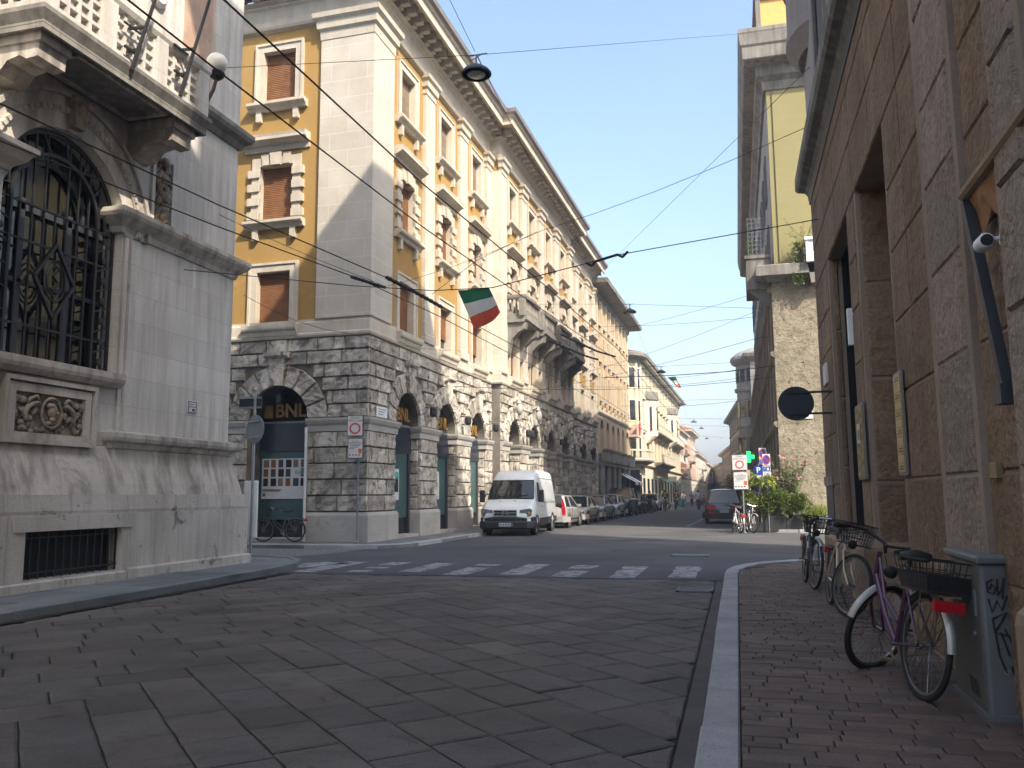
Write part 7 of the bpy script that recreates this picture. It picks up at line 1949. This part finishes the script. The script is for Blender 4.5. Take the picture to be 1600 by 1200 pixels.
for k in range(420):
    a = pr_.uniform(0,6.28); u = pr_.uniform(.05,1); leaf(mb, (math.cos(a)*.15*u,math.sin(a)*.15*u,.44), (math.cos(a)*u,math.sin(a)*u,pr_.uniform(.7,1.6)), pr_.uniform(.3,.75), .012, .3)
mb.build('foliage', M['leaf_yellow'], t)
t = thing('climbing_plant', 'dark creeper hanging from the white balcony on the yellow gable', 'plant', (2.9,34.95,9.9)); mb = MB()
for k in range(900):
    u = pr_.random(); leaf(mb, (pr_.gauss(-.15,.22)*(1-.4*u),pr_.uniform(-.12,.3),u*1.75-.1), (pr_.uniform(-1,1),-.5,pr_.uniform(-1,.5)), .11, .03)
mb.build('foliage', M['leaf'], t)
mb = MB(); mb.tube([(.1,.3,-.2),(-.1,.2,.8),(.0,.25,1.6)], .02, 5); mb.build('stems', M['stem'], t)
t = thing('wispy_shrub', 'thin feathery shrub behind the white balcony of the gable', 'plant', (3.0,34.75,11.3)); mb = MB(); ms = MB()
for k in range(12):
    a = pr_.uniform(-1.2,1.2); tip = Vector((math.sin(a)*.7-.15, pr_.uniform(-.2,.2), .5+pr_.uniform(0,.75))); ms.tube([(0,0,0), tip*.5+Vector((0,0,.1)), tip], .006, 4)
    for j in range(14): leaf(mb, tip*pr_.uniform(.35,1.05), (pr_.uniform(-1,1),pr_.uniform(-1,1),pr_.uniform(-.2,.6)), .1, .018)
mb.build('foliage', M['leaf_yellow'], t); ms.build('stems', M['stem'], t)
bush('round green shrub on the pavement before the yellow building', (-8.3,96,1.0), .9, .9, .9, 900, 'leaf_yellow', 8, .2, .05)
bush('dark street shrub far behind the charcoal off-roader', (.2,110,1.9), 1.6, 1.6, 1.7, 900, 'leaf', 8, .35, .09)
t = thing('balcony_plants', 'trailing leaves on the small trellis balcony of the gable building', 'plant', (1.2,36.0,11.3)); mb = MB()
for k in range(350): leaf(mb, (pr_.uniform(-.4,.0),pr_.uniform(-.1,.5),pr_.uniform(0,.9)**1.5), (pr_.uniform(-1,1),-.5,pr_.uniform(-1,.5)), .11, .028)
mb.build('foliage', M['leaf'], t)
# ================================================================== PEOPLE
def cloth(name, col): M[name] = flat(name, col, .85, var=.15); return name
for nm, c in (('black_cloth',(.015,.015,.018)),('dark_blue_cloth',(.03,.04,.075)),('white_cloth',(.6,.6,.6)),('pale_blue_cloth',(.3,.38,.5)),('brown_cloth',(.12,.07,.045)),('jeans',(.06,.09,.16)),('grey_cloth',(.2,.2,.21)),('red_cloth',(.35,.05,.05)),('pink_cloth',(.5,.3,.32))): cloth(nm, c)
def skinmesh(V, E, Rr, mat, name, par, sub=1):
    me = bpy.data.meshes.new(name); me.from_pydata(V, E, [])
    ob = bpy.data.objects.new(name, me); COL.objects.link(ob)
    md = ob.modifiers.new('s', 'SKIN'); ob.data.skin_vertices  # layer made by the modifier
    if not me.skin_vertices: bm = bmesh.new(); bm.from_mesh(me); bm.verts.layers.skin.verify(); bm.to_mesh(me); bm.free()
    for i, r in enumerate(Rr): me.skin_vertices[0].data[i].radius = (r, r)
    me.skin_vertices[0].data[0].use_root = True
    s2 = ob.modifiers.new('d', 'SUBSURF'); s2.levels = sub; s2.render_levels = sub
    dg = bpy.context.evaluated_depsgraph_get(); nm = bpy.data.meshes.new_from_object(ob.evaluated_get(dg)); bpy.data.objects.remove(ob); bpy.data.meshes.remove(me)
    nm.polygons.foreach_set('use_smooth', [True]*len(nm.polygons)); nm.materials.clear(); nm.materials.append(M[mat])
    o = bpy.data.objects.new(name, nm); COL.objects.link(o); o.parent = par; return o
POSES = {
 'walk': dict(pel=(0,0,.93), che=(0,.03,1.3), nec=(0,.04,1.47), hea=(0,.06,1.6), top=(0,.05,1.7), sh=.19, elb=((-.25,-.1,1.14),(.25,.12,1.15)), han=((-.25,-.0,.9),(.25,.28,.98)), kne=((-.1,.2,.52),(.1,.02,.5)), foo=((-.1,.24,.07),(.1,-.26,.12))),
 'stand': dict(pel=(0,0,.93), che=(0,.02,1.3), nec=(0,.03,1.47), hea=(0,.05,1.6), top=(0,.04,1.7), sh=.19, elb=((-.26,.02,1.14),(.26,.02,1.14)), han=((-.27,.1,.88),(.24,.22,1.0)), kne=((-.1,.03,.5),(.1,.03,.5)), foo=((-.11,0,.07),(.11,0,.07))),
 'push': dict(pel=(0,0,.93), che=(0,.06,1.3), nec=(0,.08,1.47), hea=(0,.12,1.6), top=(0,.11,1.7), sh=.19, elb=((-.24,.12,1.12),(.24,.12,1.12)), han=((-.2,.4,1.05),(.2,.4,1.05)), kne=((-.1,.16,.52),(.1,-.02,.5)), foo=((-.1,.18,.07),(.1,-.25,.1))),
 'ride': dict(pel=(0,0,1.0), che=(0,.16,1.36), nec=(0,.2,1.53), hea=(0,.24,1.66), top=(0,.23,1.76), sh=.19, elb=((-.25,.34,1.22),(.25,.34,1.22)), han=((-.26,.56,1.1),(.26,.56,1.1)), kne=((-.11,.38,.82),(.11,.3,.62)), foo=((-.11,.26,.42),(.11,.14,.18))),
 'sit': dict(pel=(0,0,.52), che=(0,.02,.88), nec=(0,.04,1.05), hea=(0,.06,1.18), top=(0,.05,1.28), sh=.19, elb=((-.25,.08,.74),(.25,.08,.74)), han=((-.16,.3,.72),(.18,.32,.72)), kne=((-.11,.42,.5),(.11,.42,.5)), foo=((-.11,.4,.06),(.11,.46,.06))),
}
def person(label, loc, rz, pose, top_, bot, hair='hair', scale=1.0, group='people in the far street', longhair=False):
    t = thing('person', label, 'person', loc, rz, group); t.scale = (scale,)*3; p = POSES[pose]
    sh = p['sh']; nec = Vector(p['nec']); che = Vector(p['che']); pel = Vector(p['pel'])
    V = [pel, pel.lerp(che,.5), che, nec, Vector(p['hea']), Vector(p['top'])]; E = [(0,1),(1,2),(2,3),(3,4),(4,5)]; Rr = [.13,.115,.14,.055,.085,.06]
    for s, i in ((-1,0),(1,1)):
        b = len(V); S = che+Vector((s*sh,0,.09)); V += [S, Vector(p['elb'][i]), Vector(p['han'][i]), Vector(p['han'][i])+(Vector(p['han'][i])-Vector(p['elb'][i])).normalized()*.1]; E += [(2,b),(b,b+1),(b+1,b+2),(b+2,b+3)]; Rr += [.06,.042,.03,.035]
        b = len(V); H = pel+Vector((s*.09,0,-.06)); f = Vector(p['foo'][i]); V += [H, Vector(p['kne'][i]), f, f+Vector((0,.16,-.035))]; E += [(0,b),(b,b+1),(b+1,b+2),(b+2,b+3)]; Rr += [.09,.06,.045,.04]
    skinmesh([tuple(v) for v in V], E, Rr, 'skin', 'body', t)
    V2 = V[:4]; E2 = [(0,1),(1,2),(2,3)]; R2 = [.155,.135,.16,.065]; V2[3] = che.lerp(nec,.75)
    for b in (6, 14): k = len(V2); V2 += [V[b], V[b+1], V[b+1].lerp(V[b+2],.6)]; E2 += [(2,k),(k,k+1),(k+1,k+2)]; R2 += [.08,.06,.048]
    skinmesh([tuple(v) for v in V2], E2, R2, top_, 'shirt', t)
    V3 = [pel+Vector((0,0,.05))]; E3 = []; R3 = [.15]
    for b in (10, 18): k = len(V3); V3 += [V[b], V[b+1], V[b+2]+Vector((0,0,.02))]; E3 += [(0,k),(k,k+1),(k+1,k+2)]; R3 += [.105,.078,.062]
    skinmesh([tuple(v) for v in V3], E3, R3, bot, 'trousers', t)
    h = Vector(p['hea']); mb = MB(); mb.ball((h.x,h.y-.02,h.z+.045), .115, 12, 8, (.85,.95,.95))
    if longhair: mb.ball((h.x,h.y-.06,h.z-.06), .1, 10, 8, (.9,.6,1.5))
    mb.build('hair', M[hair], t, True)
    mb = MB(); mb.ball((h.x,h.y+.1,h.z+.0), .018, 6, 5, (.8,1,1.3)); mb.build('nose', M['skin'], t, True)
    for s in (-1, 1):
        b = 10 if s < 0 else 18; f = V[b+2]; mb = MB(); mb.box((f.x-.05,f.y-.07,f.z-.07),(f.x+.05,f.y+.2,f.z+.01),.02); mb.build('shoe', M['black'], t)
    return t
def rider(lab_p, lab_b, loc, rz, top_, bot, paint='dark_frame', longhair=False):
    person(lab_p, (loc[0],loc[1],loc[2]), rz, 'ride', top_, bot, longhair=longhair, group='cyclists in the far street')
    d = Vector((-math.sin(rz), math.cos(rz), 0)); b = Vector(loc) - d*.28
    bike(lab_b, (b.x,b.y,loc[2]), rz, 0, R(0), paint, 'bicycles ridden in the far street', mud=None, coarse=True, stand=False)
person('person in dark clothes pushing a black stroller past the end of the car row', (-6.7,67.8,.0), R(185), 'push', 'black_cloth', 'black_cloth')
rider('cyclist in a black top riding toward the camera, left of the pair', 'dark bicycle ridden by the cyclist in the black top', (-5.9,73,.0), R(176), 'black_cloth', 'jeans')
rider('cyclist in a brown top riding beside the one in black', 'dark bicycle ridden by the cyclist in the brown top', (-5.2,76,.0), R(184), 'brown_cloth', 'dark_blue_cloth')
person('person in a white shirt walking with arms bent, right of the cyclists', (-5.3,88,.0), R(190), 'walk', 'white_cloth', 'jeans', longhair=True)
rider('cyclist seen from behind in pale blue with a black rucksack near the off-roader', 'dark bicycle ridden by the cyclist in pale blue', (-3.4,78,.0), R(6), 'pale_blue_cloth', 'jeans')
person('person in grey standing among the far crowd beside the green bin', (-5.3,104,.0), R(160), 'stand', 'grey_cloth', 'black_cloth')
person('person in a pale blue shirt seated far off in the street', (-4.6,106,.0), R(200), 'sit', 'pale_blue_cloth', 'jeans')
person('person in a red top seated far off beside the pale blue one', (-3.9,105,.0), R(150), 'sit', 'red_cloth', 'black_cloth')
person('person in pink walking away far up the street', (-3.0,110,.0), R(0), 'walk', 'pink_cloth', 'grey_cloth', longhair=True)
person('person in a pale blue shirt behind the off-roader on the right pavement', (.85,50,.1), R(175), 'walk', 'pale_blue_cloth', 'dark_blue_cloth')
person('person in a white shirt farther along the right pavement', (1.05,54,.1), R(170), 'walk', 'white_cloth', 'black_cloth')
# stroller
t = thing('stroller', 'black stroller pushed by the person in dark clothes', 'stroller', (-6.65,66.7,.0), R(185))
mb = MB()
for s in (-.22,.22): mb.tube([(s,-.55,1.02),(s,-.3,.85),(s,.25,.25)], .014, 6); mb.tube([(s,.3,.6),(s,-.3,.2)], .012, 6)
mb.tube([(-.22,-.55,1.02),(.22,-.55,1.02)], .016, 6); mb.tube([(-.22,.25,.25),(.22,.25,.25)], .012, 6); mb.build('frame', M['dark_steel'], t)
mb = MB(); mb.grid([[(x,-.28,.75) for x in (-.2,.2)],[(x,-.1,.42) for x in (-.2,.2)],[(x,.22,.42) for x in (-.2,.2)],[(x,.3,.28) for x in (-.2,.2)]]); mb.build('seat', M['black_cloth'], t)
mb = MB(); mb.grid([[(x,-.28+.42*math.sin(a),.72+.36*math.cos(a)) for x in (-.22,-.1,.1,.22)] for a in [R(-40)+R(110)*k/6 for k in range(7)]]); mb.build('hood', M['black_cloth'], t, True)
for x, y in ((-.23,.28),(.23,.28),(-.25,-.3),(.25,-.3)):
    mb = MB(); mb.lathe([(.06,-.02),(.11,-.02),(.11,.02),(.06,.02)], (x,y,.11), 'X', 16, True); mb.lathe([(.0,-.01),(.06,-.01),(.06,.01),(.0,.01)], (x,y,.11), 'X', 12); mb.build('wheel', M['tyre'], t)
t = thing('litter_bin', 'dark green street bin beyond the person in the white shirt', 'bin', (-6.0,98,.0))
mb = MB(); mb.lathe([(.3,0),(.36,.1),(.4,1.0),(.36,1.08),(.05,1.2)], (0,0,0), 'Z', 16); mb.build('body', M['poster_green'], t)
mb = MB(); mb.lathe([(.41,.95),(.43,.97),(.43,1.03),(.41,1.05)], (0,0,0), 'Z', 16, True); mb.build('rim', M['dark_steel'], t)
# parked scooters / bikes by the car row's end
for i, (x, y, lb) in enumerate(((-7.6,82,'dark bicycle in the far bicycle row, nearest the cars'), (-7.5,84,'pale bicycle in the middle of the far bicycle row'), (-7.6,86,'dark bicycle at the back of the far bicycle row'))):
    bike(lb, (x,y,.0), R(250-8*i), R(3), R(10), ('dark_frame','white_frame','dark_frame')[i], 'bicycles parked in a row beyond the cars', mud=None, coarse=True)
# ================================================================== HAZE
mb = MB(); mb.box((-310,-70,-1.2),(310,710,40))
o = mb.build('haze', None); o['kind'] = 'stuff'
hm = bpy.data.materials.new('haze'); hm.use_nodes = True; hn = hm.node_tree
for nd in list(hn.nodes):
    if nd.type != 'OUTPUT_MATERIAL': hn.nodes.remove(nd)
pv = hn.nodes.new('ShaderNodeVolumePrincipled'); pv.inputs['Color'].default_value = (.82,.87,.95,1); pv.inputs['Density'].default_value = .0015; pv.inputs['Anisotropy'].default_value = .2
hn.links.new(pv.outputs[0], hn.nodes['Material Output'].inputs['Volume'])
o.data.materials.append(hm)
